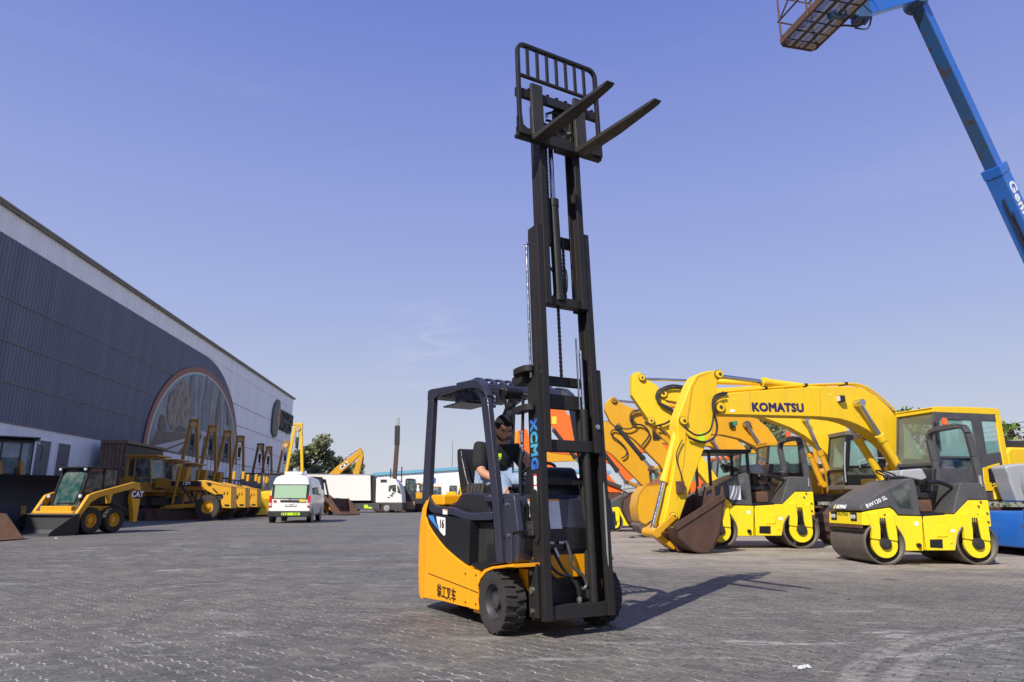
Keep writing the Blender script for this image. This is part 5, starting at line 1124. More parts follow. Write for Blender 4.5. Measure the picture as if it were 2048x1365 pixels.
# --- third: amber, brown bucket ---
O3 = (4.0, 24.0)
e3, t3, b3, a3 = arm_machine(O3, 180, 'amber excavator third from the front with black bucket cylinder and brown bucket hanging low',
    [(1284, 826), (1290, 818), (1320, 815), (1380, 822), (1440, 828), (1490, 832), (1515, 838), (1535, 855), (1552, 878), (1562, 900), (1572, 935), (1565, 960), (1545, 950), (1530, 915), (1510, 893), (1480, 878), (1445, 870), (1400, 868), (1350, 860), (1305, 845), (1288, 838)],
    [(1210, 820), (1212, 805), (1222, 795), (1232, 796), (1240, 805), (1262, 815), (1285, 822), (1296, 850), (1335, 900), (1378, 962), (1372, 972), (1350, 975), (1320, 930), (1270, 880), (1235, 856), (1222, 845)], m_cy, None)
for px_, r_ in (((1228, 801), .09), ((1291, 830), .11), ((1237, 852), .08), ((1362, 966), .08)): pin(a3, t3([px_])[0], -.25, .25, r_, m_gy)
cylinder_part(e3, t3([(1420, 818)])[0], t3([(1230, 800)])[0], .0, .085, m_cy, .45, 'arm_cylinder', .5)
cylinder_part(e3, t3([(1234, 856)])[0], t3([(1300, 936)])[0], .3, .08, m_dark, .8, 'bucket_cylinder')
for s_ in (-1, 1): cylinder_part(e3, t3([(1545, 925)], .36)[0], t3([(1494, 850)], .36)[0], s_ * .34, .09, m_dark, .2, 'boom_cylinder')
hose(e3, O3, 180, .26, c5([(330, 325), (280, 335), (262, 370), (275, 415), (340, 425), (380, 465), (380, 500), (335, 560)]), .03)
hose(e3, O3, 180, .29, c5([(325, 330), (275, 345), (270, 385), (300, 420), (250, 450), (180, 440)]), .025)
MB().beam((t3([(1300, 938)])[0][0], .0, t3([(1300, 938)])[0][1]), (t3([(1345, 958)])[0][0], .0, t3([(1345, 958)])[0][1]), .3, .12).build('bucket_link', m_gy, e3, .01)
bs_ = t3([(1322, 990), (1300, 980), (1262, 985), (1245, 1000), (1243, 1022), (1255, 1045), (1278, 1062), (1300, 1065)], .5)
bucket(e3, bs_, None, 1.05, m_rustd, 0)
p = t3([(1312, 868)], .2)[0]; MB().bx(p[0] - .35, p[0] + .12, .192, .20, p[1] - .2, p[1] + .2).build('black_decal', m_sign, b3)
exc_body(e3, -5.25, m_cy, m_dark, m_glass, m_glassg, ztop=2.9, cabx=1.0, ln=1.8)
p = t3([(1495, 850)], .3)[0]; pin(b3, p, -.3, .32, .12, m_dark)
for px_ in ((1463, 850),): p = t3([px_], .25)[0]; MB().bx(p[0] - .1, p[0] + .08, .2, .32, p[1] - .1, p[1] + .1).build('boom_light', m_dark, b3, .03)
# --- fourth: amber ---
O4 = (4.1, 27.6)
e4, t4, b4, a4 = arm_machine(O4, 180, 'amber excavator fourth in the row, its arm showing just right of the forklift mast',
    [(1262, 862), (1300, 852), (1350, 856), (1400, 862), (1440, 866), (1468, 874), (1490, 895), (1505, 930), (1500, 950), (1480, 930), (1455, 908), (1420, 893), (1360, 890), (1300, 885), (1268, 880)],
    [(1178, 862), (1184, 846), (1196, 840), (1225, 846), (1258, 858), (1272, 882), (1305, 955), (1312, 975), (1302, 985), (1282, 968), (1225, 910), (1196, 892), (1180, 880)], m_cy, None)
cylinder_part(e4, t4([(1192, 888)])[0], t4([(1252, 966)])[0], .3, .085, m_dark, .72, 'bucket_cylinder')
cylinder_part(e4, t4([(1360, 852)])[0], t4([(1196, 842)])[0], .0, .085, m_cy, .45, 'arm_cylinder', .5)
for s_ in (-1, 1): cylinder_part(e4, t4([(1462, 940)], .36)[0], t4([(1425, 880)], .36)[0], s_ * .34, .09, m_dark, .2, 'boom_cylinder')
hose(e4, O4, 180, .26, c5([(200, 470), (150, 455), (140, 490), (190, 530), (235, 580), (235, 620), (205, 640)]), .03)
bucket(e4, t4([(1262, 1000), (1240, 985), (1212, 985), (1195, 1000), (1195, 1020), (1212, 1040), (1240, 1048)], .5), None, 1.1, m_rustd, 0)
MB().beam((t4([(1250, 962)])[0][0], 0, t4([(1250, 962)])[0][1]), (t4([(1295, 980)])[0][0], 0, t4([(1295, 980)])[0][1]), .3, .12).build('bucket_link', m_gy, e4, .01)
exc_body(e4, -5.4, m_cy, m_dark, m_glass, m_glassg, ztop=2.9, cabx=1.0, ln=1.8, full=False)
# --- orange machines seen through and beside the mast ---
O5 = (4.2, 31.5)
e5, t5, b5, a5 = arm_machine(O5, 180, 'orange excavator behind the forklift mast with its arm pointing down to the right', 
    [(1150, 856), (1200, 868), (1260, 878), (1320, 880), (1360, 892), (1385, 915), (1395, 950), (1380, 955), (1350, 925), (1310, 908), (1250, 902), (1190, 898), (1152, 882)],
    [(1098, 818), (1106, 812), (1128, 817), (1148, 850), (1175, 880), (1205, 935), (1245, 982), (1243, 992), (1225, 990), (1190, 962), (1150, 915), (1112, 868), (1100, 845)], m_or, None)
cylinder_part(e5, t5([(1165, 850)])[0], t5([(1112, 820)])[0], .0, .09, m_or, .6, 'arm_cylinder', .5)
cylinder_part(e5, t5([(1108, 862)])[0], t5([(1180, 955)])[0], .28, .09, m_dark, .6, 'bucket_cylinder')
for s_ in (-1, 1): cylinder_part(e5, t5([(1350, 945)], .36)[0], t5([(1318, 892)], .36)[0], s_ * .34, .09, m_or, .4, 'boom_cylinder')
MB().beam((t5([(1190, 955)])[0][0], .25, t5([(1190, 955)])[0][1]), (t5([(1242, 975)])[0][0], .25, t5([(1242, 975)])[0][1]), .06, .16).build('bucket_link', m_grit, e5, .01)
bucket(e5, t5([(1232, 1010), (1212, 984), (1190, 980), (1172, 992), (1170, 1012), (1188, 1030), (1215, 1036)], .5), None, 1.1, m_rust, 0)
exc_body(e5, -5.6, m_or, m_dark, m_glass, m_glassg, ztop=2.9, cabx=1.0, ln=1.8, full=False)
p = t5([(1108, 840)], .25)[0]; MB().bx(p[0] - .12, p[0] + .1, .165, .175, p[1] - .18, p[1] + .16).build('yellow_decal', m_yelp, a5)
O6 = (2.6, 36.0)
e6, t6, b6, a6 = arm_machine(O6, 180, 'orange excavator farthest back, its boom low between the seat and the mast',
    [(1098, 882), (1150, 872), (1200, 880), (1250, 905), (1275, 950), (1255, 965), (1225, 930), (1180, 912), (1140, 910), (1100, 905)],
    [(1036, 862), (1044, 856), (1054, 860), (1062, 885), (1096, 922), (1130, 950), (1165, 985), (1160, 992), (1140, 988), (1095, 962), (1052, 915), (1034, 885)], m_or, None)
cylinder_part(e6, t6([(1042, 900)])[0], t6([(1130, 972)])[0], .28, .1, m_grit, .5, 'bucket_cylinder')
exc_body(e6, -6.0, m_or, m_dark, m_glass, m_glassg, ztop=2.9, cabx=1.0, ln=1.8, full=False)
bucket(e6, t6([(1165, 1005), (1148, 988), (1120, 985), (1104, 1000), (1110, 1018), (1135, 1026)], .5), None, 1.1, m_rust, 0)
O7 = (2.5, 40)
e7, t7, b7, a7 = arm_machine(O7, 180, 'yellow excavator at the far end of the row, seen past the driver',
    [(1080, 905), (1100, 898), (1160, 897), (1200, 912), (1215, 950), (1195, 950), (1160, 922), (1085, 925)],
    [(1024, 868), (1032, 862), (1044, 865), (1054, 885), (1085, 905), (1100, 935), (1120, 975), (1108, 980), (1080, 955), (1040, 915), (1026, 895)], m_cy, None)
exc_body(e7, -5.6, m_cy, m_dark, m_glass, m_glassg, ztop=2.9, cabx=1.0, ln=1.8, full=False)

# ---------------- tandem rollers ----------------
RO = (5.9, 11.2)
m_drumi = paint('pale_drum_steel', (.30, .285, .24), .5, .1, wear=.5, dirt=(.16, .13, .10), scale=4)
def roller(label, model, canopy=False):
    ro_ = thing('tandem_roller', label, 'road roller', RO, 180, 'yellow tandem rollers'); T_ = lambda p, lat=0: tr(RO, 180, lat, c6(p))
    W = 1.2; r = .33
    for cx in (.0, -1.46):
        q = MB(); n = 48
        q.lathe([(r - .02, -W), (r, -W + .015), (r, -.015), (r - .012, 0), (r - .028, 0), (r - .03, -.12), (r - .03, -.4), (.02, -.4)], (cx + .02, 0, r), n=n)
        q.lathe([(.02, -W + .3), (r - .03, -W + .3), (r - .03, -W + .02), (r - .02, -W)], (cx + .02, 0, r), n=n)
        d = q.build('drum', m_drum, ro_, ang=35)
        for e0, e1 in ((-.006, -.38), (-W + .006, -W + .28)): MB().lathe([(r - .034, e0), (r - .036, e1)], (cx + .02, 0, r), n=n).build('drum_inner_wall', m_drumi, d)
        # yoke: hanger plates, crescent guard and hub motor
        s0 = cx + .02
        for s_, lt in ((1, 0), (-1, -W)):
            e = lt + .0
            y = MB(); y.prism([(s0 - .19, .78), (s0 - .05, .76), (s0 - .055, .50), (s0 - .07, .38), (s0 - .20, .36), (s0 - .205, .50)], e - .05, e + .02); y.prism([(s0 + .06, .80), (s0 + .22, .78), (s0 + .19, .55), (s0 + .205, .40), (s0 + .07, .38), (s0 + .05, .55)], e - .05, e + .02)
            y.build('drum_hanger', m_ry, d, .01)['kind'] = 'stuff'
            y = MB(); cr = [(s0 + .205 * math.cos(R(k)), r - .02 + .205 * math.sin(R(k))) for k in range(150, 391, 12)]; cr += [(s0 + .06 * math.cos(R(k)), r + .0 + .06 * math.sin(R(k))) for k in range(30, -211, -24)][::1]
            y.prism(cr, e - .06, e - .005); y.build('yoke_plate', m_ry, d, .006)
            y = MB(); y.cyl((s0, e - .25, r - .005), (s0, e + .04 * s_, r - .005), .09, n=18); y.cyl((s0, e, r - .005), (s0, e + .06 * s_, r - .005), .065, n=8); y.build('drum_motor', m_dark, d, .008)
            for k in range(3): MB().tube([(s0 - .03 + k * .03, e + .01, .72), (s0 - .02 + k * .03, e + .03, .56), (s0 - .03 + k * .02, e + .03, .42)], .01, 6, sm=3).build('drum_hose', m_black, d)
    fr1 = T_([(462, 905), (560, 885), (665, 870), (695, 888), (728, 930), (905, 935), (918, 1190), (785, 1190), (778, 1130), (762, 1080), (742, 1040), (715, 1005), (680, 985), (640, 975), (590, 975), (540, 982), (510, 1002), (462, 1000)])
    f1 = MB().prism(fr1, -W + .02, -.01).build('front_frame', m_ry, ro_, .012, 2)
    fr2 = T_([(913, 935), (1140, 920), (1240, 815), (1392, 815), (1405, 900), (1417, 1010), (1360, 1022), (1300, 992), (1240, 990), (1190, 1020), (1165, 1080), (1152, 1187), (930, 1187)])
    f2 = MB().prism(fr2, -W + .02, -.01).build('rear_frame', m_ry, ro_, .012, 2)
    for px_ in ([(1008, 1008), (1098, 1008), (1090, 1085), (1012, 1085)], [(960, 1105), (1052, 1103), (1056, 1168), (962, 1163)], [(1108, 1120), (1128, 1118), (1128, 1135), (1110, 1137)]):
        MB().prism(T_(px_), -.012, .003).build('step_recess', m_black if px_[0][0] == 960 else m_ry, f2, .004)
    q = MB(); 
    for px_ in ((625, 922), (640, 955), (543, 942), (547, 975), (1333, 828), (1382, 912), (1318, 860), (1390, 975), (1245, 945), (1250, 972), (1315, 925)): p = T_([px_])[0]; q.cyl((p[0], -.01, p[1]), (p[0], .012, p[1]), .014, n=8)
    q.build('frame_bolts', m_rustd, f2)['kind'] = 'stuff'
    p = T_([(875, 1148)])[0]; MB().cyl((p[0], -.01, p[1]), (p[0], .03, p[1]), .035, n=12).build('tow_eye', m_black, f1)
    hp = spl(T_([(452, 895), (446, 868), (490, 825), (560, 780), (640, 730), (720, 692), (790, 662), (828, 652)]), 3); hp2 = T_([(845, 668), (868, 770), (892, 930), (728, 922), (697, 884), (668, 864)])
    h = MB().prism(hp + hp2, -W + .03, .0).build('engine_hood', m_rollg, ro_, .05, 3)
    for s_ in (0, 1):
        lt = .0 if not s_ else -W + .03
        MB().prism(T_([(655, 740), (800, 683), (845, 880), (735, 872)]), lt - .004 if not s_ else lt - .006, lt + .006 if not s_ else lt + .004).build('hood_window', m_glassd, h, .003)
    if model:
        a = T_([(490, 862)])[0]; b = T_([(636, 795)])[0]; d = (b[0] - a[0], 0, b[1] - a[1])
        text('BW120 SL', .085, m_wpr, 'lettering', h, frame(((a[0] + b[0]) / 2, .006, (a[1] + b[1]) / 2), d, (d[2] * 1, 0, -d[0])), .002, .0008, sx=1.0)
        text('BOMAG', .085, m_wpr, 'lettering', h, frame((.395, -.52, .885), (0, 1, 0), (-.35, 0, .94)), .004, .001) if False else text('BOMAG', .095, m_wpr, 'lettering', h, frame((.385, -.56, .885), (0, 1, 0), (-.45, 0, .9)), .003, .001)
        q = MB(); M_ = frame((.385, -.80, .885), (0, 1, 0), (-.45, 0, .9)); q.M = M_; q.prism([(-.04, 0), (0, -.05), (.04, 0), (0, .05)], 0, .002, 'z'); q.build('hood_emblem', m_yelp, h)
    for (x0_, x1_, z0_, z1_, mt_) in ((-.55, -.49, .60, .66, m_wpr), (-1.12, -1.05, .50, .54, m_wpr), (.18, .24, .74, .78, m_sign)): MB().bx(x0_, x1_, -.0085, -.0065 + .0, z0_, z1_).build('small_decal', mt_, f1)
    for x0_ in (-.62, -1.28): MB().bx(x0_, x0_ + .006, -.009, -.006, .22, .66).build('panel_gap', m_black, f1)
    # nose with lamps, scraper
    for y in (-.28, -1.0 + .02):
        q = MB(); q.bx(.325, .345, y - .10, y + .10, .66, .80); lp = q.build('lamp_housing', m_black, f1, .01)
        for yy in (-.045, .045): MB().cyl((.345, y + yy, .73), (.355, y + yy, .73), .036, n=14).build('lamp_glass', m_lens, lp)
    MB().bx(.32, .36, -W + .04, -.04, .555, .60).build('scraper', m_rust, ro_, .004); MB().bx(.30, .35, -W + .04, -.04, .50, .55).build('scraper_blade', m_black, ro_, .004)
    # platform, tank, controls
    MB().bx(-1.0, -.42, -W + .02, -.02, .70, .80).build('floor', m_black, ro_, .01)
    MB().prism(T_([(1128, 915), (1150, 800), (1182, 692), (1200, 686), (1345, 690), (1358, 812), (1242, 812), (1142, 917)]), -W + .03, .0).build('rear_tank', m_rollg, ro_, .03, 2)
    MB().bx(-1.02, -.62, -.85, -.35, .80, 1.0).build('seat_base', m_rust, ro_, .02)
    s = MB().bx(-1.08, -.62, -.88, -.34, 1.02, 1.12).build('seat', m_seat, ro_, .03, 2); MB().prism([(-1.08, 1.12), (-1.02, 1.12), (-1.1, 1.52), (-1.18, 1.5)], -.88, -.34).build('seat_back', m_seat, s, .04, 3)
    for y in (-.70, -.52):
        for z in (1.2, 1.31, 1.42): MB().bx(-1.055 - (z - 1.12) * .2, -1.03 - (z - 1.12) * .2, y - .075, y + .075, z - .045, z + .045).build('seat_pad', m_seat, s, .015, 2)
    MB().prism(T_([(740, 640), (748, 592), (905, 580), (945, 655), (900, 670)], -.3), -.9, -.3).build('control_console', m_grey, ro_, .03, 2)
    MB().prism(T_([(845, 660), (900, 660), (960, 900), (885, 915)], -.3), -.8, -.4).build('console_column', m_dark, ro_, .02)
    q = MB(); q.M = Matrix.Translation((-.48, -.62, 1.42)) @ Matrix.Rotation(-.4, 4, 'Y'); q.lathe([(.17 + .014 * math.cos(t * math.pi / 4), .014 * math.sin(t * math.pi / 4)) for t in range(8)], (0, 0, 0), 'z', 24, True); q.beam((-.17, 0, 0), (.17, 0, 0), .03, .012); q.cyl((0, 0, -.3), (0, 0, 0), .025); q.build('steering_wheel', m_black, ro_)
    for y in (-1.05, -.15): MB().tube([(-1.25, y, 1.2), (-1.05, y, 1.28), (-.85, y, 1.28)], .035, 8, sm=3).build('armrest', m_black, ro_)
    if not canopy:
        # roll hoop
        a = T_([(1338, 690)], -.05)[0]; b = T_([(1238, 300)], -.05)[0]; x0, z0, x1, z1 = a[0], a[1], b[0], b[1]
        q = MB(); hoop = [(x0, -.06, z0 - .25), (x1 * .5 + x0 * .5, -.06, (z0 + z1) / 2), (x1, -.06, z1 - .05), (x1 + .0, -.12, z1 + .06), (x1 + .0, -.3, z1 + .10), (x1, -.9, z1 + .10), (x1, -1.08, z1 + .06), (x1, -1.14, z1 - .05), (x1 * .5 + x0 * .5, -1.14, (z0 + z1) / 2), (x0, -1.14, z0 - .25)]
        for i in range(len(hoop) - 1): q.beam(hoop[i], hoop[i + 1], .08, .10, (1, 0, .1))
        hp_ = q.build('roll_hoop', m_rollg, ro_, .01)
        q = MB(); q.cyl((x1, -.62, z1 + .15), (x1, -.62, z1 + .27), .05, .045, n=14); q.build('warning_beacon', m_orl, hp_, .01)
        MB().bx(x0 + .02, x0 + .05, -.03, -.0, z0 - .05, z0 + .12).build('label_plate', m_grey, hp_)
        MB().tube([(-1.22, -.05, 1.45), (-1.2, .05, 1.5), (-1.17, -.05, 1.5)], .012, 6).build('hoop_pin', m_zinc, hp_)
        MB().bx(-.22, -.30, -1.2, -1.08, 1.95, 2.15) if False else None
    else:
        q = MB()
        for x in (-.35, -1.45):
            for y in (-.08, -1.12): q.beam((x - (.1 if x < -1 else -.05), y, .85), (x, y, 1.95), .08, .08)
        cp = q.build('canopy_frame', m_black, ro_, .01); cp['kind'] = 'stuff'
        MB().bx(-1.6, -.15, -1.2, .0, 1.95, 2.02).build('canopy_roof', m_black, cp, .02)
    return ro_
r1 = roller('yellow and grey tandem roller nearest the camera, white lettering on its dark hood', True)
r2 = copy_tree(r1); r2.location = (4.46, 15.12, 0); r2.scale = (1.20, 1.1, 1.19); r2['label'] = 'larger tandem roller in the middle, behind the brown excavator bucket'
r3 = copy_tree(r1); r3.location = (3.45, 23.7, 0); r3.scale = (.93, .93, .93); r3['label'] = 'small distant tandem roller just right of the forklift mast, seen past the buckets'
for r_, keep in ((r2, 1), (r3, 1)):
    for ch in list(r_.children):
        if ch.name.startswith('engine_hood'):
            for g in list(ch.children):
                if g.name.startswith('lettering') or g.name.startswith('hood_emblem'): bpy.data.objects.remove(g)
hd2 = [c for c in r2.children if c.name.startswith('engine_hood')][0]
MB().bx(-.40, -.20, .008, .012, .85, 1.10).build('paper_notice', m_paper, hd2)
text('BOMAG', .10, m_wpr, 'lettering', hd2, frame((.30, .006, .87), (-1, 0, .25), (0.25, 0, 1)), .003, .001)
for h_ in r2.children:
    if h_.name.startswith('roll_hoop'): h_.scale = (1, 1, .9)
q = MB(); cp = q.bx(-.68, .2, -1.15, -.05, 1.70, 1.76).build('canopy_roof', m_black, r2, .02); q = MB()
for x in (.1, -.6):
    for y in (-.1, -1.1): q.beam((x, y, 1.1), (x, y, 1.7), .05, .05)
q.build('canopy_posts', m_black, cp)['kind'] = 'stuff'
q = MB(); q.cyl((-.55, -.5, 2.25), (-.55, -.5, 2.33), .04); q.build('warning_beacon', m_grl, r2)
# ---------------- blue boom lift on the right ----------------
def at(x, y, Y):
    r = (x - 1024) / F; u = (682.5 - y) / F; d = (r, math.cos(TH) - u * math.sin(TH), math.sin(TH) + u * math.cos(TH)); k = Y / d[1]
    return Vector((d[0] * k, Y, H + d[2] * k))
LC = Vector((11.05, 13.35, 0))
lf = thing('boom_lift', 'scratched blue boom lift with white lettering, its rusty basket raised at upper right', 'boom lift', tuple(LC), 0)
def lm(): q = MB(); q.M = Matrix.Translation(-LC); return q
PT = at(1833, 4, 11.2); PBm = at(2048, 466, 12.4); dv = (PBm - PT).normalized(); PJ = at(1991, 335, 11.2 + 1.2 * (at(1988, 338, 12).x - PT.x) / (PBm.x - PT.x)); PJ = PT + dv * (PJ - PT).dot(dv)
PE = PBm + dv * ((PBm.z - 1.9) / -dv.z)
upv = (0, 0, 1)
q = lm().beam(PT, PJ + dv * .3, .22, .26, upv); inner_b = q.build('inner_boom', m_blued, lf, .012)
q = lm(); sd = dv.cross(Vector((0, 0, 1))).normalized(); 
if sd.y > 0: sd = -sd
q.beam(PT + sd * .112, PJ + sd * .112, .006, .24, upv); q.build('inner_boom_lit_side', m_blue, inner_b)  # brighter blue sheet: sunlight on this face put into the colour
q = lm().beam(PJ, PE, .31, .37, upv); ob = q.build('outer_boom', m_blue, lf, .012)
q = lm().beam(PJ - dv * .02, PJ + dv * .16, .33, .39, upv); q.build('boom_collar', m_blue, ob, .006)
q = lm(); un = dv.cross(sd).normalized()
if un.z > 0: un = -un
q.tube([PJ + un * .21 + dv * .6, PJ + un * .22 + dv * 2.5, PE + un * .21], .018, 7); q.tube([PJ + un * .21 + dv * .9 + sd * .05, PE + un * .21 + sd * .05], .014, 7); q.build('cable_track', m_dark, ob)['kind'] = 'stuff'
up2 = -un
p = PJ + dv * .78 + sd * .1585; text('Genie', .34, m_wpr, 'lettering', ob, Matrix.Translation(-LC) @ frame(tuple(p), tuple(dv), tuple(up2)), .012, .002)
BO = Vector((5.03, 11.18, 9.30)); bx_ = Vector((.972, .232, 0)); by_ = Vector((.232, -.972, 0)); BW, BL = .72, 2.3
def B(a, b, c=0): return BO + bx_ * a + by_ * b + Vector((0, 0, c))
MJ = B(BW + .25, .95, .12)
q = lm().beam(PT + Vector((.1, 0, .15)), MJ + Vector((.05, 0, .05)), .16, .22, upv); jb = q.build('jib', m_blue, lf, .01)
q = lm(); q.cyl(PT + Vector((0, -.2, 0)), PT + Vector((0, .2, 0)), .16); q.build('boom_head', m_blued, lf, .01)
q = lm(); q.cyl(PT.lerp(MJ, .25) + Vector((0, 0, .22)), PT.lerp(MJ, .8) + Vector((0, 0, .2)), .06); q.build('jib_cylinder', m_blue, jb)
q = lm(); q.beam(MJ, B(BW * .45, .95, -.03), .12, .12); q.bx(MJ.x - .12, MJ.x + .14, MJ.y - .12, MJ.y + .12, MJ.z - .15, MJ.z + .18); q.build('basket_mount', m_blued, jb, .01)['kind'] = 'stuff'
q = lm(); q.tube([MJ + Vector((.1, 0, -.1)), MJ + Vector((-.05, 0, -.25)), MJ + Vector((-.25, .05, -.2)), B(BW * .8, .7, -.02)], .018, 6, sm=4); q.tube([MJ + Vector((.2, 0, -.05)), MJ + Vector((.1, 0, -.3)), MJ + Vector((-.1, .05, -.25))], .015, 6, sm=4); q.build('hydraulic_hose', m_dark, jb)['kind'] = 'stuff'
fr = [B(0, .06), B(.06, 0), B(BW - .06, 0), B(BW, .06), B(BW, BL), B(0, BL), B(0, .06)]
q = lm(); q.tube([tuple(x) for x in fr], .022, 8); bsk = q.build('basket', m_rustd, lf)
for a in (.2, .45, .7, .95, 1.25, 1.6, 1.95): q = lm(); q.tube([B(0, a), B(BW, a)], .014, 6); q.build('floor_bar', m_dark, bsk)
for a in (.24, .48): q = lm(); q.beam(B(a, 0), B(a, BL), .05, .03); q.build('floor_beam', m_dark, bsk)
q = lm()
for k in range(95): b = .03 + k * (BL - .06) / 94; q.beam(B(.02, b, .012), B(BW - .02, b, .012), .006, .012)
q.build('floor_mesh', m_drum, bsk)['kind'] = 'stuff'
q = lm(); q.beam(B(.02, 0, .09), B(.02, BL, .09), .006, .16); q.build('kick_plate', m_rust, bsk)
q = lm(); q.beam(B(.0, .01, .07), B(BW, .01, .07), .006, .12); q.build('kick_plate', m_rust, bsk); q = lm(); q.beam(B(BW - .02, 0, .07), B(BW - .02, BL, .07), .006, .12); q.build('kick_plate', m_rust, bsk)
for a, b in ((0, 0.05), (BW, 0.05), (0, .8), (BW, .8), (0, 1.6), (BW, 1.6), (0, BL), (BW, BL)): q = lm(); q.tube([B(a, b), B(a, b, 1.05)], .017, 6); q.build('basket_post', m_rustd, bsk)
for z in (.5, 1.05): q = lm(); q.tube([B(0, 0, z), B(BW, 0, z), B(BW, BL, z), B(0, BL, z), B(0, 0, z)], .017, 6); q.build('basket_rail', m_rustd, bsk)
q = lm(); q.tube([B(0, .05, .5), B(0, .8, 1.05)], .015, 6); q.build('basket_brace', m_rustd, bsk)
# chassis
MB().prism([(-1.82, .15), (-1.85, .55), (-1.78, .80), (1.5, .80), (1.6, .55), (1.5, .2)], -.78, .78).build('chassis', m_blue, lf, .03, 2)
MB().bx(-1.87, -1.45, -.80, -.70, .5, .84).build('bumper_plate', m_blue, lf, .01)
MB().bx(-1.81, -1.65, -.8125, -.807, .45, .76).build('paper_notice', m_paper, lf, .0)
for x in (-1.0, 1.0):
    for s_ in (-1, 1): wheel(lf, (x, s_ * .72, .38), .38, .3, .2, m_rubd, m_rust, lugs=18, lug=.03, side=s_)
MB().cyl((0, 0, .8), (0, 0, .98), .5, n=24).build('turntable', m_dark, lf)
MB().prism(spl([(-1.5, .96), (-1.55, 1.3), (-1.42, 1.62), (-1.1, 1.73), (.2, 1.75), (.2, .96)], 4), -.75, -.3).build('engine_cover', m_grey, lf, .05, 3)
MB().prism(spl([(-1.2, .96), (-1.3, 1.5), (-1.1, 1.7), (1.2, 1.7), (1.3, 1.3), (1.3, .96)], 3), .3, .75).build('engine_cover', m_grey, lf, .05, 3)
MB().bx(-.3, 1.3, -.28, .28, .96, 2.1).build('boom_cradle', m_blue, lf, .04, 2)

# ---------------- skid steer loader ----------------
SO, SH = (-13.8, 22.5), -104
sk = thing('skid_steer_loader', 'small amber skid steer loader with black bucket and glass-fronted black cab by the warehouse', 'loader', SO, SH)
def cs(p): return [(a / 5.46, 850 + b / 5.46) for a, b in p]
ts = lambda px, lat=.86: tr(SO, SH, lat, cs(px))
for x in (.45, -.45):
    for s_ in (-1, 1): wheel(sk, (x, s_ * .78, .41), .41, .30, .22, m_rub, m_cy, lugs=18, lug=.04, side=s_, dish=.07)
MB().bx(-1.0, .95, -.60, .60, .22, .85).build('chassis', m_cy, sk, .03); MB().bx(-1.35, -.5, -.62, .62, .5, 1.35).build('engine_cover', m_dark, sk, .05, 2)
towr = ts([(1330, 870), (1440, 590), (1450, 640), (1440, 700), (1410, 1040), (1375, 1040), (1345, 900)])
for s_ in (-1, 1):
    MB().prism([(-1.45, .32), (-1.50, 1.35), (-1.38, 1.58), (-1.22, 1.55), (-1.10, 1.1), (-1.22, .75), (-1.30, .32)], s_ * .88, s_ * .70).build('rear_tower', m_cy, sk, .02, 2)
    MB().prism([(-1.45, 1.58), (-1.15, 1.62), (.35, 1.27), (.62, 1.18), (.98, .62), (1.02, .35), (.88, .33), (.80, .55), (.52, .95), (.2, 1.12), (-.10, 1.18), (-.16, .92), (-.24, .92), (-.30, 1.22), (-1.1, 1.40)], s_ * .88, s_ * .76).build('lift_arm', m_cy, sk, .015, 2)
    q = MB(); q.cyl((.75, s_ * .70, .95), (1.0, s_ * .70, .45), .045); q.build('tilt_cylinder', m_dark, sk); q = MB(); q.cyl((-1.0, s_ * .78, .7), (-.15, s_ * .78, 1.05), .04); q.build('lift_cylinder', m_dark, sk)
    MB().bx(.66, .70, s_ * .60 - .05, s_ * .60 + .05, 1.1, 1.2).build('headlamp', m_lens, sk)
text('CAT', .26, m_wpr, 'lettering', sk, frame((-1.33, .883, 1.22), (-1, 0, 0), (0, 0, 1)), .01, .002); MB().bx(-1.48, -1.16, .878, .882, 1.08, 1.36).build('lettering_plate', m_sign, sk)
MB().bx(.84, 1.02, -.76, .76, .46, .70).build('cross_tube', m_cy, sk, .03, 2)
cb = MB().prism([(.62, .85), (.55, 1.3), (.35, 1.95), (.30, 2.02), (-.85, 2.02), (-.85, .9)], -.50, .50).build('cab', m_glassd, sk, .02)
for s_ in (-1, 1):
    MB().prism([(.66, .85), (.58, 1.3), (.40, 2.0), (.30, 2.0), (.47, 1.3), (.52, .85)], s_ * .53, s_ * .46).build('cab_post', m_black, cb, .01); MB().bx(-.88, -.78, s_ * .53 - .04, s_ * .53 + .0, .9, 2.0).build('cab_post', m_black, cb)
    MB().bx(-.80, .52, s_ * .515 - .01, s_ * .515 + .01, .9, 1.25).build('cab_side_panel', m_black, cb); MB().bx(-.25, -.2, s_ * .52 - .01, s_ * .52 + .01, 1.2, 2.0).build('cab_post', m_black, cb)
MB().prism([(.52, 2.0), (.52, 2.06), (-.95, 2.12), (-.95, 2.02)], -.57, .57).build('cab_roof', m_black, cb, .02, 2)
q = MB(); q.M = Matrix(); v = [(.66, -.36, .95), (.66, .36, .95), (.56, .43, 1.35), (.42, .38, 1.85), (.38, .2, 1.93), (.38, -.2, 1.93), (.42, -.38, 1.85), (.56, -.43, 1.35)]; q.add(v, [tuple(range(8))]); q.build('cab_door_glass', m_glassg, cb)
for s_ in (-1, 1): q = MB(); q.sph((.50, s_ * .48, 1.97), .05, 8, 6); q.build('roof_lamp', m_lens, cb)
sp = [(1.0, .55), (.98, .12), (1.10, .04), (1.95, .0), (1.98, .03)]
q = MB(); q.prism([(.98, .60), (.96, .10), (1.08, .0), (1.98, .0), (1.98, .02), (1.12, .04), (1.02, .14), (1.03, .60)], -1.0, 1.0); bq = q.build('bucket', m_grit, sk, .004)
for s_ in (-1, 1): MB().prism([(1.0, .60), (.97, .10), (1.08, .01), (1.98, .01), (1.9, .12), (1.12, .60)], s_ * 1.0, s_ * .97).build('bucket_side', m_black, bq)
MB().bx(.97, 1.12, -1.0, 1.0, .58, .63).build('bucket_rail', m_drum, bq, .01)

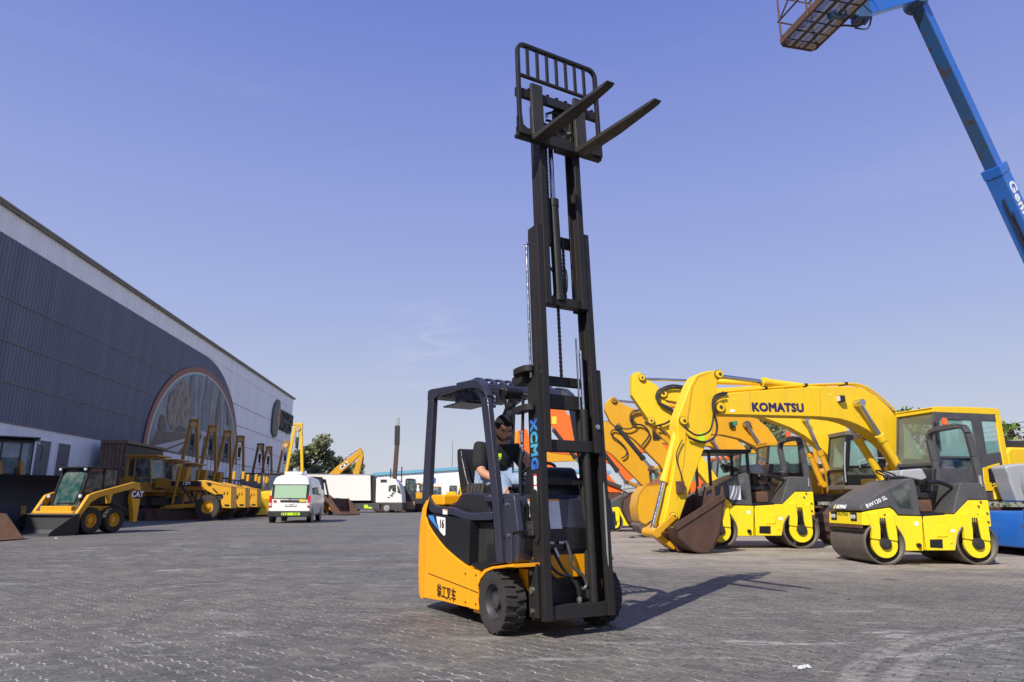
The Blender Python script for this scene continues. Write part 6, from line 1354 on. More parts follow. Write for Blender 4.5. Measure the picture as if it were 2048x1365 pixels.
# ---------------- big wheel loader, shaded ----------------
WO2, WH2 = (-20.4, 28.0), -50
wl = thing('wheel_loader', 'large wheel loader at the left edge with a huge black bucket and green-tinted cab', 'loader', WO2, WH2)
for x in (1.2, -1.9):
    for s_ in (-1, 1): wheel(wl, (x, s_ * 1.1, .8), .8, .6, .42, m_rubd, m_gy, lugs=18, lug=.06, side=s_, dish=.12)
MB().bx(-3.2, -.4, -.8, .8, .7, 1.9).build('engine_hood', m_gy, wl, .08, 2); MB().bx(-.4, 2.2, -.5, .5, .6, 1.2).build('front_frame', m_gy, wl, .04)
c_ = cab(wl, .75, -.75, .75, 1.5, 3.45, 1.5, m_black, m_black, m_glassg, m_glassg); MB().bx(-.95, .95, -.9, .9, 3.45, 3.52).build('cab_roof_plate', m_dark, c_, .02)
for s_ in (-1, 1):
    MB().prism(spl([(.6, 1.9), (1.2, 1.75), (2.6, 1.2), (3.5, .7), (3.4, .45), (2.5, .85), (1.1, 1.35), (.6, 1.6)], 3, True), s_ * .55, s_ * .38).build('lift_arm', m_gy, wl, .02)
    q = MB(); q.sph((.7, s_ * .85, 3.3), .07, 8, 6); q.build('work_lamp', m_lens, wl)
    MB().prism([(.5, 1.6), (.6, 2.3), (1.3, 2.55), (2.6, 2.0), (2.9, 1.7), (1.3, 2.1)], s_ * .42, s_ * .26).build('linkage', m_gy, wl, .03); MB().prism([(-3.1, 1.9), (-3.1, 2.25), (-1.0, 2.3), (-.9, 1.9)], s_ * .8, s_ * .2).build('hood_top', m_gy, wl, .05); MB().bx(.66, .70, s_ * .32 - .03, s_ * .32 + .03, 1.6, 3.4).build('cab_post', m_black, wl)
MB().tube([(.8, .95, 3.2), (1.0, 1.0, 3.1), (.95, .98, 2.6)], .02, 6).build('mirror_bracket', m_black, wl)
sd_ = spl([(3.35, 1.95), (3.25, 1.4), (3.3, .7), (3.6, .28), (4.2, .12), (5.0, .12)], 4)
b_ = bucket(wl, sd_, None, 3.9, m_black, 0); 
for s_ in (-1, 1): MB().prism([(3.35, 2.0), (3.3, .7), (3.6, .28), (4.2, .12), (5.0, .12), (4.95, .35), (3.9, 1.5)], s_ * 1.96, s_ * 1.92).build('bucket_side', m_black, b_)
# rusty bucket corner at the left edge of the picture
LO = (-14.05, 17.9)
rb_ = thing('loose_bucket', 'rusty tan bucket corner standing on the paving at the left edge', 'bucket', LO, 0)
pts = [(1.12, .02), (.55, .66), (-.2, .74), (-.9, .6), (-1.2, .05)]
for s_, y in ((1, -.35), (1, .9)): MB().prism(pts, y - .02, y + .02).build('side_plate', m_rusto if y < 0 else m_rust, rb_, .005)
MB().prism([(-1.2, .0), (1.15, .0), (1.15, .035), (-1.2, .035)], -.37, .92).build('floor_plate', m_rust, rb_, .004); MB().prism([(-1.2, .03), (-.9, .6), (-.2, .74), (-.22, .77), (-.95, .64), (-1.25, .03)], -.35, .9).build('back_plate', m_rustd, rb_)
MB().prism([(.52, .64), (.57, .64), (1.15, .04), (1.05, .04)], -.40, -.37).build('side_cutter', m_rust, rb_)

# ---------------- three motor graders ----------------
GO = (-16.4, 39.0)
gd_ = thing('motor_grader', 'nearest of three amber motor graders, white letters on its black striped frame', 'grader', GO, 0, 'motor graders parked in a row')
def c3(p): return [(360 + a / 5.69, 820 + b / 5.69) for a, b in p]
tg = lambda px, lat=-.25: tr(GO, 0, lat, c3(px))
for s_ in (-1, 1):
    wheel(gd_, (0, s_ * 1.05, .69), .69, .38, .32, m_rubd, m_cy, lugs=20, lug=.05, side=s_, dish=.05, bolts=9)
    for x in (-5.2, -6.8): wheel(gd_, (x, s_ * 1.05, .69), .69, .38, .32, m_rubd, m_cy, lugs=20, lug=.05, side=s_, dish=.05, bolts=9)
gn = tg([(-100, 806), (0, 805), (245, 803), (300, 803), (480, 845), (480, 960), (400, 968), (320, 930), (245, 875), (0, 872), (-100, 870)])
gf = MB().prism(gn, -.28, .28).build('main_frame', m_cy, gd_, .03, 2)
MB().prism(tg([(-100, 812), (245, 812), (245, 868), (-100, 866)], -.285), -.295, -.282).build('black_stripe', m_sign, gf); p = tg([(78, 838)])[0]
text('12M', .24, m_wpr, 'lettering', gf, frame((p[0], -.30, p[1]), (1, 0, 0), (0, 0, 1)), .01, .002); MB().prism(tg([(-100, 868), (245, 868), (245, 872), (-100, 872)], -.285), -.297, -.28).build('red_stripe', m_redp, gf)
MB().prism(tg([(470, 850), (590, 872), (586, 1122), (468, 1116)], -1.0), -1.05, -.3).build('front_plate', m_cy, gd_, .03)
for px_ in ([(468, 962), (488, 958), (492, 985), (484, 1012), (466, 1008)], [(510, 1075), (560, 1078), (558, 1098), (508, 1095)], [(500, 935), (508, 935), (508, 965), (500, 965)], [(535, 935), (543, 935), (543, 965), (535, 965)]): MB().prism(tg(px_, -1.05), -1.075, -1.045).build('plate_bracket', m_black, gd_)
for x_ in (.95, 1.45): MB().bx(x_, x_ + .16, -.6, -.44, 2.2, 2.62).build('hood_stub', m_cy, gd_, .02)
MB().prism(tg([(472, 856), (590, 872), (590, 884), (472, 868)], -1.05), -1.06, -.75).build('plate_lip', m_gy, gd_); MB().prism(tg([(300, 812), (470, 850), (470, 862), (300, 824)], -.285), -.30, -.28).build('frame_edge', m_gy, gf)
for px_ in ([(300, 835), (345, 830), (360, 850), (330, 868)], [(380, 890), (430, 940), (420, 950), (370, 900)]): MB().prism(tg(px_, -.285), -.32, -.28).build('frame_fitting', m_black, gf)
MB().bx(-.1, .35, -.9, .9, .6, .85).build('front_axle', m_dark, gd_, .03); MB().prism([(-.25, .7), (.35, .7), (.3, 1.7), (.0, 1.7)], -.2, .2).build('axle_mount', m_dark, gd_)
MB().prism([(-.6, 2.0), (-1.9, 1.95), (-3.2, 2.3), (-4.0, 2.2), (-4.0, 1.6), (-3.2, 1.75), (-1.9, 1.6), (-.6, 1.6)], -.25, .25).build('rear_frame_arch', m_gy, gd_, .02)
MB().prism([(.0, .75), (-.6, .92), (-2.6, .80), (-2.6, .62), (-.6, .70), (.0, .62)], -.5, .5).build('drawbar', m_cy, gd_, .02); MB().cyl((-2.3, 0, .62), (-2.3, 0, .74), .75, n=28).build('blade_circle', m_gy, gd_)
MB().prism([(-2.9, .02), (-2.75, .02), (-2.85, .3), (-2.8, .6), (-2.9, .6), (-2.98, .3)], -1.9, 1.9).build('blade', m_rustd, gd_)
q = MB(); q.M = Matrix.Translation((-2.4, -.6, 0)) @ Matrix.Rotation(R(35), 4, 'Z'); q.bx(-1.75, 1.75, -.05, .05, .03, .62); q.build('mouldboard', m_rustd, gd_)
for s_ in (-1, 1):
    q = MB(); q.cyl((-2.2, s_ * .6, .8), (-2.0, s_ * .55, 2.75), .06); q.cyl((-2.08, s_ * .57, 1.8), (-2.0, s_ * .55, 2.9), .09); q.build('lift_cylinder', m_gy, gd_); q = MB(); q.cyl((-1.2, s_ * .3, .9), (-2.0, s_ * .35, 2.0), .05); q.build('side_shift_cylinder', m_dark, gd_)
MB().prism([(-1.85, 2.0), (-1.7, 2.9), (-2.3, 2.9), (-2.4, 2.0)], -.2, .2).build('lift_yoke', m_gy, gd_, .02)
cg_ = cab(gd_, -3.4, -.75, .75, 1.5, 3.45, 1.5, m_gy, m_gy, m_glassd, m_glassg); MB().bx(-5.1, -3.2, -.85, .85, 3.42, 3.52).build('cab_roof_plate', m_gy, cg_, .02)
MB().bx(-7.6, -5.0, -.55, .55, 1.3, 2.3).build('engine_hood', m_gy, gd_, .06, 2); MB().bx(-7.6, -4.5, -.9, .9, .75, 1.25).build('rear_frame', m_dark, gd_, .04)
for k, (dx, dy, lb) in enumerate(((-.75, 4.0, 'middle one of three amber motor graders, rust-streaked front plate'), (-1.5, 8.0, 'farthest of three amber motor graders, beside the white van'))):
    c_ = copy_tree(gd_); c_.location = (GO[0] + dx, GO[1] + dy, 0); c_['label'] = lb

# ---------------- pipelayers with A-frame booms ----------------
def pipelayer(label, loc, ht, mt, hd=-85, slim=1.0):
    t = thing('pipelayer', label, 'pipelayer', loc, hd, 'pipelayers along the warehouse')
    for s_ in (-1, 1): track(t, -1.8, 1.8, s_ * .85, s_ * 1.3, .5, m_rustd)
    MB().prism([(-1.7, .8), (-1.7, 1.7), (.2, 1.8), (1.9, 1.65), (1.9, .8)], -.6, .6).build('hood', mt, t, .05); MB().bx(-1.6, -.2, -.7, .7, 1.7, 1.9).build('seat_platform', m_dark, t, .03)
    q = MB()
    for x in (-1.4, -.1):
        for y in (-.65, .65): q.beam((x, y, 1.8), (x, y, 3.0), .09, .09)
    q.build('canopy_posts', mt, t)['kind'] = 'stuff'; MB().bx(-1.6, .1, -.8, .8, 3.0, 3.08).build('canopy', m_dark, t, .02)
    MB().bx(-.8, .8, -1.9, -1.35, .9, 1.7).build('counterweight', mt, t, .05)
    top = Vector((0, 1.9, ht)); f1, f2 = Vector((-1.15 * slim, 1.5, .8)), Vector((1.15 * slim, 1.5, .8))
    M2 = Matrix.Translation((0, 0, 0)) @ Matrix.Rotation(R(-80), 4, 'Z')
    q = MB(); q.M = Matrix.Translation((0, 1.6, 0)) @ Matrix.Rotation(R(-(hd - 8)), 4, 'Z')
    bm = MB(); bm.M = q.M; bm.beam((-.9 * slim, 0, .8), (-.2, 0, ht - .1), .2, .24, (0, 1, 0)); bm.build('boom_leg', mt, t, .02)
    bm = MB(); bm.M = q.M; bm.beam((.75 * slim, 0, .8), (.2, 0, ht - .1), .2, .24, (0, 1, 0)); bm.build('boom_leg', mt, t, .02)
    bm = MB(); bm.M = q.M; bm.bx(-.34, .34, -.16, .16, ht - .25, ht - .1); bm.bx(.12, .34, -.14, .14, ht - 1.0, ht - .25); hdp = bm.build('boom_head', mt, t, .01); hdp['kind'] = 'stuff'
    bm = MB(); bm.M = q.M; bm.cyl((0, -.2, ht - .5), (0, -.05, ht - .5), .24, n=18); bm.build('sheave', paint('pale_sheave', (.6, .42, .2), .5) if 0 else m_sheave, t, .02)
    bm = MB(); bm.M = q.M; bm.bx(-.13, .13, -.1, .1, ht - 1.6, ht - 1.15); bm.build('pulley_block', m_grit, t, .03); bm = MB(); bm.M = q.M; bm.cyl((0, 0, ht - 2.0), (0, 0, ht - 1.6), .09, n=12); bm.tube([(0, 0, ht - 2.0), (.12, 0, ht - 2.12), (.05, 0, ht - 2.28), (-.1, 0, ht - 2.2)], .035, 6, sm=3); bm.build('hook', m_dark, t)['kind'] = 'stuff'
    for xx in (-.1, .08): bm = MB(); bm.M = q.M; bm.cyl((xx, 0, ht - .4), (xx * 2, 0, 1.5), .015, n=5); bm.build('cable', m_dark, t)
    return t
m_sheave = paint('pale_sheave', (.62, .42, .18), .5, wear=.3)
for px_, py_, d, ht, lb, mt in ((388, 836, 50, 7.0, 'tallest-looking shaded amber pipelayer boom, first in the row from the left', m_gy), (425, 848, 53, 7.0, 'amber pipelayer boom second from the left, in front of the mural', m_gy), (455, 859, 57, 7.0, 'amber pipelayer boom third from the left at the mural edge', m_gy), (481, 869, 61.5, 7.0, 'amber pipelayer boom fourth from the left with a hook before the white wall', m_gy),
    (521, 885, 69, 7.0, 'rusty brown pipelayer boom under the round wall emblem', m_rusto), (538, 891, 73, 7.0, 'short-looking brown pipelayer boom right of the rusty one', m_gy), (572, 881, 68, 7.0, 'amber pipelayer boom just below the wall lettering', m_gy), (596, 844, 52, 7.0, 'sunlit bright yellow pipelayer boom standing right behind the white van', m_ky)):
    p = at(px_, py_, d); pipelayer(lb, (p.x - 1.6, d, 0), p.z, mt)  # booms in shade get the darkened amber, the sunlit one bright yellow

# ---------------- bulldozer beside the graders ----------------
bz = thing('bulldozer', 'black-cabbed yellow bulldozer between the graders and the white van', 'bulldozer', (-19.3, 51.5), -70)
for s_ in (-1, 1): track(bz, -1.7, 1.7, s_ * .75, s_ * 1.25, .48, m_rustd)
MB().prism([(-.2, .7), (-.2, 1.9), (1.8, 1.75), (1.8, .7)], -.55, .55).build('hood', m_cy, bz, .05); MB().bx(-1.8, .0, -.8, .8, .9, 1.6).build('fender_deck', m_cy, bz, .05)
cc = cab(bz, .0, -.75, .75, 1.45, 3.1, 1.5, m_black, m_black, m_glassg, m_glassd); MB().prism([(2.3, .05), (2.45, .1), (2.25, .5), (2.4, 1.2), (2.3, 1.2), (2.15, .5)], -1.7, 1.7).build('blade', m_ky, bz, .01)
for s_ in (-1, 1): MB().beam((-.5, s_ * 1.35, .5), (2.3, s_ * 1.35, .4), .15, .2).build('push_arm', m_ky, bz)
# ---------------- tarpaulin shelter by the wall ----------------
tp = thing('covered_rack', 'tall rack covered with a creased brown tarpaulin against the white wall', 'rack', (-27.1, 45.3), 95.26)
m_tarp = paint('brown_tarpaulin', (.17, .11, .07), .6, wear=.7, dirt=(.3, .24, .17), scale=3, bmp=.4)
q = MB(); n = 22; v = []
for z in (0, 4.75):
    for k in range(n): v.append((.06 * math.sin(k * 1.9 + z), -1.6 - (k % 2) * .0 + 1.6 * k / (n - 1), z))
q.add(v, [(k, k + 1, n + k + 1, n + k) for k in range(n - 1)]); q.build('tarpaulin', m_tarp, tp)
MB().bx(.05, 6.2, -1.6, -.1, 0, 4.7).build('rack_body', m_dark, tp); MB().prism([(-.1, 4.75), (6.6, 4.75), (6.3, 4.9), (-.1, 4.95)], -1.75, -.05).build('rack_roof', m_tarp, tp)

# ---------------- white van ----------------
VO, VH = (-10.62, 33.5), 98
vn = thing('van', 'white high-roof minibus van seen from behind with lime chevron strip on its bumper', 'van', VO, VH)
def loft(secs, mat, name, parent, caps=True, bev=0):
    q = MB(); n = len(secs[0]); v = [p for s in secs for p in s]
    f = [(j * n + i, j * n + (i + 1) % n, (j + 1) * n + (i + 1) % n, (j + 1) * n + i) for j in range(len(secs) - 1) for i in range(n)]
    if caps: f += [tuple(range(n))[::-1], tuple(range((len(secs) - 1) * n, len(secs) * n))]
    q.add(v, [g[::-1] for g in f]); return q.build(name, mat, parent, bev, 2, ang=38)
def vsec(x, zt, w, rear=0):
    half = [(.0, .34), (w * .93, .34), (w, .50), (w, 1.0), (w * .985, 1.18), (w * .93, 1.62), (w * .87, zt - .30), (w * .78, zt - .12), (w * .55, zt - .03), (.0, zt)]
    pts = half[1:] + [(-y, z) for y, z in half[::-1][1:-1]] + [half[0]]
    pts = [(x + (rear * max(0, (z - 1.0)) ** 1.2), y, z) for y, z in pts]; return pts
loft([vsec(.0, 2.18, .93, .16), vsec(.12, 2.24, .97, .12), vsec(.5, 2.28, .975, .04), vsec(2.5, 2.29, .975), vsec(3.9, 2.26, .975), vsec(4.35, 2.12, .97), vsec(4.75, 1.65, .96), vsec(5.3, 1.25, .95), vsec(5.5, 1.05, .9)], m_van, 'body', vn)
MB().bx(.5, 1.9, -.42, .42, 2.26, 2.42).build('roof_air_unit', m_van, vn, .05, 2)
MB().bx(-.06, .35, -.96, .96, .28, .56).build('rear_bumper', m_dark, vn, .05, 3)
MB().prism([(.012, 1.12), (.085, 1.80), (.095, 1.80), (.022, 1.12)], -.86, .86).build('rear_window_frame', m_black, vn, .0)
rw = MB().prism([(.000, 1.15), (.072, 1.76), (.078, 1.76), (.006, 1.15)], -.74, .74).build('rear_window', paint('pale_green_glass', (.36, .52, .33), .12, wear=.1, dirt=(.5, .55, .4), coat=.5), vn)
for s_ in (-1, 1):
    MB().prism([(-.02, .72), (-.01, 1.0), (.02, 1.28), (.18, 1.28), (.14, .72)], s_ * .955, s_ * .82).build('tail_lamp', m_redl, vn, .01); MB().prism([(-.023, .80), (-.02, .93), (.03, .93), (.03, .80)], s_ * .945, s_ * .83).build('reversing_lamp', m_lens, vn)
    for x in (.78, 3.9):
        wheel(vn, (x, s_ * .86, .34), .34, .22, .2, m_rub, m_grey, lugs=24, lug=.008, side=s_); q = MB(); q.cyl((x, s_ * .80, .36), (x, s_ * .978, .36), .40, n=24); q.build('wheel_arch', m_black, vn)
    for x0, x1 in ((.55, 1.7), (1.8, 2.9), (3.0, 3.75)):
        w_ = MB().prism([(x0, 1.20), (x1, 1.20), (x1, 1.76), (x0 + .05, 1.76)], s_ * .90, s_ * .955); 
        for i, p in enumerate(w_.v): w_.v[i] = (p[0], p[1] - s_ * (.0 if p[2] < 1.5 else .055), p[2])
        w_.build('side_window', m_glassd, vn)
    MB().prism(spl([(.1, .62), (2.5, .62), (5.2, .62), (5.2, .66), (2.5, .66), (.1, .66)], 2, True), s_ * .97, s_ * .985).build('side_moulding', m_grey, vn)
    MB().bx(4.0, 4.2, s_ * 1.0 - .06, s_ * 1.0 + .12 * s_ + .04, 1.2, 1.45).build('door_mirror', m_black, vn, .03)
MB().bx(-.03, .02, -.44, .44, .98, 1.06).build('tailgate_handle', m_black, vn, .01); MB().bx(-.028, -.01, -.3, .24, .78, .90).build('number_plate', m_wpr, vn, .004)
text('A 1 50882', .1, m_sign, 'number_text', vn, frame((-.03, -.02, .84), (0, -1, 0), (0, 0, 1)), 0, .001)
bs0 = MB().bx(-.068, -.06, -.52, .34, .36, .48).build('reflective_strip', m_lime, vn); q = MB()
for k, y in enumerate((.28, .18, .08, -.28, -.38, -.46)):
    s_ = -1 if k < 3 else 1
    q.prism([(y, .37), (y + .04, .37), (y + .04 - s_ * -.035, .42), (y + .04, .47), (y, .47), (y - s_ * -.035, .42)], -.0695, -.068, 'x')
q.build('chevrons', m_sign, bs0)['kind'] = 'stuff'
MB().bx(-.014, -.002, -.72, -.44, .98, 1.10).build('yellow_sticker', m_yelp, vn); MB().bx(-.014, -.002, .62, .74, .96, 1.06).build('red_sticker', m_redp, vn)
q = MB(); q.lathe([(.055 + .008 * math.cos(t * math.pi / 3), .008 * math.sin(t * math.pi / 3)) for t in range(6)], (-.012, -.0, 1.12), 'x', 14, True); q.build('badge', m_zinc, vn)

# ---------------- white articulated truck ----------------
TO = (-11.8, 67.25)
tk = thing('truck', 'white truck with a long plain box body crossing the yard in the distance', 'truck', TO, 0)
def cq(p): return [(620 + a / 6.5, 850 + b / 6.5) for a, b in p]
tt = lambda px, lat=-1.25: tr(TO, 0, lat, cq(px))
MB().prism(tt([(-800, 640), (785, 652), (790, 985), (-800, 992)]), -1.25, 1.25).build('box_body', m_van, tk, .03, 2)
MB().prism(tt([(-800, 632), (790, 644), (790, 654), (-800, 642)]), -1.27, 1.27).build('box_top_rail', m_grey, tk)
MB().prism(tt([(-800, 992), (900, 988), (900, 1020), (-800, 1025)]), -.6, .6).build('chassis', m_dark, tk)
cbp = tt([(852, 1015), (852, 960), (858, 700), (880, 685), (1000, 690), (1110, 705), (1145, 760), (1165, 800), (1190, 900), (1195, 960), (1200, 1015)])
ck = MB().prism(cbp, -1.22, 1.22).build('cab', m_white, tk, .06, 3)
MB().prism(tt([(905, 1018), (1200, 1018), (1200, 1110), (1050, 1112), (1050, 1040), (905, 1030)], -1.24), -1.2, 1.2).build('cab_skirt', m_grey if 0 else m_grit, tk, .03)
MB().prism(tt([(585, 1022), (905, 1022), (905, 1100), (585, 1100)], -1.2), -1.18, -.6).build('side_skirt', m_grit, tk, .02)
MB().prism(tt([(1022, 790), (1115, 778), (1120, 880), (1022, 872)], -1.23), -1.235, -1.21).build('door_window', m_glassd, ck); MB().prism(tt([(1128, 780), (1160, 810), (1185, 900), (1140, 885)], -1.23), -1.235, 1.235).build('windscreen', m_glassd, ck)
MB().prism(tt([(918, 712), (998, 712), (1000, 750), (918, 752)], -1.23), -1.23, -1.21).build('side_deflector_vent', m_dark, ck); MB().prism(tt([(1008, 938), (1034, 938), (1034, 950), (1008, 950)], -1.23), -1.24, -1.22).build('door_handle', m_black, ck)
for c in ((703, 1040), (703, 1062)): pass
MB().prism(tt([(702, 1040), (752, 1040), (752, 1066), (806, 1072), (806, 1090), (702, 1084)], -1.19), -1.195, -1.185).build('lime_sticker', m_lime, tk)
for px_ in (520, 990):
    p = tt([(px_, 1080)])[0]
    for s_ in (-1, 1): wheel(tk, (p[0], s_ * 1.05, .50), .50, .3, .29, m_rubd, m_grey, lugs=24, lug=.01, side=s_, bolts=8)
for x in (-9.5, -10.9):
    for s_ in (-1, 1): wheel(tk, (x, s_ * 1.05, .50), .50, .3, .29, m_rubd, m_grey, lugs=24, lug=.01, side=s_, bolts=8)
for (a, b) in ((790, 655), (830, 690)): pass
MB().prism(tt([(795, 660), (845, 690), (850, 1010), (795, 1010)], -1.0), -1.0, 1.0).build('cab_rear_equipment', m_dark, tk)
td = thing('person', 'truck driver in a pale shirt looking out of the open cab window', 'person', (0, 0, 0), 0)
p = tt([(1065, 850)])[0]; X_ = TO[0] + p[0]; Z_ = p[1]
skin_mesh('body', [(X_ - .1, 65.98, Z_ - .5), (X_ - .05, 65.98, Z_ - .15), (X_ - .0, 65.98, Z_ + .02), (X_ + .02, 65.97, Z_ + .16), (X_ - .02, 65.90, Z_ - .12), (X_ + .2, 65.92, Z_ - .22)], [(0, 1), (1, 2), (2, 3), (1, 4), (4, 5)], [.16, .17, .06, .10, .07, .05], m_wpr, td)
q = MB(); q.sph((X_ + .03, 65.95, Z_ + .17), .105, 10, 8, (1, .9, 1.2)); q.build('head', m_skin, td); q = MB(); q.sph((X_ + .01, 65.95, Z_ + .215), .105, 10, 8, (1, .95, 1)); q.build('hair', m_hair, td)

# ---------------- machines far down the yard ----------------
Ocx = (-15.2, 76)
cx_ = thing('excavator', 'amber excavator folded behind the trailer, only its boom and arm rising above it', 'excavator', Ocx, 0)
tx_ = lambda px, lat=-.2: tr(Ocx, 0, lat, cq(px))
bm = MB().prism(tx_([(150, 740), (245, 640), (350, 540), (500, 430), (600, 360), (650, 305), (685, 345), (640, 400), (610, 430), (560, 480), (470, 560), (380, 640), (260, 760)]), -.22, .22).build('boom', m_cy, cx_, .02)
MB().prism(tx_([(622, 345), (655, 300), (680, 350), (690, 400), (670, 500), (640, 600), (630, 700), (560, 700), (555, 600), (580, 560), (600, 480), (625, 440)], -.25), -.19, .19).build('arm', m_cy, cx_, .02)
a_, b_ = tx_([(655, 305), (430, 470)]); q = MB(); q.cyl((a_[0], 0, a_[1] + .1), (b_[0], 0, b_[1] + .2), .09); q.build('arm_cylinder', m_steel, cx_)
a_, b_ = tx_([(688, 420), (665, 640)]); q = MB(); q.cyl((a_[0], -.1, a_[1]), (b_[0], -.1, b_[1]), .09); q.build('bucket_cylinder', m_dark, cx_)
MB().prism(tx_([(395, 545), (440, 505), (510, 485), (480, 520), (420, 565)], -.24), -.235, -.222).build('black_decal', m_sign, bm); p = tx_([(450, 530)])[0]; text('CAT', .55, m_wpr, 'lettering', bm, frame((p[0], -.24, p[1]), (1, 0, .75), (-.75, 0, 1)), .02, .002)
MB().bx(-8.2, -4.2, -1.3, 1.3, 1.0, 2.4).build('engine_house', m_cy, cx_, .05); 
for s_ in (-1, 1): track(cx_, -8.2, -4.0, s_ * .92, s_ * 1.42, .45, m_rustd)
dg_ = thing('drilling_rig', 'tall dark rusty drill mast rising straight up behind the truck cab', 'drilling rig', (-11.9, 73), 0)
p0, p1, p2, p3 = at(789, 975, 73), at(794, 890, 73), at(795, 852, 73), at(796, 836, 73); sh = Vector((-11.9, 73, 0))
for a, b, w2, mt, nm in ((Vector((p0.x - .1, 73, 1.2)), p1, .42, m_rustd, 'mast_lower'), (p1, p2, .50, m_dark, 'mast_upper'), (p2, p3, .30, m_grey, 'mast_tip')): MB().beam(tuple(a - sh), tuple(b - sh), w2, w2).build(nm, mt, dg_, .03)
MB().bx(-2.2, 1.6, -1.2, 1.2, .5, 2.6).build('carrier', m_dark, dg_, .05); MB().bx(-1.0, .4, -.1, .1, 3.0, 3.15).build('mast_bracket', m_dark, dg_)
for s_ in (-1, 1): track(dg_, -2.3, 1.9, s_ * .9, s_ * 1.4, .5, m_rustd)
for x in (-.85, .3): MB().cyl((x, 0, 3.1), (x, 0, 4.4 if x < 0 else 4.6), .06).build('mast_pipe', m_dark, dg_)
gl = thing('roller_compactor', 'green-glass cab machine with a brown drum just in front of the truck', 'roller', (-10.1, 70), 0)
cab(gl, .5, -.7, .7, 1.2, 3.25, 1.0, m_dark, m_dark, m_glassg, m_glassg); MB().bx(-.9, 1.3, -.8, .8, .8, 1.3).build('frame', m_dark, gl, .04)
MB().cyl((0, -.95, .58), (0, .95, .58), .58, n=24).build('drum', m_rust, gl, .02); MB().bx(-.5, .55, -1.0, -.7, .3, 1.0).build('drum_plate', paint('worn_tan', (.32, .22, .15), .6), gl, .02); MB().bx(.5, 1.2, -.6, .6, 1.3, 1.9).build('hood', m_cy, gl, .04)
for s_ in (-1, 1): wheel(gl, (1.9, s_ * .7, .6), .6, .45, .3, m_rubd, m_cy, lugs=16, lug=.05, side=s_)
def small_loader(label, loc, hd, mt, bm_, group='loaders far down the yard'):
    t = thing('wheel_loader', label, 'loader', loc, hd, group)
    for x in (1.0, -1.3):
        for s_ in (-1, 1): wheel(t, (x, s_ * .85, .62), .62, .45, .32, m_rubd, m_cy, lugs=16, lug=.05, side=s_)
    MB().bx(-2.2, -.3, -.65, .65, .6, 1.5).build('engine_hood', mt, t, .06); cab(t, .55, -.6, .6, 1.2, 2.9, 1.1, mt, m_black, m_glassg, m_glassg)
    for s_ in (-1, 1): MB().prism([(.5, 1.6), (1.3, 1.5), (2.6, .6), (2.5, .4), (1.2, 1.2), (.5, 1.3)], s_ * .45, s_ * .33).build('lift_arm', mt, t, .02)
    bucket(t, [(2.4, 1.25), (2.35, .8), (2.5, .35), (2.9, .1), (3.5, .05)], None, 2.4, bm_, 0); return t
small_loader('small loader with a rusty bucket behind the white van', (-15.5, 54.5), -20, m_rust, m_rust); small_loader('loader with a dark rusty bucket in front of the white warehouse', (-9.2, 74.5), -75, m_cy, m_rust)
small_loader('amber loader seen through the forklift guard, left of the small excavator', (-9.6, 88), -60, m_cy, m_rustd)
bh = thing('backhoe', 'black backhoe arm folded upright against the white trailer', 'backhoe', (-15.6, 57.5), 0)
a_ = [at(643, 962, 57.5), at(650, 960, 57.5), at(657, 994, 57.5), at(646, 998, 57.5)]; sh = Vector((-15.6, 57.5, 0))
q = MB(); q.beam(tuple(a_[0] - sh), tuple(a_[3] - sh), .22, .3); q.build('dipper_arm', m_black, bh, .02); q = MB(); q.beam(tuple(a_[1] - sh), tuple(a_[2] - sh), .12, .14); q.build('dipper_cylinder', m_black, bh); q = MB(); q.beam(tuple(a_[0] - sh), tuple(a_[1] - sh + Vector((.0, 0, -.1))), .3, .3); q.build('arm_head', m_black, bh, .02)
MB().bx(-.6, 1.4, -.5, .5, .4, 1.3).build('rear_frame', m_dark, bh, .03)
for s_ in (-1, 1): MB().beam((.2, s_ * .8, 0.05), (.2, s_ * .6, .9), .16, .16).build('stabiliser_leg', m_cy, bh)
fx = thing('excavator', 'small yellow excavator with a raised boom before the far white warehouse', 'excavator', (-8.5, 92), 0)
P_ = [at(897, 986, 92), at(905, 999, 92)]
MB().bx(-.1, 1.2, -.9, .9, .9, 2.3).build('engine_house', m_ky, fx, .05); MB().bx(.3, 1.3, -.8, .2, 2.3, 3.1).build('cab', m_glassd, fx, .03)
MB().prism([(1.2, 1.0), (1.7, 3.6), (1.75, 4.3), (2.3, 4.3), (2.45, 3.8), (2.3, 2.4), (1.8, 1.0)], -.2, .2).build('boom', m_ky, fx, .03); MB().prism([(1.9, 4.2), (2.5, 4.0), (2.4, 1.2), (2.1, 1.2)], -.15, .15).build('arm', m_cy, fx, .02)
for s_ in (-1, 1): track(fx, -1.0, 2.4, s_ * .7, s_ * 1.2, .42, m_rustd)
# ---------------- right-hand boundary ----------------
bw = thing('boundary_wall', 'pale block wall topped with barbed wire behind the parked excavators', 'wall', (14.9, 6, 0), 90)
m_bw = paint('pale_block_wall', (.48, .45, .40), .85, wear=.4, dirt=(.33, .30, .26), scale=.8)
MB().bx(0, 90, -.2, 0, 0, 2.68).build('wall', m_bw, bw); MB().bx(-.05, 90.05, -.25, .05, 2.68, 2.76).build('coping', m_bw, bw)
for k in range(31): MB().cyl((k * 3, -.1, 2.7), (k * 3, -.1, 3.3), .025, n=6).build('wire_post', m_grit, bw)
for z in (2.95, 3.1, 3.25):
    q = MB(); q.cyl((0, -.1, z), (90, -.1, z), .008, n=5); q.build('wire', m_dark, bw)
q = MB()
for k in range(420):
    x = k * .1 + 3; z = 2.95 + .15 * (k % 3); q.beam((x - .02, -.13, z - .02), (x + .02, -.07, z + .02), .006, .006)
q.build('barbs', m_dark, bw)['kind'] = 'stuff'
hg = MB(); r_ = random.Random(5)
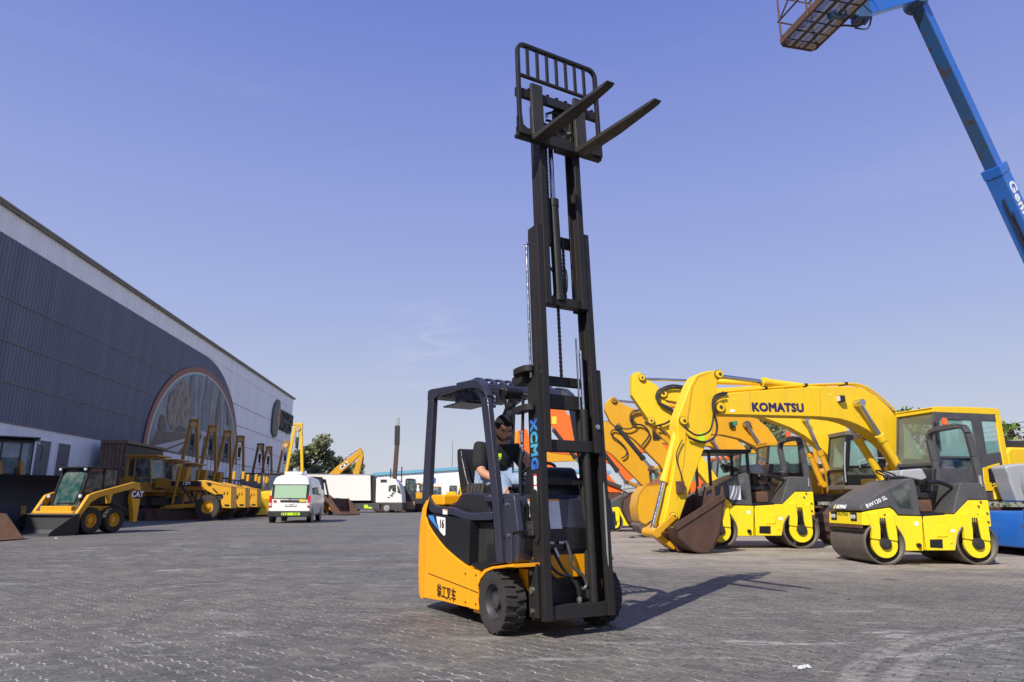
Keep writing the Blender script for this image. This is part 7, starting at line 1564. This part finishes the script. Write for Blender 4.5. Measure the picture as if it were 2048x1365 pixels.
for k in range(5200):
    p = Vector((r_.uniform(13.6, 14.75), r_.uniform(10, 34), r_.uniform(.05, 1.15) * r_.uniform(.5, 1))); nrm = Vector((r_.gauss(0, 1), r_.gauss(0, 1), r_.gauss(.4, 1))).normalized(); u = nrm.orthogonal().normalized(); v = nrm.cross(u); s = r_.uniform(.05, .11)
    hg.add([p - u * s, p - v * s * .5, p + u * s, p + v * s * .5], [(0, 1, 2, 3)])
tag(hg.build('weeds', m_leafd), 'dark green weeds along the foot of the pale boundary wall', 'weeds', kind='stuff')
G2 = 'greenery behind the boundary wall'
tree('leafy_sapling', 'bright green leafy sapling top showing above the yellow excavator cab', (15.7, 27, 0), 4.9, 1.0, 21, m_leafb, 420, .13, .5, G2)
tree('leafy_sapling', 'single bright green sprig over the barbed wire near the right edge', (15.6, 21.4, 0), 3.7, .55, 22, m_leafb, 90, .12, .5, G2)
tree('leafy_sapling', 'small green sprig at the extreme right edge above the wall', (15.7, 20.4, 0), 3.75, .5, 23, m_leafb, 80, .12, .5, G2)
tree('bushy_tree', 'dry olive tree seen in the gap under the long yellow boom', (17.2, 47, 0), 7.4, 2.6, 24, m_leaf, 2600, .22, .25, G2)
tree('bushy_tree', 'dusty green tree beside the palm behind the dark excavator cabs', (19.6, 50, 0), 6.4, 2.4, 25, m_leafd, 1800, .22, .25, G2)
def palm(label, loc, h, seed):
    r = random.Random(seed); t = thing('palm_tree', label, 'palm tree', loc, 0, 'palms behind the wall')
    MB().tube([(0, 0, 0), (.05, 0, h * .5), (0, 0, h)], .16, 8, sm=3).build('trunk', m_bark, t)
    for k in range(18):
        a = k * 2.4; el = r.uniform(.1, 1.1); ln = r.uniform(1.5, 2.1); pts = [Vector((math.cos(a) * ln * s * math.cos(el * (1 - .3 * s)), math.sin(a) * ln * s * math.cos(el * (1 - .3 * s)), h + ln * (math.sin(el) * s - .75 * s * s))) for s in (0, .25, .5, .75, 1)]
        q = MB(); q.tube(pts, .015, 4)
        sp_ = spl(pts, 5)
        for i, p in enumerate(sp_[2:]):
            p = Vector(p); d = Vector((math.cos(a), math.sin(a), -.3)); s_ = Vector((-math.sin(a), math.cos(a), 0))
            for sg in (-1, 1):
                e = p + (d * .5 + s_ * sg).normalized() * .36 + Vector((0, 0, -.12)); q.add([p, p + d * .03, e], [(0, 1, 2)])
        q.build('frond', m_palm, t)
m_palm = leaf_mat('pale_palm_leaves', (.10, .13, .05), (.24, .25, .12))
palm('pale palm crown showing behind the second excavator boom', (20.3, 44, 0), 5.6, 2)
palm('dusty palm crown in the gap below the nearest boom', (16.2, 42.5, 0), 4.9, 6)
# ---------------- litter on the paving ----------------
def gp(x, y, z=0):
    r = (x - 1024) / F; u = (682.5 - y) / F; d = (r, math.cos(TH) - u * math.sin(TH), math.sin(TH) + u * math.cos(TH)); k = (z - H) / d[2]; return Vector((d[0] * k, d[1] * k, z))
p = gp(1603, 1337)
m_film, t_, b_ = mat0('plastic_film'); b_.inputs['Base Color'].default_value = (.8, .82, .85, 1); b_.inputs['Roughness'].default_value = .2; b_.inputs['Alpha'].default_value = .6
q = MB(); r_ = random.Random(4); g = [[(i * .018 + r_.uniform(-.006, .006) - .06, j * .022 + r_.uniform(-.006, .006) - .05, abs(r_.gauss(0, .012)) + .004) for i in range(8)] for j in range(6)]
v = [c for row in g for c in row]; q.add(v, [(j * 8 + i, j * 8 + i + 1, (j + 1) * 8 + i + 1, (j + 1) * 8 + i) for j in range(5) for i in range(7) if (i, j) not in ((0, 0), (6, 4), (0, 4), (6, 0), (5, 0))])
o = q.build('plastic_wrapper', m_film, ang=10); o.location = p; o.scale = (.75, .75, .75); tag(o, 'crumpled clear plastic wrapper lying on the paving near the bottom right', 'litter')
for px_, mt, lb, s in (((1265, 1076), m_black, 'black rag on the pale ground just right of the mast foot', .13), ((1697, 1200), m_black, 'small black scrap alone on the paving before the nearest roller', .035), ((547, 1092), m_yelp, 'tiny yellow scrap on the paving below the van', .03), ((303, 1037), m_redp, 'small red and white scraps beside the nearest grader blade', .1), ((112, 1077), m_wpr, 'pale crumpled scrap in front of the skid steer bucket', .05), ((704, 1129), m_redp, 'tiny red scrap on the paving left of the forklift', .025), ((641, 1235), m_wpr, 'tiny white pebble on the paving left of the forklift', .015)):
    p = gp(*px_); q = MB(); r_ = random.Random(int(px_[0])); n = 9
    ring = [(s * r_.uniform(.6, 1) * math.cos(2 * math.pi * k / n), s * r_.uniform(.35, .6) * math.sin(2 * math.pi * k / n), .002) for k in range(n)]
    q.add(ring + [(0, 0, s * .35)], [(k, (k + 1) % n, n) for k in range(n)]); o = q.build('scrap', mt, ang=10); o.location = p; tag(o, lb, 'litter')
q = MB(); r_ = random.Random(11)
for k in range(420):
    y = 3.9 * (12 / 3.9) ** r_.random(); x = r_.uniform(-.75, .75) * y; s = r_.uniform(.003, .008)
    q.add([(x - s, y, 0), (x, y - s, 0), (x + s, y, 0), (x, y + s, 0), (x, y, s)], [(0, 1, 4), (1, 2, 4), (2, 3, 4), (3, 0, 4)])
tag(q.build('grit', m_sheave if 0 else m_bw), 'fine pale grit scattered over the paving', 'grit', kind='stuff')
